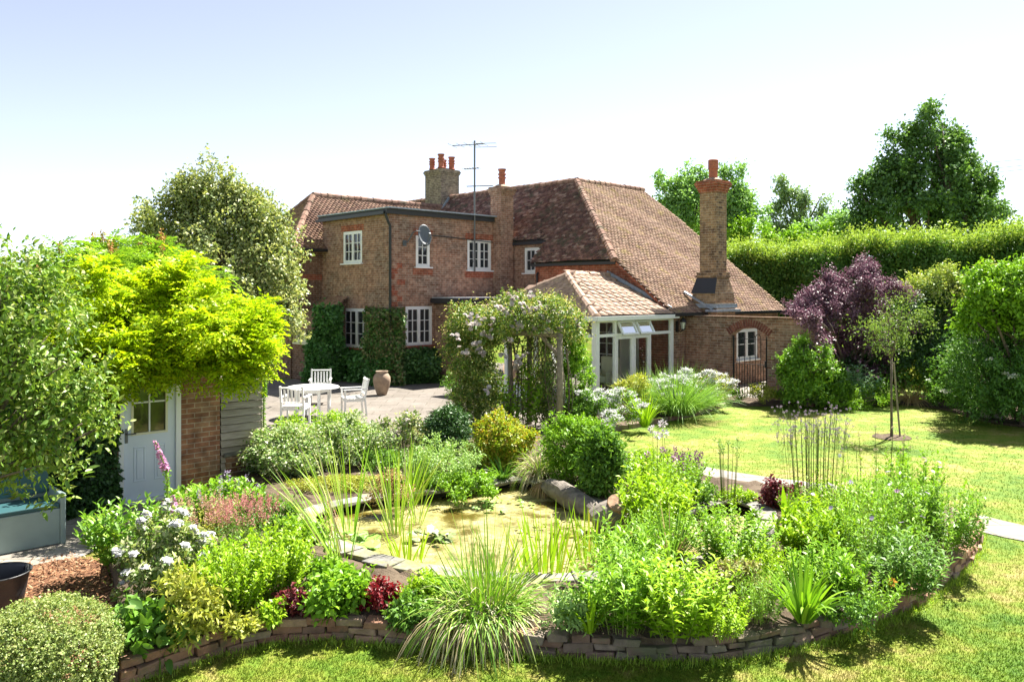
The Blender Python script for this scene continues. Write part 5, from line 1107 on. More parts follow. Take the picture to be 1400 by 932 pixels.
# leafy mass at the foot and side of the arch
mound('climbing_rose', 'yellow green climber on the conservatory side of the arch', 'climber', 784, 584, 46, 140, LM['lime2'], 1000, 8, .06, .032, z=0, seed=5)
perennial('leafy_perennial', 'bright green broad leaved plant growing inside the rose arch', 'plant', 716, 586, 44, 90, LM['lime2'], 30, 16, .14, .07, z=0, seed=6, oval=True)
mound('ground_shrub', 'dark low shrub at the left foot of the rose arch', 'shrub', 640, 560, 70, 62, LM['mid'], 600, 8, .05, .028, z=0, seed=8)

# ------------------------------------------------------------------ wall ivy
def ivy(name, label, cells, n, L, mat, seed, thick=.28):
    """cells: (origin point, direction, outward, s0, s1, z0, z1)"""
    rng = np.random.default_rng(seed); Ps, Os = [], []; A = np.array([(c[4]-c[3])*(c[6]-c[5]) for c in cells]); A = A/A.sum()
    for c, w in zip(cells, A):
        k = int(n*w); s = rng.uniform(c[3], c[4], k); z = rng.uniform(c[5], c[6], k); e = np.minimum(np.minimum(s-c[3], c[4]-s), np.minimum(z-c[5]+.3, c[6]-z)); th = thick*np.clip(e*4, .15, 1)*(.75+.3*np.sin(s*5+z*3)+.25*np.sin(z*7-s*2)+.15*np.sin(s*13))
        o_ = np.asarray(c[2]); P = np.asarray(c[0])+np.outer(s, c[1])+np.outer(z, Z3)+np.outer(th*rng.uniform(.35, 1.05, k), o_); Ps.append(P); Os.append(np.tile(o_, (k, 1)))
    P = np.concatenate(Ps); O = np.concatenate(Os); T = empty(name, label, 'ivy', np.asarray(cells[0][0])+np.asarray(cells[0][1])*cells[0][3])
    V, F = sprays(rng, P, O, 4, L*.9, L, L*.8, up=.45, gvt=.35, outw=.7); quads_mesh('foliage', V, F, mat, T)
    q = MB()
    for k in range(24):
        c = cells[rng.integers(len(cells))]; s = rng.uniform(c[3]+.05, c[4]-.05); pts = [np.asarray(c[0])+np.asarray(c[1])*(s+.1*math.sin(j+k))+Z3*(c[6]*.9*j/5)+np.asarray(c[2])*.03 for j in range(6)]; q.tube(pts, .012, 4)
    q.build('stems', M['bark'], T, uv=False); return T
ivy('wall_ivy', 'clipped dark ivy along the left wall foot, climbing left of the lower window', [(H(0, 0), -T3, -U3, -.1, 4.05, 0, 1.0), (H(0, 0), -T3, -U3, 3.1, 4.2, .9, 2.62), (H(-1.2, -2.5), U3, T3, -.12, .92, 0, 2.55), (H(-1.2, -2.5), -T3, -U3, -.2, .25, 0, 1.5)], 6500, .10, LM['ivy'], 3, .42)
ivy('wall_ivy', 'browning ivy column at the corner of the house between the two lower windows', [(H(0, 0), -T3, -U3, -.1, 1.2, 0, 2.45), (H(0, 0), U3, T3, -.1, .52, 0, 2.45)], 3200, .085, leafmat('browning_ivy', [(.05, .12, .025), (.13, .11, .055), (.07, .15, .035), (.18, .14, .08), (.06, .13, .03), (.04, .11, .025), (.08, .15, .035)], .25, .08), 4, .36)
ivy('wall_ivy', 'dark ivy hedge along the foot of the wall between the urn and the porch', [(H(0, 0), U3, T3, .5, 4.0, 0, 1.05)], 3800, .10, leafmat('hedge_ivy', [(.035, .09, .025), (.05, .12, .03), (.07, .14, .035), (.025, .065, .02)], .3, .1), 5, .6)
ivy('wall_ivy', 'deep green ivy on the shed wall left of the pale door', [(S0, U3, -V3, -1.5, -.02, 0, 2.1), (S0, U3, -V3, -.9, -.02, 0, .5)], 3600, .055, LM['dark'], 6, .30)
# ------------------------------------------------------------------ trees and shrubs round the garden
def pinnate_tree(name, label, cat_, base, lobes, mat, n, per, FL, pairs, ll, lw, trunk_r, seed, up=.9, droop=.3, shell=.6, extra=None):
    rng = np.random.default_rng(seed); T = empty(name, label, cat_, base); limbs(T, base, lobes, trunk_r, 'trunk', None, seed, .5)
    P, O = tufted(rng, lobes, n, shell, .16, -.6, None, .42, 1.2); C = np.repeat(P, per, 0); o = np.repeat(O, per, 0); a = rng.uniform(0, 6.28, len(C)); el = rng.normal(.15, .35, len(C))
    D = unit(np.stack([np.cos(a)*np.cos(el), np.sin(a)*np.cos(el), np.sin(el)], 1)+o*.7); N = unit(np.array((0, 0, up))+o*.3+rdir(rng, len(C))*.25)
    V, F = fronds(C+rng.normal(size=C.shape)*.04, D, N, FL*rng.uniform(.7, 1.2, len(C)), pairs, ll, lw, rng, droop); quads_mesh('crown', V, F, mat, T)
    return T, P, O
# golden leaved tree over the shed
gl_ = [lp(290, 451, 11.6, 0.75, 0.79, 0.55), lp(215, 441, 11.8, 0.84, 0.88, 0.62), lp(150, 441, 11.6, 0.84, 0.79, 0.66), lp(345, 479, 11.9, 0.55, 0.70, 0.42), lp(110, 471, 11.2, 0.70, 0.70, 0.62), lp(250, 491, 11.2, 0.66, 0.53, 0.40), lp(180, 491, 11.1, 0.66, 0.53, 0.37), lp(320, 501, 11.4, 0.48, 0.53, 0.29), lp(240, 416, 12.2, 0.70, 0.70, 0.44), lp(160, 406, 12.2, 0.79, 0.70, 0.48), lp(362, 471, 12.0, 0.32, 0.44, 0.26)]
pinnate_tree('golden_tree', 'golden yellow feathery leaved tree spreading over the shed roof', 'tree', at(215, 640, 12.9)*np.array((1, 1, 0)), gl_, LM['golden'], 1250, 5, .28, 5, .085, .038, .10, 31)
sl_ = [lp(120, 388, 15.5, 0.94, 0.85, 0.64), lp(190, 380, 15.8, 0.94, 0.85, 0.59), lp(60, 408, 15, 0.77, 0.85, 0.51), lp(235, 400, 15.2, 0.59, 0.68, 0.47), lp(150, 408, 14.6, 1.02, 0.59, 0.51), lp(20, 428, 15, 0.77, 0.85, 0.51)]
T, P, O = pinnate_tree('sumac_tree', 'green sumac with long hanging leaves and brownish spikes behind the golden tree', 'tree', at(140, 700, 15.6)*np.array((1, 1, 0)), sl_, LM['sumac'], 620, 4, .45, 8, .12, .034, .10, 32, .9, .55, .7)
rng = np.random.default_rng(9); k = rng.choice(np.where(O[:, 2] > .35)[0], 46); s = np.linspace(0, .22, 6); V, F = fl_ball(rng, (P[k][:, None]+np.array((0, 0, 1))*(s[None, :, None]+.12)).reshape(-1, 3), .03, 6, .05, .03); quads_mesh('flower_spikes', V, F, leafmat('sumac_spike', [(.30, .20, .06), (.24, .10, .05)], .2), T)
tree('holly_tree', 'tall variegated holly tree in front of the left wing of the house', 'tree', at(305, 560, 21.5)*np.array((1, 1, 0)), [lp(304.84, 269, 21.5, 0.66, 0.72, 0.75), lp(272.64, 289, 21.5, 0.79, 0.81, 0.88), lp(332.44, 299, 21.5, 0.84, 0.81, 0.88), lp(300.24, 317, 21.3, 1.41, 1.35, 1.06), lp(245.04, 317, 21.5, 0.92, 0.90, 0.88), lp(231.24, 357, 21.5, 0.70, 0.81, 0.70), lp(350.84, 332, 21.3, 0.97, 0.99, 0.97), lp(309.44, 367, 21, 1.50, 1.35, 1.06), lp(364.64, 382, 21.2, 0.84, 0.90, 0.88), lp(387.64, 432, 21.3, 0.48, 0.63, 0.57), lp(346.24, 422, 21, 0.97, 0.99, 0.70), lp(286.44, 422, 21.5, 1.32, 1.17, 0.88)], LM['holly'], 6200, 9, .16, .095, .058, .16, 33, .5, .17, rel=False)
# orchard tree reaching in from the left
ol = [lp(30, 474, 8.0, 0.53, 0.52, 0.47), lp(75, 504, 8.1, 0.43, 0.47, 0.47), lp(20, 564, 7.9, 0.53, 0.52, 0.47), lp(85, 574, 8.0, 0.39, 0.43, 0.43), lp(35, 634, 7.8, 0.36, 0.43, 0.28), lp(-30, 524, 8, 0.69, 0.69, 0.77), lp(104, 539, 8.2, 0.22, 0.30, 0.28), lp(60, 424, 8.2, 0.31, 0.34, 0.39), lp(10, 394, 8.2, 0.34, 0.34, 0.30), lp(112, 589, 8.2, 0.17, 0.26, 0.15)]
T = tree('fruit_tree', 'pale green fruit tree leaning in from the left edge of the garden', 'tree', np.array((-6.1, 8.0, 0.0)), ol, LM['apple'], 1250, 10, .14, .068, .030, .09, 34, .35, .24, rel=False, oval=True, gvt=.4, tk=120, tsize=.33)
tree('garden_shrub', 'dark leafy shrub filling the gap between the fruit tree and the shed', 'shrub', np.array((-7.4, 10.6, 0.0)), [(-7.6, 10.6, 1.2, 1.0, .6, 1.2), (-6.9, 10.7, 2.0, .6, .5, .7), (-8.4, 10.6, 2.0, .9, .6, 1.0), (-7.6, 11.2, 2.6, .9, .6, .5)], LM['mid'], 1500, 9, .14, .085, .045, .07, 35, .4, .15, rel=False)
rng = np.random.default_rng(3)
tp = np.array([at(*q) for q in ((38, 345, 8.3), (62, 352, 8.3), (22, 372, 8.2), (80, 385, 8.3), (2, 330, 8.2), (150, 560, 8.3), (160, 540, 8.3), (135, 600, 8.2), (92, 670, 7.9), (62, 690, 7.8), (20, 680, 7.8), (110, 640, 7.9), (140, 500, 8.3), (48, 400, 8.2))]); V, F = sprays(rng, np.repeat(tp, 3, 0), np.tile(unit(np.array((.3, 0, .8))), (len(tp)*3, 1)), 7, .12, .09, .036, up=.35, oval=True, gvt=.3); quads_mesh('shoot_leaves', V, F, LM['apple'], T)
# hedge beyond the wall on the right: a thick tall hedge
def hedge(name, label, p0, p1, h0, h1, th, n, L, mat, tipmat, seed):
    rng = np.random.default_rng(seed); p0 = np.asarray(p0, float); p1 = np.asarray(p1, float); D = np.linalg.norm(p1-p0); d = (p1-p0)/D; nn = np.array((d[1], -d[0], 0)); nn = nn if nn[1] < 0 else -nn
    T = empty(name, label, 'hedge', p0); s = rng.random(n)*D; hh = h0+(h1-h0)*s/D+.10*np.sin(s*1.1)+.06*np.sin(s*2.9+1)+.05*np.sin(s*6.3)
    u = rng.random(n)*(1+th*.5/h0); top = u > 1; z = np.where(top, hh*rng.uniform(.96, 1.04, n), u*hh); bul = .25*np.sin(s*1.7+z*1.3)+.16*np.sin(s*3.1-z*2.2)+.12*np.sin(z*4+s)
    k = np.where(top, rng.uniform(-.5, .55, n)*th, th/2+bul-.35*np.clip(z/hh-.85, 0, 1)/.15*.1); k = k-np.where(top, 0, np.abs(rng.normal(0, .12, n)))
    P = p0+np.outer(s, d)+np.outer(k, nn)+np.outer(z, Z3); O = np.where(top[:, None], np.array((0, 0, 1.0)), unit(nn+np.array((0, 0, .25)))); V, F = sprays(rng, P, O, 6, L*1.6, L, L*.5, up=.5); quads_mesh('foliage', V, F, mat, T)
    m = n//3; s = rng.random(m)*D; hh = h0+(h1-h0)*s/D+.10*np.sin(s*1.1)+.06*np.sin(s*2.9+1)+.05*np.sin(s*6.3); P = p0+np.outer(s, d)+np.outer(rng.uniform(-.5, .62, m)*th, nn)+np.outer(hh+rng.uniform(-.15, .30, m)+(rng.random(m)**6)*.5, Z3); V, F = sprays(rng, P, np.tile(Z3, (m, 1)), 6, L*2, L, L*.42, up=.3); quads_mesh('new_growth', V, F, tipmat, T)
    q = MB()
    for i in range(int(D/1.4)): b = p0+d*(i*1.4+.5); q.tube([b, b+Z3*h0*.8], .05, 6)
    q.build('stems', M['bark'], T, uv=False)
    c = MB(); mid_ = (p0+p1)/2; c.hexa([p0-nn*th*.35, p1-nn*th*.35, p1+nn*th*.1, p0+nn*th*.1], [p0-nn*th*.3+Z3*(h0-.2), p1-nn*th*.3+Z3*(h1-.2), p1+nn*th*.1+Z3*(h1-.2), p0+nn*th*.1+Z3*(h0-.2)]); c.build('dark_shade_core', plain('hedge_interior', (.02, .03, .012), 1.0), T)  # solid dark block: shade inside the hedge as colour, stops sky showing through
hedge('boundary_hedge', 'tall thick green boundary hedge behind the purple tree and right hand border', at(960, 400, 34)*np.array((1, 1, 0)), at(1560, 400, 25)*np.array((1, 1, 0)), 4.25, 4.75, 2.2, 22000, .11, LM['hedge'], LM['hedge_tip'], 41)
# tall tree upper right and the trees far behind
def L3(px, py, Y, rpx, rzpx): k = Y/FPX; p = at(px, py, Y); return (p[0], p[1], p[2], rpx*k, rpx*k*.9, rzpx*k)
tree('maple_tree', 'very tall broad dark green tree standing beyond the hedge on the right', 'tree', at(1272, 400, 40)*np.array((1, 1, 0)), [L3(1268, 176, 40, 28.5, 34.2), L3(1240, 211, 40, 32.3, 36), L3(1295, 211, 40, 30.4, 37.8), L3(1225, 251, 40, 39.9, 40.5), L3(1275, 256, 39.5, 52.25, 49.5), L3(1320, 256, 40, 34.2, 41.4), L3(1340, 281, 40, 32.3, 37.8), L3(1195, 281, 40, 36.1, 37.8), L3(1250, 296, 39.5, 57, 45), L3(1310, 306, 39.5, 52.25, 37.8), L3(1180, 316, 40, 26.6, 27), L3(1365, 311, 40, 19, 30.6), L3(1172, 266, 40, 11.4, 19.8)], LM['tree'], 4300, 9, .26, .17, .12, .32, 42, .45, .2, rel=False, tk=300, tsize=.29)
tree('far_tree', 'loose green tree rising beyond the end of the roof', 'tree', at(925, 400, 44)*np.array((1, 1, 0)), [L3(915, 290, 44, 30, 40), L3(945, 300, 44, 40, 45), L3(905, 262, 44, 16, 20), L3(960, 265, 44, 22, 28)], LM['tree_far'], 1300, 8, .26, .17, .11, .2, 43, .45, .2, rel=False, group='trees beyond the hedge')
tree('far_tree', 'tall narrow green tree behind the tall garden-front chimney', 'tree', at(1008, 400, 42)*np.array((1, 1, 0)), [L3(1000, 255, 42, 18, 28), L3(1005, 290, 42, 26, 34), L3(1022, 310, 42, 26, 30), L3(990, 320, 42, 26, 30)], LM['tree_far'], 1300, 8, .26, .17, .11, .2, 44, .45, .2, rel=False, group='trees beyond the hedge')
tree('poplar_tree', 'pair of upright greyish poplars far behind the hedge', 'tree', at(1090, 400, 58)*np.array((1, 1, 0)), [L3(1072, 262, 58, 12, 24), L3(1070, 300, 58, 20, 34), L3(1098, 268, 58, 15, 26), L3(1102, 300, 58, 26, 34), L3(1122, 280, 58, 10, 22), L3(1055, 305, 58, 14, 28), L3(1085, 330, 58, 40, 24)], leafmat('poplar_leaf', [(.13, .19, .09), (.16, .23, .11), (.10, .15, .07)], .4, .1), 1500, 8, .3, .18, .13, .2, 45, .4, .25, rel=False, group='trees beyond the hedge')
tree('far_tree', 'mid green bushy tree between the poplars and the very tall tree', 'tree', at(1135, 400, 46)*np.array((1, 1, 0)), [L3(1130, 322, 46, 30, 20), L3(1155, 318, 46, 22, 22), L3(1110, 330, 46, 26, 18), L3(1142, 305, 46, 14, 14)], LM['tree_far'], 900, 8, .26, .17, .11, .16, 47, .45, .2, rel=False, group='trees beyond the hedge')
tree('far_tree', 'pale green tree top showing just left of the tall chimney', 'tree', at(950, 400, 50)*np.array((1, 1, 0)), [L3(945, 285, 50, 34, 30), L3(970, 300, 50, 30, 30), L3(930, 270, 50, 18, 18)], LM['tree_far'], 900, 8, .26, .17, .11, .16, 48, .45, .2, rel=False, group='trees beyond the hedge')
tree('far_tree', 'bright yellow green young tree just above the hedge top', 'tree', at(1040, 400, 40)*np.array((1, 1, 0)), [L3(1035, 325, 40, 30, 24), L3(1060, 338, 40, 30, 18), L3(1110, 330, 40, 26, 18), L3(1015, 335, 40, 20, 24)], LM['lime2'], 700, 8, .25, .16, .1, .14, 46, .45, .2, rel=False, group='trees beyond the hedge')
# purple tree and right hand border shrubs
tree('purple_tree', 'dome of dark purple foliage on a small tree behind the sapling', 'tree', at(1160, 560, 22.6)*np.array((1, 1, 0)), [lp(1160, 395, 22.6, 0.86, 0.88, 0.53), lp(1120, 415, 22.5, 0.65, 0.77, 0.47), lp(1205, 415, 22.6, 0.65, 0.77, 0.53), lp(1150, 440, 22.4, 1.03, 0.88, 0.58), lp(1185, 470, 22.6, 0.86, 0.77, 0.63), lp(1140, 480, 22.8, 0.65, 0.66, 0.58), lp(1100, 425, 22.6, 0.38, 0.55, 0.26), lp(1180, 375, 22.7, 0.49, 0.55, 0.26), lp(1112, 452, 22.5, 0.54, 0.55, 0.42), lp(1220, 450, 22.5, 0.54, 0.55, 0.42), lp(1160, 510, 22.7, 0.86, 0.66, 0.53), lp(1120, 500, 22.8, 0.54, 0.55, 0.42), lp(1205, 500, 22.8, 0.54, 0.55, 0.47), lp(1115, 442, 20.7, .42, .35, .38), lp(1122, 485, 20.7, .42, .35, .42), lp(1100, 432, 20.7, .25, .3, .2)], LM['purple'], 5200, 10, .12, .075, .030, .07, 51, .4, .12, rel=False, gvt=.4, tk=260, tsize=.28)
mound('round_shrub', 'rounded glossy green shrub beside the garden gate', 'shrub', 1104, 556, 70, 92, LM['gate_green'], 1500, 8, .085, .036, z=.05, seed=52)
tree('garden_shrub', 'dark green shrub with purplish tips right of the purple tree', 'shrub', at(1270, 545, 22.5)*np.array((1, 1, 0)), [lp(1275, 440, 22.5, .9, .8, .8), lp(1300, 465, 22.3, .8, .8, .7), lp(1250, 425, 22.6, .6, .7, .5), lp(1310, 410, 22.8, .8, .7, .5), lp(1270, 490, 22.2, .8, .6, .6)], LM['dark'], 1500, 9, .13, .085, .040, .06, 53, .4, .15, rel=False)
tree('garden_shrub', 'arching yellow flecked shrub before the hedge, between purple tree and bright elder', 'shrub', at(1290, 545, 23.2)*np.array((1, 1, 0)), [lp(1280, 385, 23.0, .7, .7, .35), lp(1320, 390, 22.8, .8, .7, .45), lp(1250, 400, 23.0, .5, .6, .3), lp(1300, 410, 22.7, .9, .7, .4)], leafmat('flecked_leaf', [(.14, .22, .03), (.30, .32, .08), (.09, .16, .025), (.24, .25, .10)], .4), 900, 8, .13, .08, .035, .05, 54, .4, .2, rel=False)
tree('elder_tree', 'bright lime green leafy shrub filling the right edge above the white flowered bush', 'shrub', at(1400, 560, 18)*np.array((1, 1, 0)), [lp(1385, 400, 18, .85, .8, .62), lp(1350, 420, 17.9, .55, .6, .50), lp(1420, 420, 17.8, .9, .8, .8), lp(1400, 385, 18.1, .6, .6, .38), lp(1360, 390, 18.2, .4, .5, .28), lp(1385, 445, 17.8, .75, .6, .38), lp(1335, 445, 18, .32, .4, .22)], LM['lime2'], 1900, 9, .13, .095, .050, .08, 55, .4, .12, rel=False)
mound('flowering_shrub', 'large dark bush with creamy white flower sprays overhanging the right side of the lawn', 'shrub', 1390, 574, 200, 128, leafmat('bush_leaf', [(.04, .10, .02), (.06, .13, .025), (.08, .16, .03), (.03, .075, .018)], .35), 4200, 9, .085, .034, z=.05, seed=56, flower='umbel', fmat=PCRM, fn=34, fs=2.0, shell=.6, amp=.14)
mound('flowering_shrub', 'pale leaved shrub with cream flower plumes left of the big white flowered bush', 'shrub', 1330, 560, 62, 100, leafmat('pale_green_leaf', [(.20, .26, .12), (.28, .32, .18), (.14, .20, .07)], .35), 500, 8, .08, .03, z=.05, seed=57, flower='umbel', fmat=PCRM, fn=16, fs=1.8)
stump = empty('stone_pillar', 'worn grey stone pillar half hidden in the right hand shrubs', 'pillar', at(1356, 560, 19.0)*np.array((1, 1, 0))); q = MB(); pb2 = at(1356, 560, 19.0)*np.array((1, 1, 0)); q.tube([pb2, pb2+Z3*1.3, pb2+Z3*2.1], [.26, .23, .20], 9); q.build('shaft', plain('weathered_stump', (.34, .29, .27), .9, var=.35, bscale=7, bump=.6), stump, uv=False)
grassclump('sword_leaf_plant', 'fan of bright sword shaped leaves in the border below the dark shrub', 'plant', 1290, 535, 70, 66, [('leaves', LM['lime2'], 1, 0)], 46, .055, .05, spread=.75, bend=.15)
rbp = [('blue_green_plant', 'row of blue green leafy stems in the border below the purple tree, left part', 1142, 552, 46, 52, LM['blue'], 34), ('blue_green_plant', 'row of blue green leafy stems in the border below the purple tree, right part', 1178, 551, 44, 54, LM['blue'], 34)]
for nm, lab, px, py, w, h, m_, n in rbp: perennial(nm, lab, 'plant', px, py, w, h, m_, n, 20, .13, .055, z=.05, spread=.25, flower='ball', fmat=PMAG, fn=7, fs=1.3, ang=.5, stem=.007)
perennial('border_plant', 'strappy green plant in the border left of the sapling trunk', 'plant', 1207, 551, 34, 42, LM['mid'], 30, 14, .14, .04, z=.05, spread=.6)
grassclump('tan_grass', 'tan coloured ornamental grass just right of the sapling trunk', 'grass clump', 1245, 551, 60, 34, [('blades', LM['tan'], 1, 0)], 260, .014, .05, spread=1.1, bend=.7)
mound('border_plant', 'pale yellow green bushy plant behind the tan grass', 'plant', 1255, 535, 60, 46, LM['yellow'], 320, 7, .08, .03, z=.05, seed=58)
mound('border_plant', 'low green bushy plant at the right end of the border, below the sword shaped leaves', 'plant', 1290, 556, 50, 36, LM['mid'], 320, 7, .08, .04, z=.05, seed=59, flower='umbel', fmat=PW, fn=6, fs=.9)
mound('border_plant', 'light green bushy plant in front of the glossy round shrub', 'plant', 1078, 552, 52, 28, LM['lime2'], 320, 7, .06, .026, z=.05, seed=60)
mound('border_plant', 'yellow green low plant just right of the garden gate', 'plant', 1040, 553, 36, 26, LM['yellow'], 240, 7, .05, .024, z=.05, seed=61)
mound('border_plant', 'olive green low plant below the left blue green stems', 'plant', 1112, 553, 34, 26, LM['silver'], 240, 7, .06, .024, z=.05, seed=62)
mound('border_plant', 'small pink flecked plant at the foot of the garden gate', 'plant', 1008, 551, 30, 20, LM['lime2'], 160, 7, .04, .02, z=.05, seed=63, flower='disc', fmat=PPINK, fn=10, fs=.7)
mound('border_shrub', 'dark leafy undergrowth beneath the purple tree', 'shrub', 1160, 541, 150, 60, LM['dark'], 900, 8, .09, .045, z=.05, seed=201)
mound('border_shrub', 'mid green undergrowth behind the sapling trunk', 'shrub', 1228, 541, 90, 66, LM['mid'], 800, 8, .09, .042, z=.05, seed=202)
mound('border_shrub', 'dark green undergrowth behind the sword shaped leaves', 'shrub', 1310, 541, 110, 84, LM['dark'], 900, 8, .09, .045, z=.05, seed=203)
mound('border_shrub', 'grassy green low plants along the lawn edge below the blue green stems', 'plant', 1165, 555, 110, 22, LM['lime2'], 500, 8, .06, .022, z=.05, seed=204)
mound('border_shrub', 'dark green shrub between the round glossy shrub and the purple tree', 'shrub', 1130, 553, 60, 60, LM['mid'], 700, 8, .08, .04, z=.05, seed=205)
# sapling with its stake
sb = G(1219, 598); T = tree('sapling', 'slender young tree with a feathery crown standing on the lawn', 'tree', sb, [lp(1215, 445, sb[1], .62, .55, .34), lp(1184, 448, sb[1], .36, .4, .20), lp(1252, 446, sb[1], .40, .4, .30), lp(1225, 482, sb[1], .50, .4, .24), lp(1235, 422, sb[1], .36, .35, .20), lp(1200, 470, sb[1], .40, .4, .2)], leafmat('sapling_leaf', [(.07, .13, .03), (.11, .17, .04), (.15, .20, .05), (.05, .10, .025)], .4), 300, 8, .16, .055, .020, .026, 64, .2, .22, rel=False, tk=46, tsize=.42, fork=.75, gvt=.3)
q = MB(); q.tube([sb+np.array((.20, .05, 0)), sb+np.array((.06, .03, 1.55))], .018, 6); o = q.build('tree_stake', M['wood'], None, base=sb+np.array((.20, .05, 0)), uv=False); tag(o, 'thin wooden stake leaning beside the young tree', 'stake')

# ------------------------------------------------------------------ border in front of the conservatory
fbp = [
 ('white_daisy_bush', 'mound of white daisy like flowers before the conservatory doors', 838, 585, 82, 52, LM['lime2'], 'umbel', PW, 130, 1.7, .05),
 ('green_border_plant', 'leafy green plant between the arch and the white flowers', 805, 586, 44, 46, LM['mid'], None, None, 0, 1, .06),
 ('white_daisy_bush', 'white flowered bush at the right end of the conservatory border, by the gate', 978, 556, 52, 48, LM['yellow'], 'umbel', PW, 90, 1.8, .05),
 ('white_daisy_bush', 'white flowered plant behind the lavender, against the brick front', 930, 562, 80, 54, LM['silver'], 'umbel', PW, 90, 1.8, .05),
 ('yellow_green_plant', 'yellow green mound left of the lavender', 866, 568, 46, 56, LM['yellow'], None, None, 0, 1, .06),
]
for nm, lab, px, py, w, h, m_, fl, fm, fn, fs, L in fbp: mound(nm, lab, 'plant', px, py, w, h, m_, 480, 7, L, L*.42, z=.10, flower=fl, fmat=fm, fn=fn, fs=fs)
grassclump('lavender_bush', 'big rounded lavender bush with fine grey green stems', 'lavender', 925, 566, 124, 74, [('stems', LM['lav'], 1, 0)], 1500, .011, .10, spread=1.25, bend=.28, base_r=.35)
grassclump('lavender_bush', 'silvery lavender spikes in front of the conservatory glass', 'lavender', 884, 560, 66, 58, [('stems', LM['lav'], .8, 0), ('flower_stalks', leafmat('lavender_stalk', [(.30, .28, .26), (.34, .36, .22)], .3), .2, -.1)], 700, .010, .10, spread=1.0, bend=.2, base_r=.4)
grassclump('sword_leaf_plant', 'yellow green strappy clump between the white flowers and the lavender', 'plant', 882, 584, 46, 52, [('leaves', LM['lime'], 1, 0)], 90, .024, .10, spread=.6, bend=.25)
# distant neighbour
nb = at(215, 400, 55)*np.array((1, 1, 0)); nh = empty('neighbour_house', 'tile roofed neighbouring house peeping out behind the sumac and holly', 'house', nb)
def N_(x, y, z): return nb+np.array((x, y, z))
q = MB(); q.box(N_(1.5, 3, 2.1), np.array((4.0, 0, 0)), np.array((0, 3.0, 0)), Z3*2.1); q.build('wall', M['brick'], nh)
roof('roof', nh, [N_(-2.6, -.2, 4.7), N_(5.8, -.2, 4.7), N_(5.8, 3, 6.8), N_(-2.6, 3, 6.8)], M['tile_ridge'], .30, .32, .05, 71, .01)
q = MB(); q.face([N_(-2.6, 6.2, 4.7), N_(5.8, 6.2, 4.7), N_(5.8, 3, 6.75), N_(-2.6, 3, 6.75)]); q.build('roof_slope', M['dark_felt'], nh); q = MB(); q.bar(N_(-2.66, -.2, 4.7), N_(-2.66, 3, 6.82), .1, .22); q.build('bargeboard', M['dark_felt'], nh)
q = MB(); q.face([N_(-1.6, 3.5, 5.0), N_(2.4, 3.5, 5.0), N_(.4, 3.5, 7.8)]); q.face([N_(-1.6, 3.5, 5.0), N_(.4, 3.5, 7.8), N_(.4, 6, 7.8), N_(-1.6, 6, 5.0)]); q.face([N_(2.4, 3.5, 5.0), N_(.4, 3.5, 7.8), N_(.4, 6, 7.8), N_(2.4, 6, 5.0)]); q.build('white_gable', M['white'], nh)
na = empty('television_aerial', 'small slanting television aerial on the neighbouring roof', 'aerial', N_(-2.3, 3, 6.8)); q = MB(); q.tube([N_(-2.3, 3, 6.7), N_(-2.3, 3, 7.6)], .03, 5); q.build('mast', M['alu'], na, uv=False); q = MB(); q.tube([N_(-4.0, 2.6, 6.9), N_(-1.9, 3.1, 7.9)], .025, 5)
for k in range(7): p = N_(-4.0, 2.6, 6.9)*(1-k/6)+N_(-1.9, 3.1, 7.9)*(k/6); q.tube([p-np.array((0, .3, -.25)), p+np.array((0, .3, -.25))], .012, 4)
q.build('antenna', M['alu'], na, uv=False)
for i, (ya, yb) in enumerate(((214, 206), (224, 212), (230, 217))):
    q = MB(); a = at(1180, ya+16, 62); b_ = at(1700, yb-32, 36); q.tube([a+(b_-a)*t-Z3*.5*math.sin(math.pi*t) for t in np.linspace(0, 1, 12)], .014, 4); o = q.build('power_cable', M['rubber'], None, base=a, uv=False); tag(o, 'thin overhead cable crossing the sky behind the tall tree at the right', 'cable', 'overhead cables at the upper right')
# ------------------------------------------------------------------ planting in and round the pond
# reeds standing in the water
for nm, lab, px, py, w, h, n, lean in (
 ('reed_clump', 'tall reeds leaning left, the clump with pink flowers at its foot', 468, 778, 60, 180, 34, (-.25, .1)),
 ('reed_clump', 'tallest reeds in the pond, fanning left in front of the variegated shrub', 472, 738, 80, 160, 36, (-.28, .1)),
 ('reed_clump', 'reeds in the middle of the left half of the pond', 540, 730, 70, 130, 44, (-.1, .1)),
 ('reed_clump', 'short reeds at the back edge of the pond beside the rusty fern', 560, 690, 60, 92, 50, (.05, 0)),
 ('reed_clump', 'thin reeds just left of the big tussock, with dead stalks between', 572, 716, 50, 84, 18, (.05, .05)),
): grassclump(nm, lab, 'reeds', px, py, w, h, [('blades', LM['reed'], .85, 0), ('dry_blades', LM['straw'], .15, .1)], int(n*.85), .015, .08, spread=.45, bend=.12, base_r=.35, lean=lean, group='reeds in the pond', seg=6)
# the great tussock
grassclump('sedge_tussock', 'huge arching grass tussock with dry straw skirts spilling over the front edging', 'grass clump', 656, 838, 270, 104, [('arching_blades', LM['sedge'], .34, .30), ('dry_blades', LM['straw'], .42, .75), ('blades', LM['sedge'], .24, 0)], 980, .012, BZ, stray=.9, spread=1.35, bend=.55, base_r=.34, seg=8, seed=4, bendvar=.9, hvar=.5)
grassclump('sedge_tussock', 'upright green grass leaves standing at the heart of the huge tussock', 'grass clump', 668, 832, 130, 134, [('blades', LM['sedge'], .85, 0), ('dry_blades', LM['straw'], .15, 0)], 150, .012, BZ, stray=.9, spread=.62, bend=.14, base_r=.45, seed=12, hvar=.5)
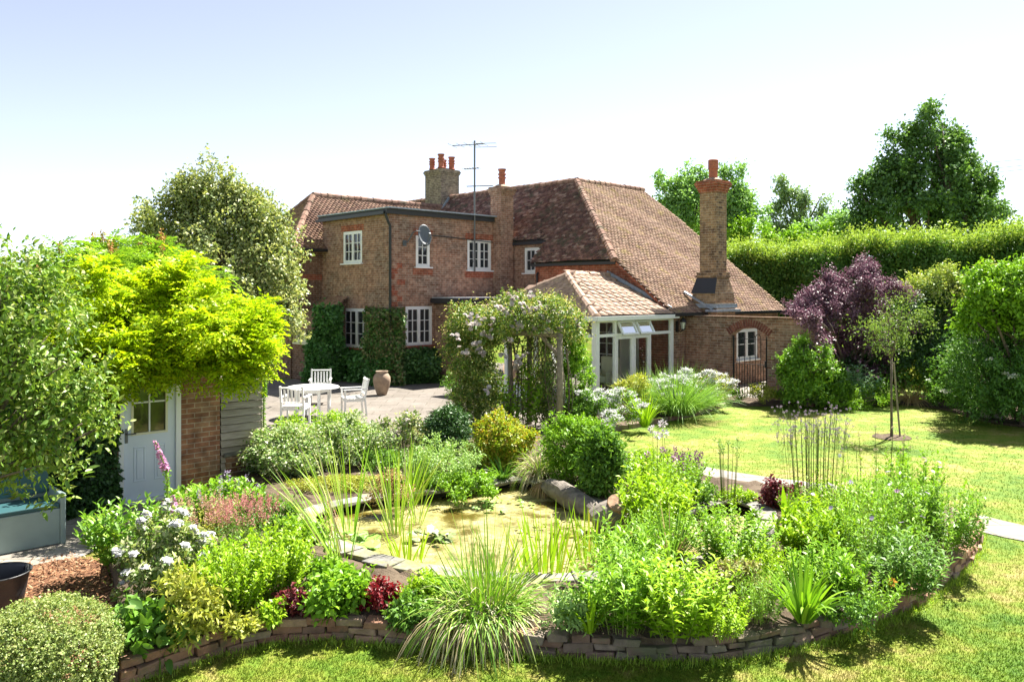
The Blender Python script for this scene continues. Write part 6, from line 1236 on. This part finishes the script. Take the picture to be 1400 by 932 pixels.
# lilies, scum plants
def lilies(lab, px, py, w, n, mat, seed, r=.075, lift=.02):
    rng = np.random.default_rng(seed); b = G(px, py, .09); k = b[1]/FPX; T = empty('water_lily', lab, 'water lily', b); q = MB()
    for i in range(n):
        a = rng.uniform(0, 6.28); d = math.sqrt(rng.random()); c = b+np.array((math.cos(a)*d*w*k/2, math.sin(a)*d*w*k/2.4, rng.uniform(0, lift))); tl = rng.normal(size=2)*.22; rr = r*rng.uniform(.7, 1.25); a0 = rng.uniform(0, 6.28); ring = []
        for j in range(13): an = a0+.25+5.8*j/12; ring.append(c+np.array((math.cos(an)*rr, math.sin(an)*rr, math.cos(an)*rr*tl[0]+math.sin(an)*rr*tl[1]+.006*math.sin(j*2))))
        q = MB(); q.face([c]+ring); q.build('pad', mat, T, uv=False)
    return T
lilies('crowded green water lily leaves at the left end of the pond', 470, 752, 110, 44, LM['lily'], 1, .085, .14)
lilies('few dark and bronze lily leaves in the middle of the pond', 592, 738, 60, 14, leafmat('bronze_lily', [(.05, .10, .03), (.09, .14, .04), (.14, .05, .04)], .1, .2), 2, .07, .10)
lilies('small flat lily pads near the back edge of the pond', 690, 690, 90, 26, LM['lily'], 3, .04, .02)
lilies('pale lily pads scattered in the shaded water in front of the log', 760, 722, 110, 30, LM['yellow'], 4, .035, .02)
for nm, lab, px, py, w, h, n in (('water_iris', 'loose yellow green iris leaves in the pond right of the tussock', 745, 790, 110, 96, 60), ('water_iris', 'pale iris shoots in the water in front of the log', 805, 768, 80, 80, 36), ('water_iris', 'small iris shoots among the lily leaves in the pond', 560, 770, 60, 62, 26)):
    grassclump(nm, lab, 'plant', px, py, w, h, [('leaves', LM['lime'], .8, 0), ('pale_leaves', LM['yellow'], .2, .05)], n, .022, .08, spread=.35, bend=.12, base_r=.7)
perennial('red_flower_stem', 'red flower stem at the foot of the left reeds', 'flower', 456, 796, 20, 92, LM['lime2'], 5, 8, .05, .018, flower='plume', fmat=PROS, fn=5, fs=.7, spread=.2, z=BZ)
# logs
lg = empty('driftwood_log', 'silvery old log lying along the back edge of the pond', 'log', at(790, 676, 10.9)); q = MB(); pa, pb3 = G(742, 662, .24), G(822, 704, .14)
q.tube([pa, pa*.7+pb3*.3+np.array((.02, .03, .03)), pa*.4+pb3*.6, pb3], [.10, .16, .17, .12], 12); o = q.build('trunk', M['log'], lg, uv=False)
ds_ = o.modifiers.new('sub', 'SUBSURF'); ds_.levels = 2; ds_.render_levels = 2; tx = bpy.data.textures.new('bark_noise', 'CLOUDS'); tx.noise_scale = .10; dm_ = o.modifiers.new('rough', 'DISPLACE'); dm_.texture = tx; dm_.strength = .05
lg = empty('sawn_log', 'chunky sawn log with a pale reddish cut end beside the pond', 'log', G(835, 708, .2)); q = MB(); pa, pb3 = G(846, 700, .33), G(812, 716, .20); ax_ = (pb3-pa)
q.tube([pa, pa+ax_*.5, pb3], [.19, .20, .17], 14); o = q.build('trunk', M['log'], lg, uv=False); q = MB(); q.tube([pa-ax_*.04, pa+ax_*.06], .17, 14); q.build('cut_end', M['log_end'], lg, uv=False)
q = MB(); nrm_ = np.array((.1, -.6, .8)); q.tube([pa+np.array((-.02, -.05, .08)), pa+np.array((-.02, -.10, .15))], [.15, .13], 12); q.build('cut_end', M['log_end'], lg, uv=False)

# back bed, left to right
mound('variegated_shrub', 'white edged spreading shrub behind the reeds, its left half by the brick pier', 'shrub', 392, 650, 120, 60, LM['white_var'], 2600, 8, .05, .026, seed=1, z=BZ-.05)
mound('variegated_shrub', 'white edged spreading shrub behind the reeds, its taller right half by the patio', 'shrub', 470, 636, 120, 62, LM['white_var'], 2300, 8, .05, .026, seed=2, z=BZ-.05)
mound('variegated_shrub', 'yellow green bush growing through the white edged shrub', 'shrub', 436, 632, 120, 62, LM['lime'], 1500, 8, .05, .024, seed=3, z=BZ-.05)
mound('shrub_rose', 'loose rose bush with pale blossoms at the patio edge, left of the dark round shrub', 'shrub', 552, 624, 66, 62, leafmat('rose_bush_leaf', [(.07, .13, .03), (.14, .20, .05), (.30, .28, .18), (.05, .10, .03)], .35), 420, 7, .055, .028, seed=4, flower='rose', fmat=PPINK, fn=16, fs=.7)
mound('round_shrub', 'dark compact round shrub at the patio edge by the low wall', 'shrub', 609, 622, 62, 66, LM['dark'], 1500, 8, .045, .022, seed=5, shell=.6, tuft=False)
mound('silvery_shrub', 'silvery green bushy shrub on the back edge of the pond', 'shrub', 606, 662, 100, 58, LM['silver'], 420, 7, .05, .018, seed=6)
perennial('silvery_shrub', 'upright silver green shoots rising from the shrub on the back edge of the pond', 'shrub', 604, 660, 96, 62, LM['silver'], 80, 20, .04, .014, spread=.75, seed=61)
mound('golden_shrub', 'yellow and orange tipped bushy shrub in front of the arch', 'shrub', 686, 642, 82, 74, LM['spirea'], 1500, 8, .05, .026, seed=7)
grassclump('strap_plant', 'green strappy leaves at the foot of the golden shrub', 'plant', 688, 656, 56, 40, [('leaves', LM['mid'], 1, 0)], 70, .02, BZ, spread=.9, bend=.4)
grassclump('straw_grass', 'straw coloured fine grass hanging over the back edge of the pond', 'grass clump', 738, 652, 70, 64, [('blades', LM['straw'], .6, .2), ('green_blades', LM['reed'], .4, 0)], 420, .009, BZ, spread=.9, bend=.6)
grassclump('straw_grass', 'brown dead roots of grass trailing over the liner at the back of the pond', 'grass clump', 742, 664, 60, 18, [('blades', LM['tan'], 1, .6)], 200, .010, BZ, spread=1.3, bend=.9)
mound('round_shrub', 'mid green twiggy shrub on the bank above the silvery log', 'shrub', 793, 656, 92, 82, LM['lime2'], 2000, 8, .055, .020, seed=9)
mound('round_shrub', 'darker glossy leaved shrub between the log and the lime perennials', 'shrub', 822, 678, 46, 82, LM['mid'], 900, 8, .07, .030, seed=10, z=BZ)
mound('rusty_fern', 'rusty red brown fern like plant at the pond edge behind the reeds', 'plant', 532, 690, 44, 40, LM['tan'], 160, 7, .05, .02, seed=11, z=BZ)
mound('creeping_plant', 'yellow moss like mat covering the stones at the left back of the pond', 'ground cover', 475, 668, 170, 14, LM['yellow'], 1500, 8, .022, .014, seed=12, depth=.35, stems=False, tuft=False)
mound('creeping_plant', 'pale green creeping mat over the stones behind the rusty fern', 'ground cover', 590, 664, 110, 16, LM['lime2'], 1200, 8, .025, .014, seed=13, depth=.5, stems=False, tuft=False)
# left bed
perennial('leafy_perennial', 'pale lilac spiked plant with fresh green leaves in front of the brick pier', 'plant', 305, 712, 130, 60, LM['lime2'], 80, 18, .09, .042, oval=True, flower='spike', fmat=PLAV, fn=12, fs=1.3, seed=21)
perennial('leafy_perennial', 'fresh green leafy plant below the shed door', 'plant', 262, 705, 60, 44, LM['lime2'], 40, 16, .09, .042, oval=True, seed=22)
perennial('peony_plant', 'glossy broad leaved green plant at the left end of the bed', 'plant', 178, 772, 96, 92, LM['gate_green'], 50, 20, .10, .042, oval=True, seed=23, spread=.8)
perennial('pink_astilbe', 'dusty pink feathery astilbe patch, the larger right part by the stones', 'astilbe', 332, 742, 90, 52, LM['mid'], 90, 10, .04, .018, flower='plume', fmat=PROS, seed=24, fs=.9)
perennial('pink_astilbe', 'faded pink feathery astilbe, the left part beside the white rose', 'astilbe', 270, 748, 76, 58, LM['yellow'], 60, 10, .04, .018, flower='plume', fmat=petal('faded', (.55, .33, .24)), seed=25, fs=.9)
mound('white_rose', 'white rose bush in bloom near the foxglove', 'rose bush', 222, 826, 110, 122, leafmat('pale_rose_leaf', [(.08, .15, .03), (.16, .22, .06), (.28, .28, .16), (.06, .11, .03)], .35), 800, 8, .045, .024, seed=26, flower='rose', fmat=PW, fn=38, fs=1.2, amp=.14)
mound('azalea_shrub', 'small yellow leaved azalea at the left corner of the edging', 'shrub', 250, 868, 80, 76, LM['yellow'], 230, 9, .065, .022, seed=27, shell=.8, up=.3, oval=True)
perennial('lime_stonecrop', 'fleshy lime green stonecrop clump beside the left end of the pond', 'plant', 318, 838, 92, 104, LM['lime'], 110, 34, .052, .022, seed=28, ang=.75, spread=.45)
perennial('lime_stonecrop', 'fleshy lime green stonecrop clump touching the pond coping', 'plant', 372, 818, 86, 104, LM['lime'], 100, 34, .052, .022, seed=29, ang=.75, spread=.45)
perennial('leafy_perennial', 'light green foliage between the astilbe and the stonecrop', 'plant', 290, 795, 70, 62, LM['lime2'], 50, 18, .06, .025, seed=30)
mound('hosta_plant', 'low broad leaved green plant under the white rose', 'plant', 206, 876, 56, 28, LM['mid'], 60, 7, .12, .055, seed=31, oval=True, stems=False)
mound('low_plant', 'light green round leaved plant behind the front edging, left of the red leaves', 'plant', 465, 828, 84, 36, LM['lime2'], 420, 8, .06, .036, seed=32, oval=True)
mound('heuchera_plant', 'bright red leaved plant behind the front brick edging', 'plant', 518, 834, 46, 38, LM['red'], 200, 8, .034, .026, seed=33, oval=True)
mound('heuchera_plant', 'dark maroon leaved plant beside the stonecrop', 'plant', 402, 836, 44, 26, LM['maroon'], 130, 8, .045, .032, seed=34, oval=True)
mound('low_plant', 'small yellow green plant at the edging beside the azalea', 'plant', 328, 862, 38, 13, LM['yellow'], 120, 7, .04, .02, seed=35, stems=False)
mound('low_plant', 'tuft of fresh green leaves at the edging by the maroon plant', 'plant', 370, 846, 32, 18, LM['lime'], 100, 7, .045, .022, seed=36, stems=False)
for lab, px, py, w, h, m_ in (('low rosette plants on the soil between the stonecrop and the reeds', 410, 742, 70, 24, LM['lime2']), ('low green leaves at the left tip of the pond behind the astilbe', 372, 712, 70, 24, LM['mid']), ('trailing yellow green leaves spilling over the front coping', 590, 822, 70, 22, LM['lime']), ('low leafy plants on the soil left of the big tussock', 560, 846, 46, 18, LM['mid']), ('small green leaves under the red flower stem', 440, 800, 70, 24, LM['lime2']), ('leafy tufts over the back coping below the silvery shrub', 640, 674, 90, 20, LM['lime2'])): mound('low_plant', lab, 'plant', px, py, w, h, m_, 300, 8, .045, .024, seed=px, stems=False)
# foxgloves
def foxglove(lab, pts, n, bloom, seed):
    rng = np.random.default_rng(seed); T = empty('foxglove', lab, 'foxglove', pts[0]); L = smooth_line(pts, 3); q = MB(); q.tube(L, [.016-.010*i/(len(L)-1) for i in range(len(L))], 6); q.build('stem', M['stem'], T, uv=False)
    A = resample(L, .012); k = len(A); i0 = int(k*.18); C = A[i0:int(k*.76)]; V, F = fl_ball(rng, C+rng.normal(size=C.shape)*.010, .018, 4, .03, .02); quads_mesh('seed_pods', V, F, LM['lime2'], T)
    C = A[int(k*.76):]; s = np.linspace(1, .45, len(C)); d = rdir(rng, len(C)*4).reshape(len(C), 4, 3)*np.array((1, 1, .3)); Q = (C[:, None]+d*.018*s[:, None, None]).reshape(-1, 3); D = (d+np.array((0, 0, -.6))).reshape(-1, 3); ss = np.repeat(s, 4); V, F = oval_quads(Q, D, rdir(rng, len(Q)), .05*ss, .035*ss, .4); quads_mesh('flowers', V, F, bloom, T)
b = G(222, 766, BZ); y = b[1]
foxglove('tall curving foxglove with mauve pink flowers in front of the shed door', [b, at(228, 690, y), at(230, 655, y), at(222, 628, y), at(212, 602, y)], 0, PFOX, 1)
b = G(364, 640, BZ); y = b[1]
foxglove('tall green foxglove seed spike standing by the corner of the weatherboards', [b, at(360, 580, y), at(361, 540, y), at(363, 510, y)], 0, LM['lime2'], 2)
b = G(238, 770, BZ); foxglove('short foxglove with a few pink flowers beside the tall curving one', [b, at(240, 720, b[1]), at(236, 676, b[1])], 0, PFOX, 3)
# bottom left clipped bush
mound('pale_bush', 'large rounded bush of tiny pale variegated leaves in the bottom left corner', 'shrub', 60, 955, 200, 130, LM['euon'], 5200, 9, .020, .013, z=0, seed=40, shell=.86, amp=.04, squash=.5, tuft=False)

# right hand planting
R_ = perennial
R_('lime_perennial', 'lime green stems topped with pale pink poppy heads behind the sawn log', 'plant', 890, 668, 66, 60, LM['lime'], 50, 18, .08, .032, seed=101, flower='ball', fmat=PMAG, fn=3, fs=1.6)
R_('lime_perennial', 'broad mass of lime green stems right of the sawn log', 'plant', 895, 728, 110, 88, LM['lime'], 100, 22, .085, .036, seed=102, hvar=.35)
R_('lime_perennial', 'lime green stems at the back of the bed below the purple salvia', 'plant', 930, 690, 80, 70, LM['lime2'], 80, 22, .055, .022, seed=103)
R_('purple_salvia', 'purple salvia spikes at the lawn edge of the bed', 'salvia', 935, 664, 44, 44, LM['mid'], 40, 10, .04, .018, seed=104, flower='spike', fmat=PPUR, fs=1.7, z=BZ-.03)
mound('low_plant', 'low green plant at the path edge beside the purple salvia', 'plant', 962, 684, 50, 18, LM['mid'], 260, 7, .04, .022, seed=105)
mound('low_plant', 'yellow green low plant between the small pond and the path', 'plant', 1010, 684, 50, 9, LM['lime'], 260, 7, .035, .02, seed=106)
mound('heuchera_plant', 'dark maroon plant beside the path behind the small pond', 'plant', 1066, 692, 40, 32, LM['maroon'], 170, 8, .05, .036, seed=107, oval=True)
R_('stonecrop_plant', 'rounded dome of grey green stonecrop by the small pond', 'plant', 1000, 775, 92, 88, LM['lime2'], 110, 26, .055, .026, seed=108, spread=.7, ang=.6)
grassclump('day_lily', 'dark strappy day lily with reddish tips left of the stonecrop dome', 'day lily', 918, 778, 96, 92, [('leaves', LM['mid'], .75, 0), ('rusty_leaves', LM['tan'], .25, .1)], 170, .016, BZ, spread=.7, bend=.35)
grassclump('day_lily', 'pale drooping grass blades between the stonecrop dome and the day lily', 'day lily', 966, 786, 60, 44, [('leaves', LM['straw'], 1, .3)], 60, .012, BZ, spread=1.0, bend=.8)
R_('willow_leaf_plant', 'dense willow leaved green plants in the front of the bed, left part', 'plant', 850, 856, 116, 108, LM['lime2'], 90, 24, .10, .024, seed=109, ang=.6, hvar=.35)
R_('willow_leaf_plant', 'dense willow leaved green plants in the front of the bed, right part', 'plant', 925, 866, 110, 112, LM['lime'], 95, 24, .085, .030, seed=110, ang=.55, hvar=.35)
R_('willow_leaf_plant', 'willow leaved green plants behind, at the pond side', 'plant', 860, 800, 110, 92, LM['lime2'], 80, 22, .10, .026, seed=111, ang=.6, hvar=.35)
grassclump('garden_iris', 'fan of pale iris leaves at the front edging right of the tussock', 'iris', 806, 864, 66, 64, [('leaves', LM['lime'], 1, 0)], 40, .03, BZ, spread=.55, bend=.2)
mound('low_plant', 'pale silvery leaves at the front edging beside the tussock', 'plant', 780, 856, 60, 34, LM['silver'], 160, 7, .06, .02, seed=112)
mound('spurge_plant', 'olive and brown twiggy plant in the middle of the right bed', 'plant', 1010, 830, 76, 64, leafmat('olive_leaf', [(.16, .18, .05), (.22, .22, .08), (.12, .15, .03), (.20, .14, .08)], .3), 420, 8, .035, .018, seed=113)
R_('yellow_green_plant', 'small yellow green leaves between the willow leaved plants and the edging', 'plant', 985, 868, 80, 60, LM['lime'], 80, 20, .035, .018, seed=114)
R_('feathery_plant', 'feathery bright green plant left of the big iris fan', 'plant', 1040, 848, 60, 74, LM['lime2'], 60, 30, .05, .008, seed=115)
grassclump('garden_iris', 'big fan of bright green iris leaves at the right front edging', 'iris', 1098, 850, 84, 92, [('leaves', LM['lime2'], 1, 0)], 60, .034, BZ, spread=.7, bend=.25, seg=7)
grassclump('canna_leaf', 'single broad upright yellow green leaf beside the small pond', 'plant', 1076, 752, 34, 92, [('leaves', LM['lime'], 1, 0)], 7, .085, BZ, spread=.25, bend=.1, base_r=.3)
R_('lime_perennial', 'lime green leafy mass right of the broad upright leaf', 'plant', 1112, 762, 100, 78, LM['lime'], 90, 22, .08, .036, seed=116, hvar=.35)
R_('lime_perennial', 'green stems behind the big iris fan', 'plant', 1130, 818, 90, 76, LM['lime2'], 80, 22, .085, .028, seed=117, hvar=.35)
R_('scabious_plant', 'airy green stems dotted with lilac flowers in the middle of the right bed', 'plant', 1185, 778, 130, 128, LM['lime2'], 100, 24, .065, .018, seed=118, hvar=.4, flower='disc', fmat=PLAV, fn=9, fs=1.0)
R_('scabious_plant', 'airy tall stems with a few white lilac flowers at the back of the right bed', 'plant', 1165, 738, 130, 104, LM['lime'], 100, 22, .06, .020, seed=119, hvar=.4, flower='disc', fmat=petal('whitish', (.66, .58, .66)), fn=8, fs=.9)
R_('scabious_plant', 'tall green stems with dusky pink flowers at the right end of the bed', 'plant', 1255, 752, 130, 124, LM['lime2'], 110, 24, .075, .026, seed=120, hvar=.4, flower='disc', fmat=PMAG, fn=5, fs=1.1)
R_('leafy_perennial', 'dark feathery green plant overhanging the right edging', 'plant', 1240, 812, 90, 88, LM['mid'], 90, 26, .085, .020, seed=121, ang=.5)
R_('leafy_perennial', 'green bushy plant at the far right end of the edging', 'plant', 1300, 752, 70, 92, LM['mid'], 70, 24, .05, .02, seed=122)
R_('leafy_perennial', 'tall fresh green leafy stem at the back right of the bed', 'plant', 1240, 700, 66, 92, LM['lime2'], 40, 24, .07, .03, seed=123)
R_('poppy_plant', 'single orange poppy on a green plant above the right edging', 'poppy', 1196, 838, 60, 62, LM['lime2'], 36, 20, .05, .014, seed=124, flower='ball', fmat=POR, fn=1, fs=1.5)
mound('low_plant', 'green creeping leaves spilling over the edging below the orange poppy', 'plant', 1165, 848, 70, 26, LM['mid'], 170, 7, .04, .02, seed=125)
R_('airy_perennial', 'fine pale green stems filling the bed edge beside the path, below the verbena', 'plant', 1150, 708, 110, 56, LM['lime'], 100, 22, .04, .014, seed=130)
R_('airy_perennial', 'fine green stems along the path at the back right of the bed', 'plant', 1230, 720, 120, 70, LM['lime2'], 110, 22, .045, .016, seed=131)
R_('airy_perennial', 'soft green stems between the broad upright leaf and the scabious', 'plant', 1120, 728, 110, 70, LM['lime2'], 90, 22, .05, .018, seed=132)
R_('airy_perennial', 'light green stems in the gap between the stonecrop dome and the iris fan', 'plant', 1050, 800, 80, 60, LM['lime'], 70, 22, .045, .018, seed=133)
R_('airy_perennial', 'light green stems at the pond side behind the willow leaved plants', 'plant', 900, 760, 120, 66, LM['lime2'], 90, 22, .05, .018, seed=134)
mound('low_plant', 'green ground covering leaves between the shrub bank and the path', 'plant', 870, 650, 90, 26, LM['mid'], 500, 8, .04, .02, seed=135)
mound('low_plant', 'low yellow green leaves on the soil between golden shrub and low patio wall', 'plant', 640, 636, 80, 24, LM['silver'], 420, 8, .035, .02, seed=136)
mound('low_plant', 'low dark leaves at the foot of the rose bush by the patio', 'plant', 540, 640, 90, 22, LM['mid'], 420, 8, .04, .02, seed=137)
# verbena and drumsticks: bare stems with small heads
def wands(name, lab, px, py, w, h, n, head, hm, r, seed, lean=0.0, z=BZ):
    rng = np.random.default_rng(seed); b, rr, H_ = scaled(px, py, w, h, z); T = empty(name, lab, 'flower', b); a = rng.uniform(0, 6.28, n); q = np.sqrt(rng.random(n)); P = b+np.stack([np.cos(a)*q*rr*.8, np.sin(a)*q*rr*.8, 0*a], 1); D = unit(np.stack([np.cos(a)*q*.10+lean, np.sin(a)*q*.1, np.ones(n)], 1)); L = H_*rng.uniform(.72, 1.0, n)
    V, F = ribbons(P, D, L, np.full(n, .011), np.full(n, .02), 4, tipw=3); quads_mesh('stems', V, F, leafmat('wand_stem', [(.07, .11, .03), (.11, .13, .05)], .1, gain=1.0), T); tip = P+D*L[:, None]
    br = []
    for k in range(3 if name == 'verbena_plant' else 0):
        d = unit(D+rdir(rng, n)*np.array((.5, .5, .1))); t0 = P+D*(L*rng.uniform(.72, .9, n))[:, None]; l2 = rng.uniform(.10, .22, n); br.append((t0, d, l2)); V, F = ribbons(t0, d, l2, np.full(n, .007), np.full(n, .02), 2, tipw=3); quads_mesh('side_stems', V, F, M['stem'], T)
    heads = np.concatenate([tip]+[t+d*l[:, None] for t, d, l in br]); V, F = fl_ball(rng, heads, r, 20, r*1.1, r*.8); flower_parts('flower', V, F, np.repeat(np.arange(len(heads)), 20), hm, T, 40)
wands('verbena_plant', 'thicket of tall thin verbena stems with tiny lilac heads above the path', 1112, 716, 92, 162, 64, 1, petal('verbena', (.28, .20, .32), (.36, .30, .34)), .010, 1)
wands('allium_seedheads', 'few thin stems with round green seed heads beside the path', 994, 688, 40, 90, 14, 1, LM['silver'], .022, 2)
wands('tall_poppy', 'two pale pink poppy heads on thin stems over the lime green plants', 900, 676, 40, 104, 4, 1, petal('blush', (.74, .50, .55)), .045, 3)
wands('seed_stems', 'thin dry stems with tiny heads standing behind the arching right hand stems', 1195, 706, 110, 120, 22, 1, petal('dry_head', (.42, .36, .22)), .014, 4)

# ------------------------------------------------------------------ mulch chips and lawn blades: uncountable
rng = np.random.default_rng(50); A = np.array([p for p in mulch]); mn, mx = A.min(0), A.max(0); P = rng.uniform(mn, mx, (16000, 2)); P = P[inpoly(P, mulch)]; n = len(P); P3 = np.c_[P, rng.uniform(.035, .075, n)]; D = rdir(rng, n)*np.array((1, 1, .3)); V, F = leaf_quads(P3, D, np.array((0, 0, 1.))+rdir(rng, n)*.5, rng.uniform(.025, .07, n), rng.uniform(.010, .022, n), .1, 0)
o = quads_mesh('wood_chips', V, F, leafmat('wood_chip', [(.22, .10, .05), (.32, .17, .09), (.40, .25, .15), (.15, .07, .04)], 0, .04, gain=1.0), None, base=(*P[0], 0)); tag(o, kind='stuff')
def blades(n, Y0, Y1, L, wdt, seed):
    rng = np.random.default_rng(seed); u = rng.random(n); Y = 1/(1/Y0+(1/Y1-1/Y0)*u); X = Y*rng.uniform(-.66, .70, n); P = np.stack([X, Y], 1); k = np.ones(n, bool)
    for h in LAWN_HOLES: k &= ~inpoly(P, h)
    P = P[k]; n = len(P); D = unit(np.stack([*rng.normal(0, .55, (2, n)), np.ones(n)], 1)); l = L*rng.uniform(.5, 1.25, n); a = rng.uniform(0, 6.28, n); S = np.stack([np.cos(a), np.sin(a), 0*a], 1)*wdt; B = np.c_[P, np.zeros(n)]
    return np.stack([B-S, B+S, B+D*l[:, None]], 1).reshape(-1, 3)
V = np.concatenate([blades(230000, 5.2, 11, .028, .0035, 1), blades(70000, 11, 25, .03, .006, 2)]); o = quads_mesh('lawn_grass', V, np.arange(len(V)).reshape(-1, 3), M['blade'], None, base=(0, 8, 0)); tag(o, kind='stuff')
# longer grass under the edging
rng = np.random.default_rng(60); E = resample(front_line, .004); k = rng.integers(0, len(E), 9000); off = np.abs(rng.normal(0, .07, 9000)); nv = np.array((0, -1.0)); P = E[k]+np.outer(off+.05, nv)+rng.normal(0, .02, (9000, 2)); kk = ~inpoly(P, BED); P = P[kk]; n = len(P)
V, F = ribbons(np.c_[P, np.zeros(n)], unit(np.stack([*rng.normal(0, .4, (2, n)), np.ones(n)], 1)), rng.uniform(.04, .13, n), np.full(n, .005), rng.uniform(.1, .6, n), 3); o = quads_mesh('edge_grass', V, F, leafmat('edge_grass_blade', [(.14, .24, .02), (.20, .30, .03), (.28, .32, .06)], .4), None, base=(0, 6.5, 0)); tag(o, kind='stuff')
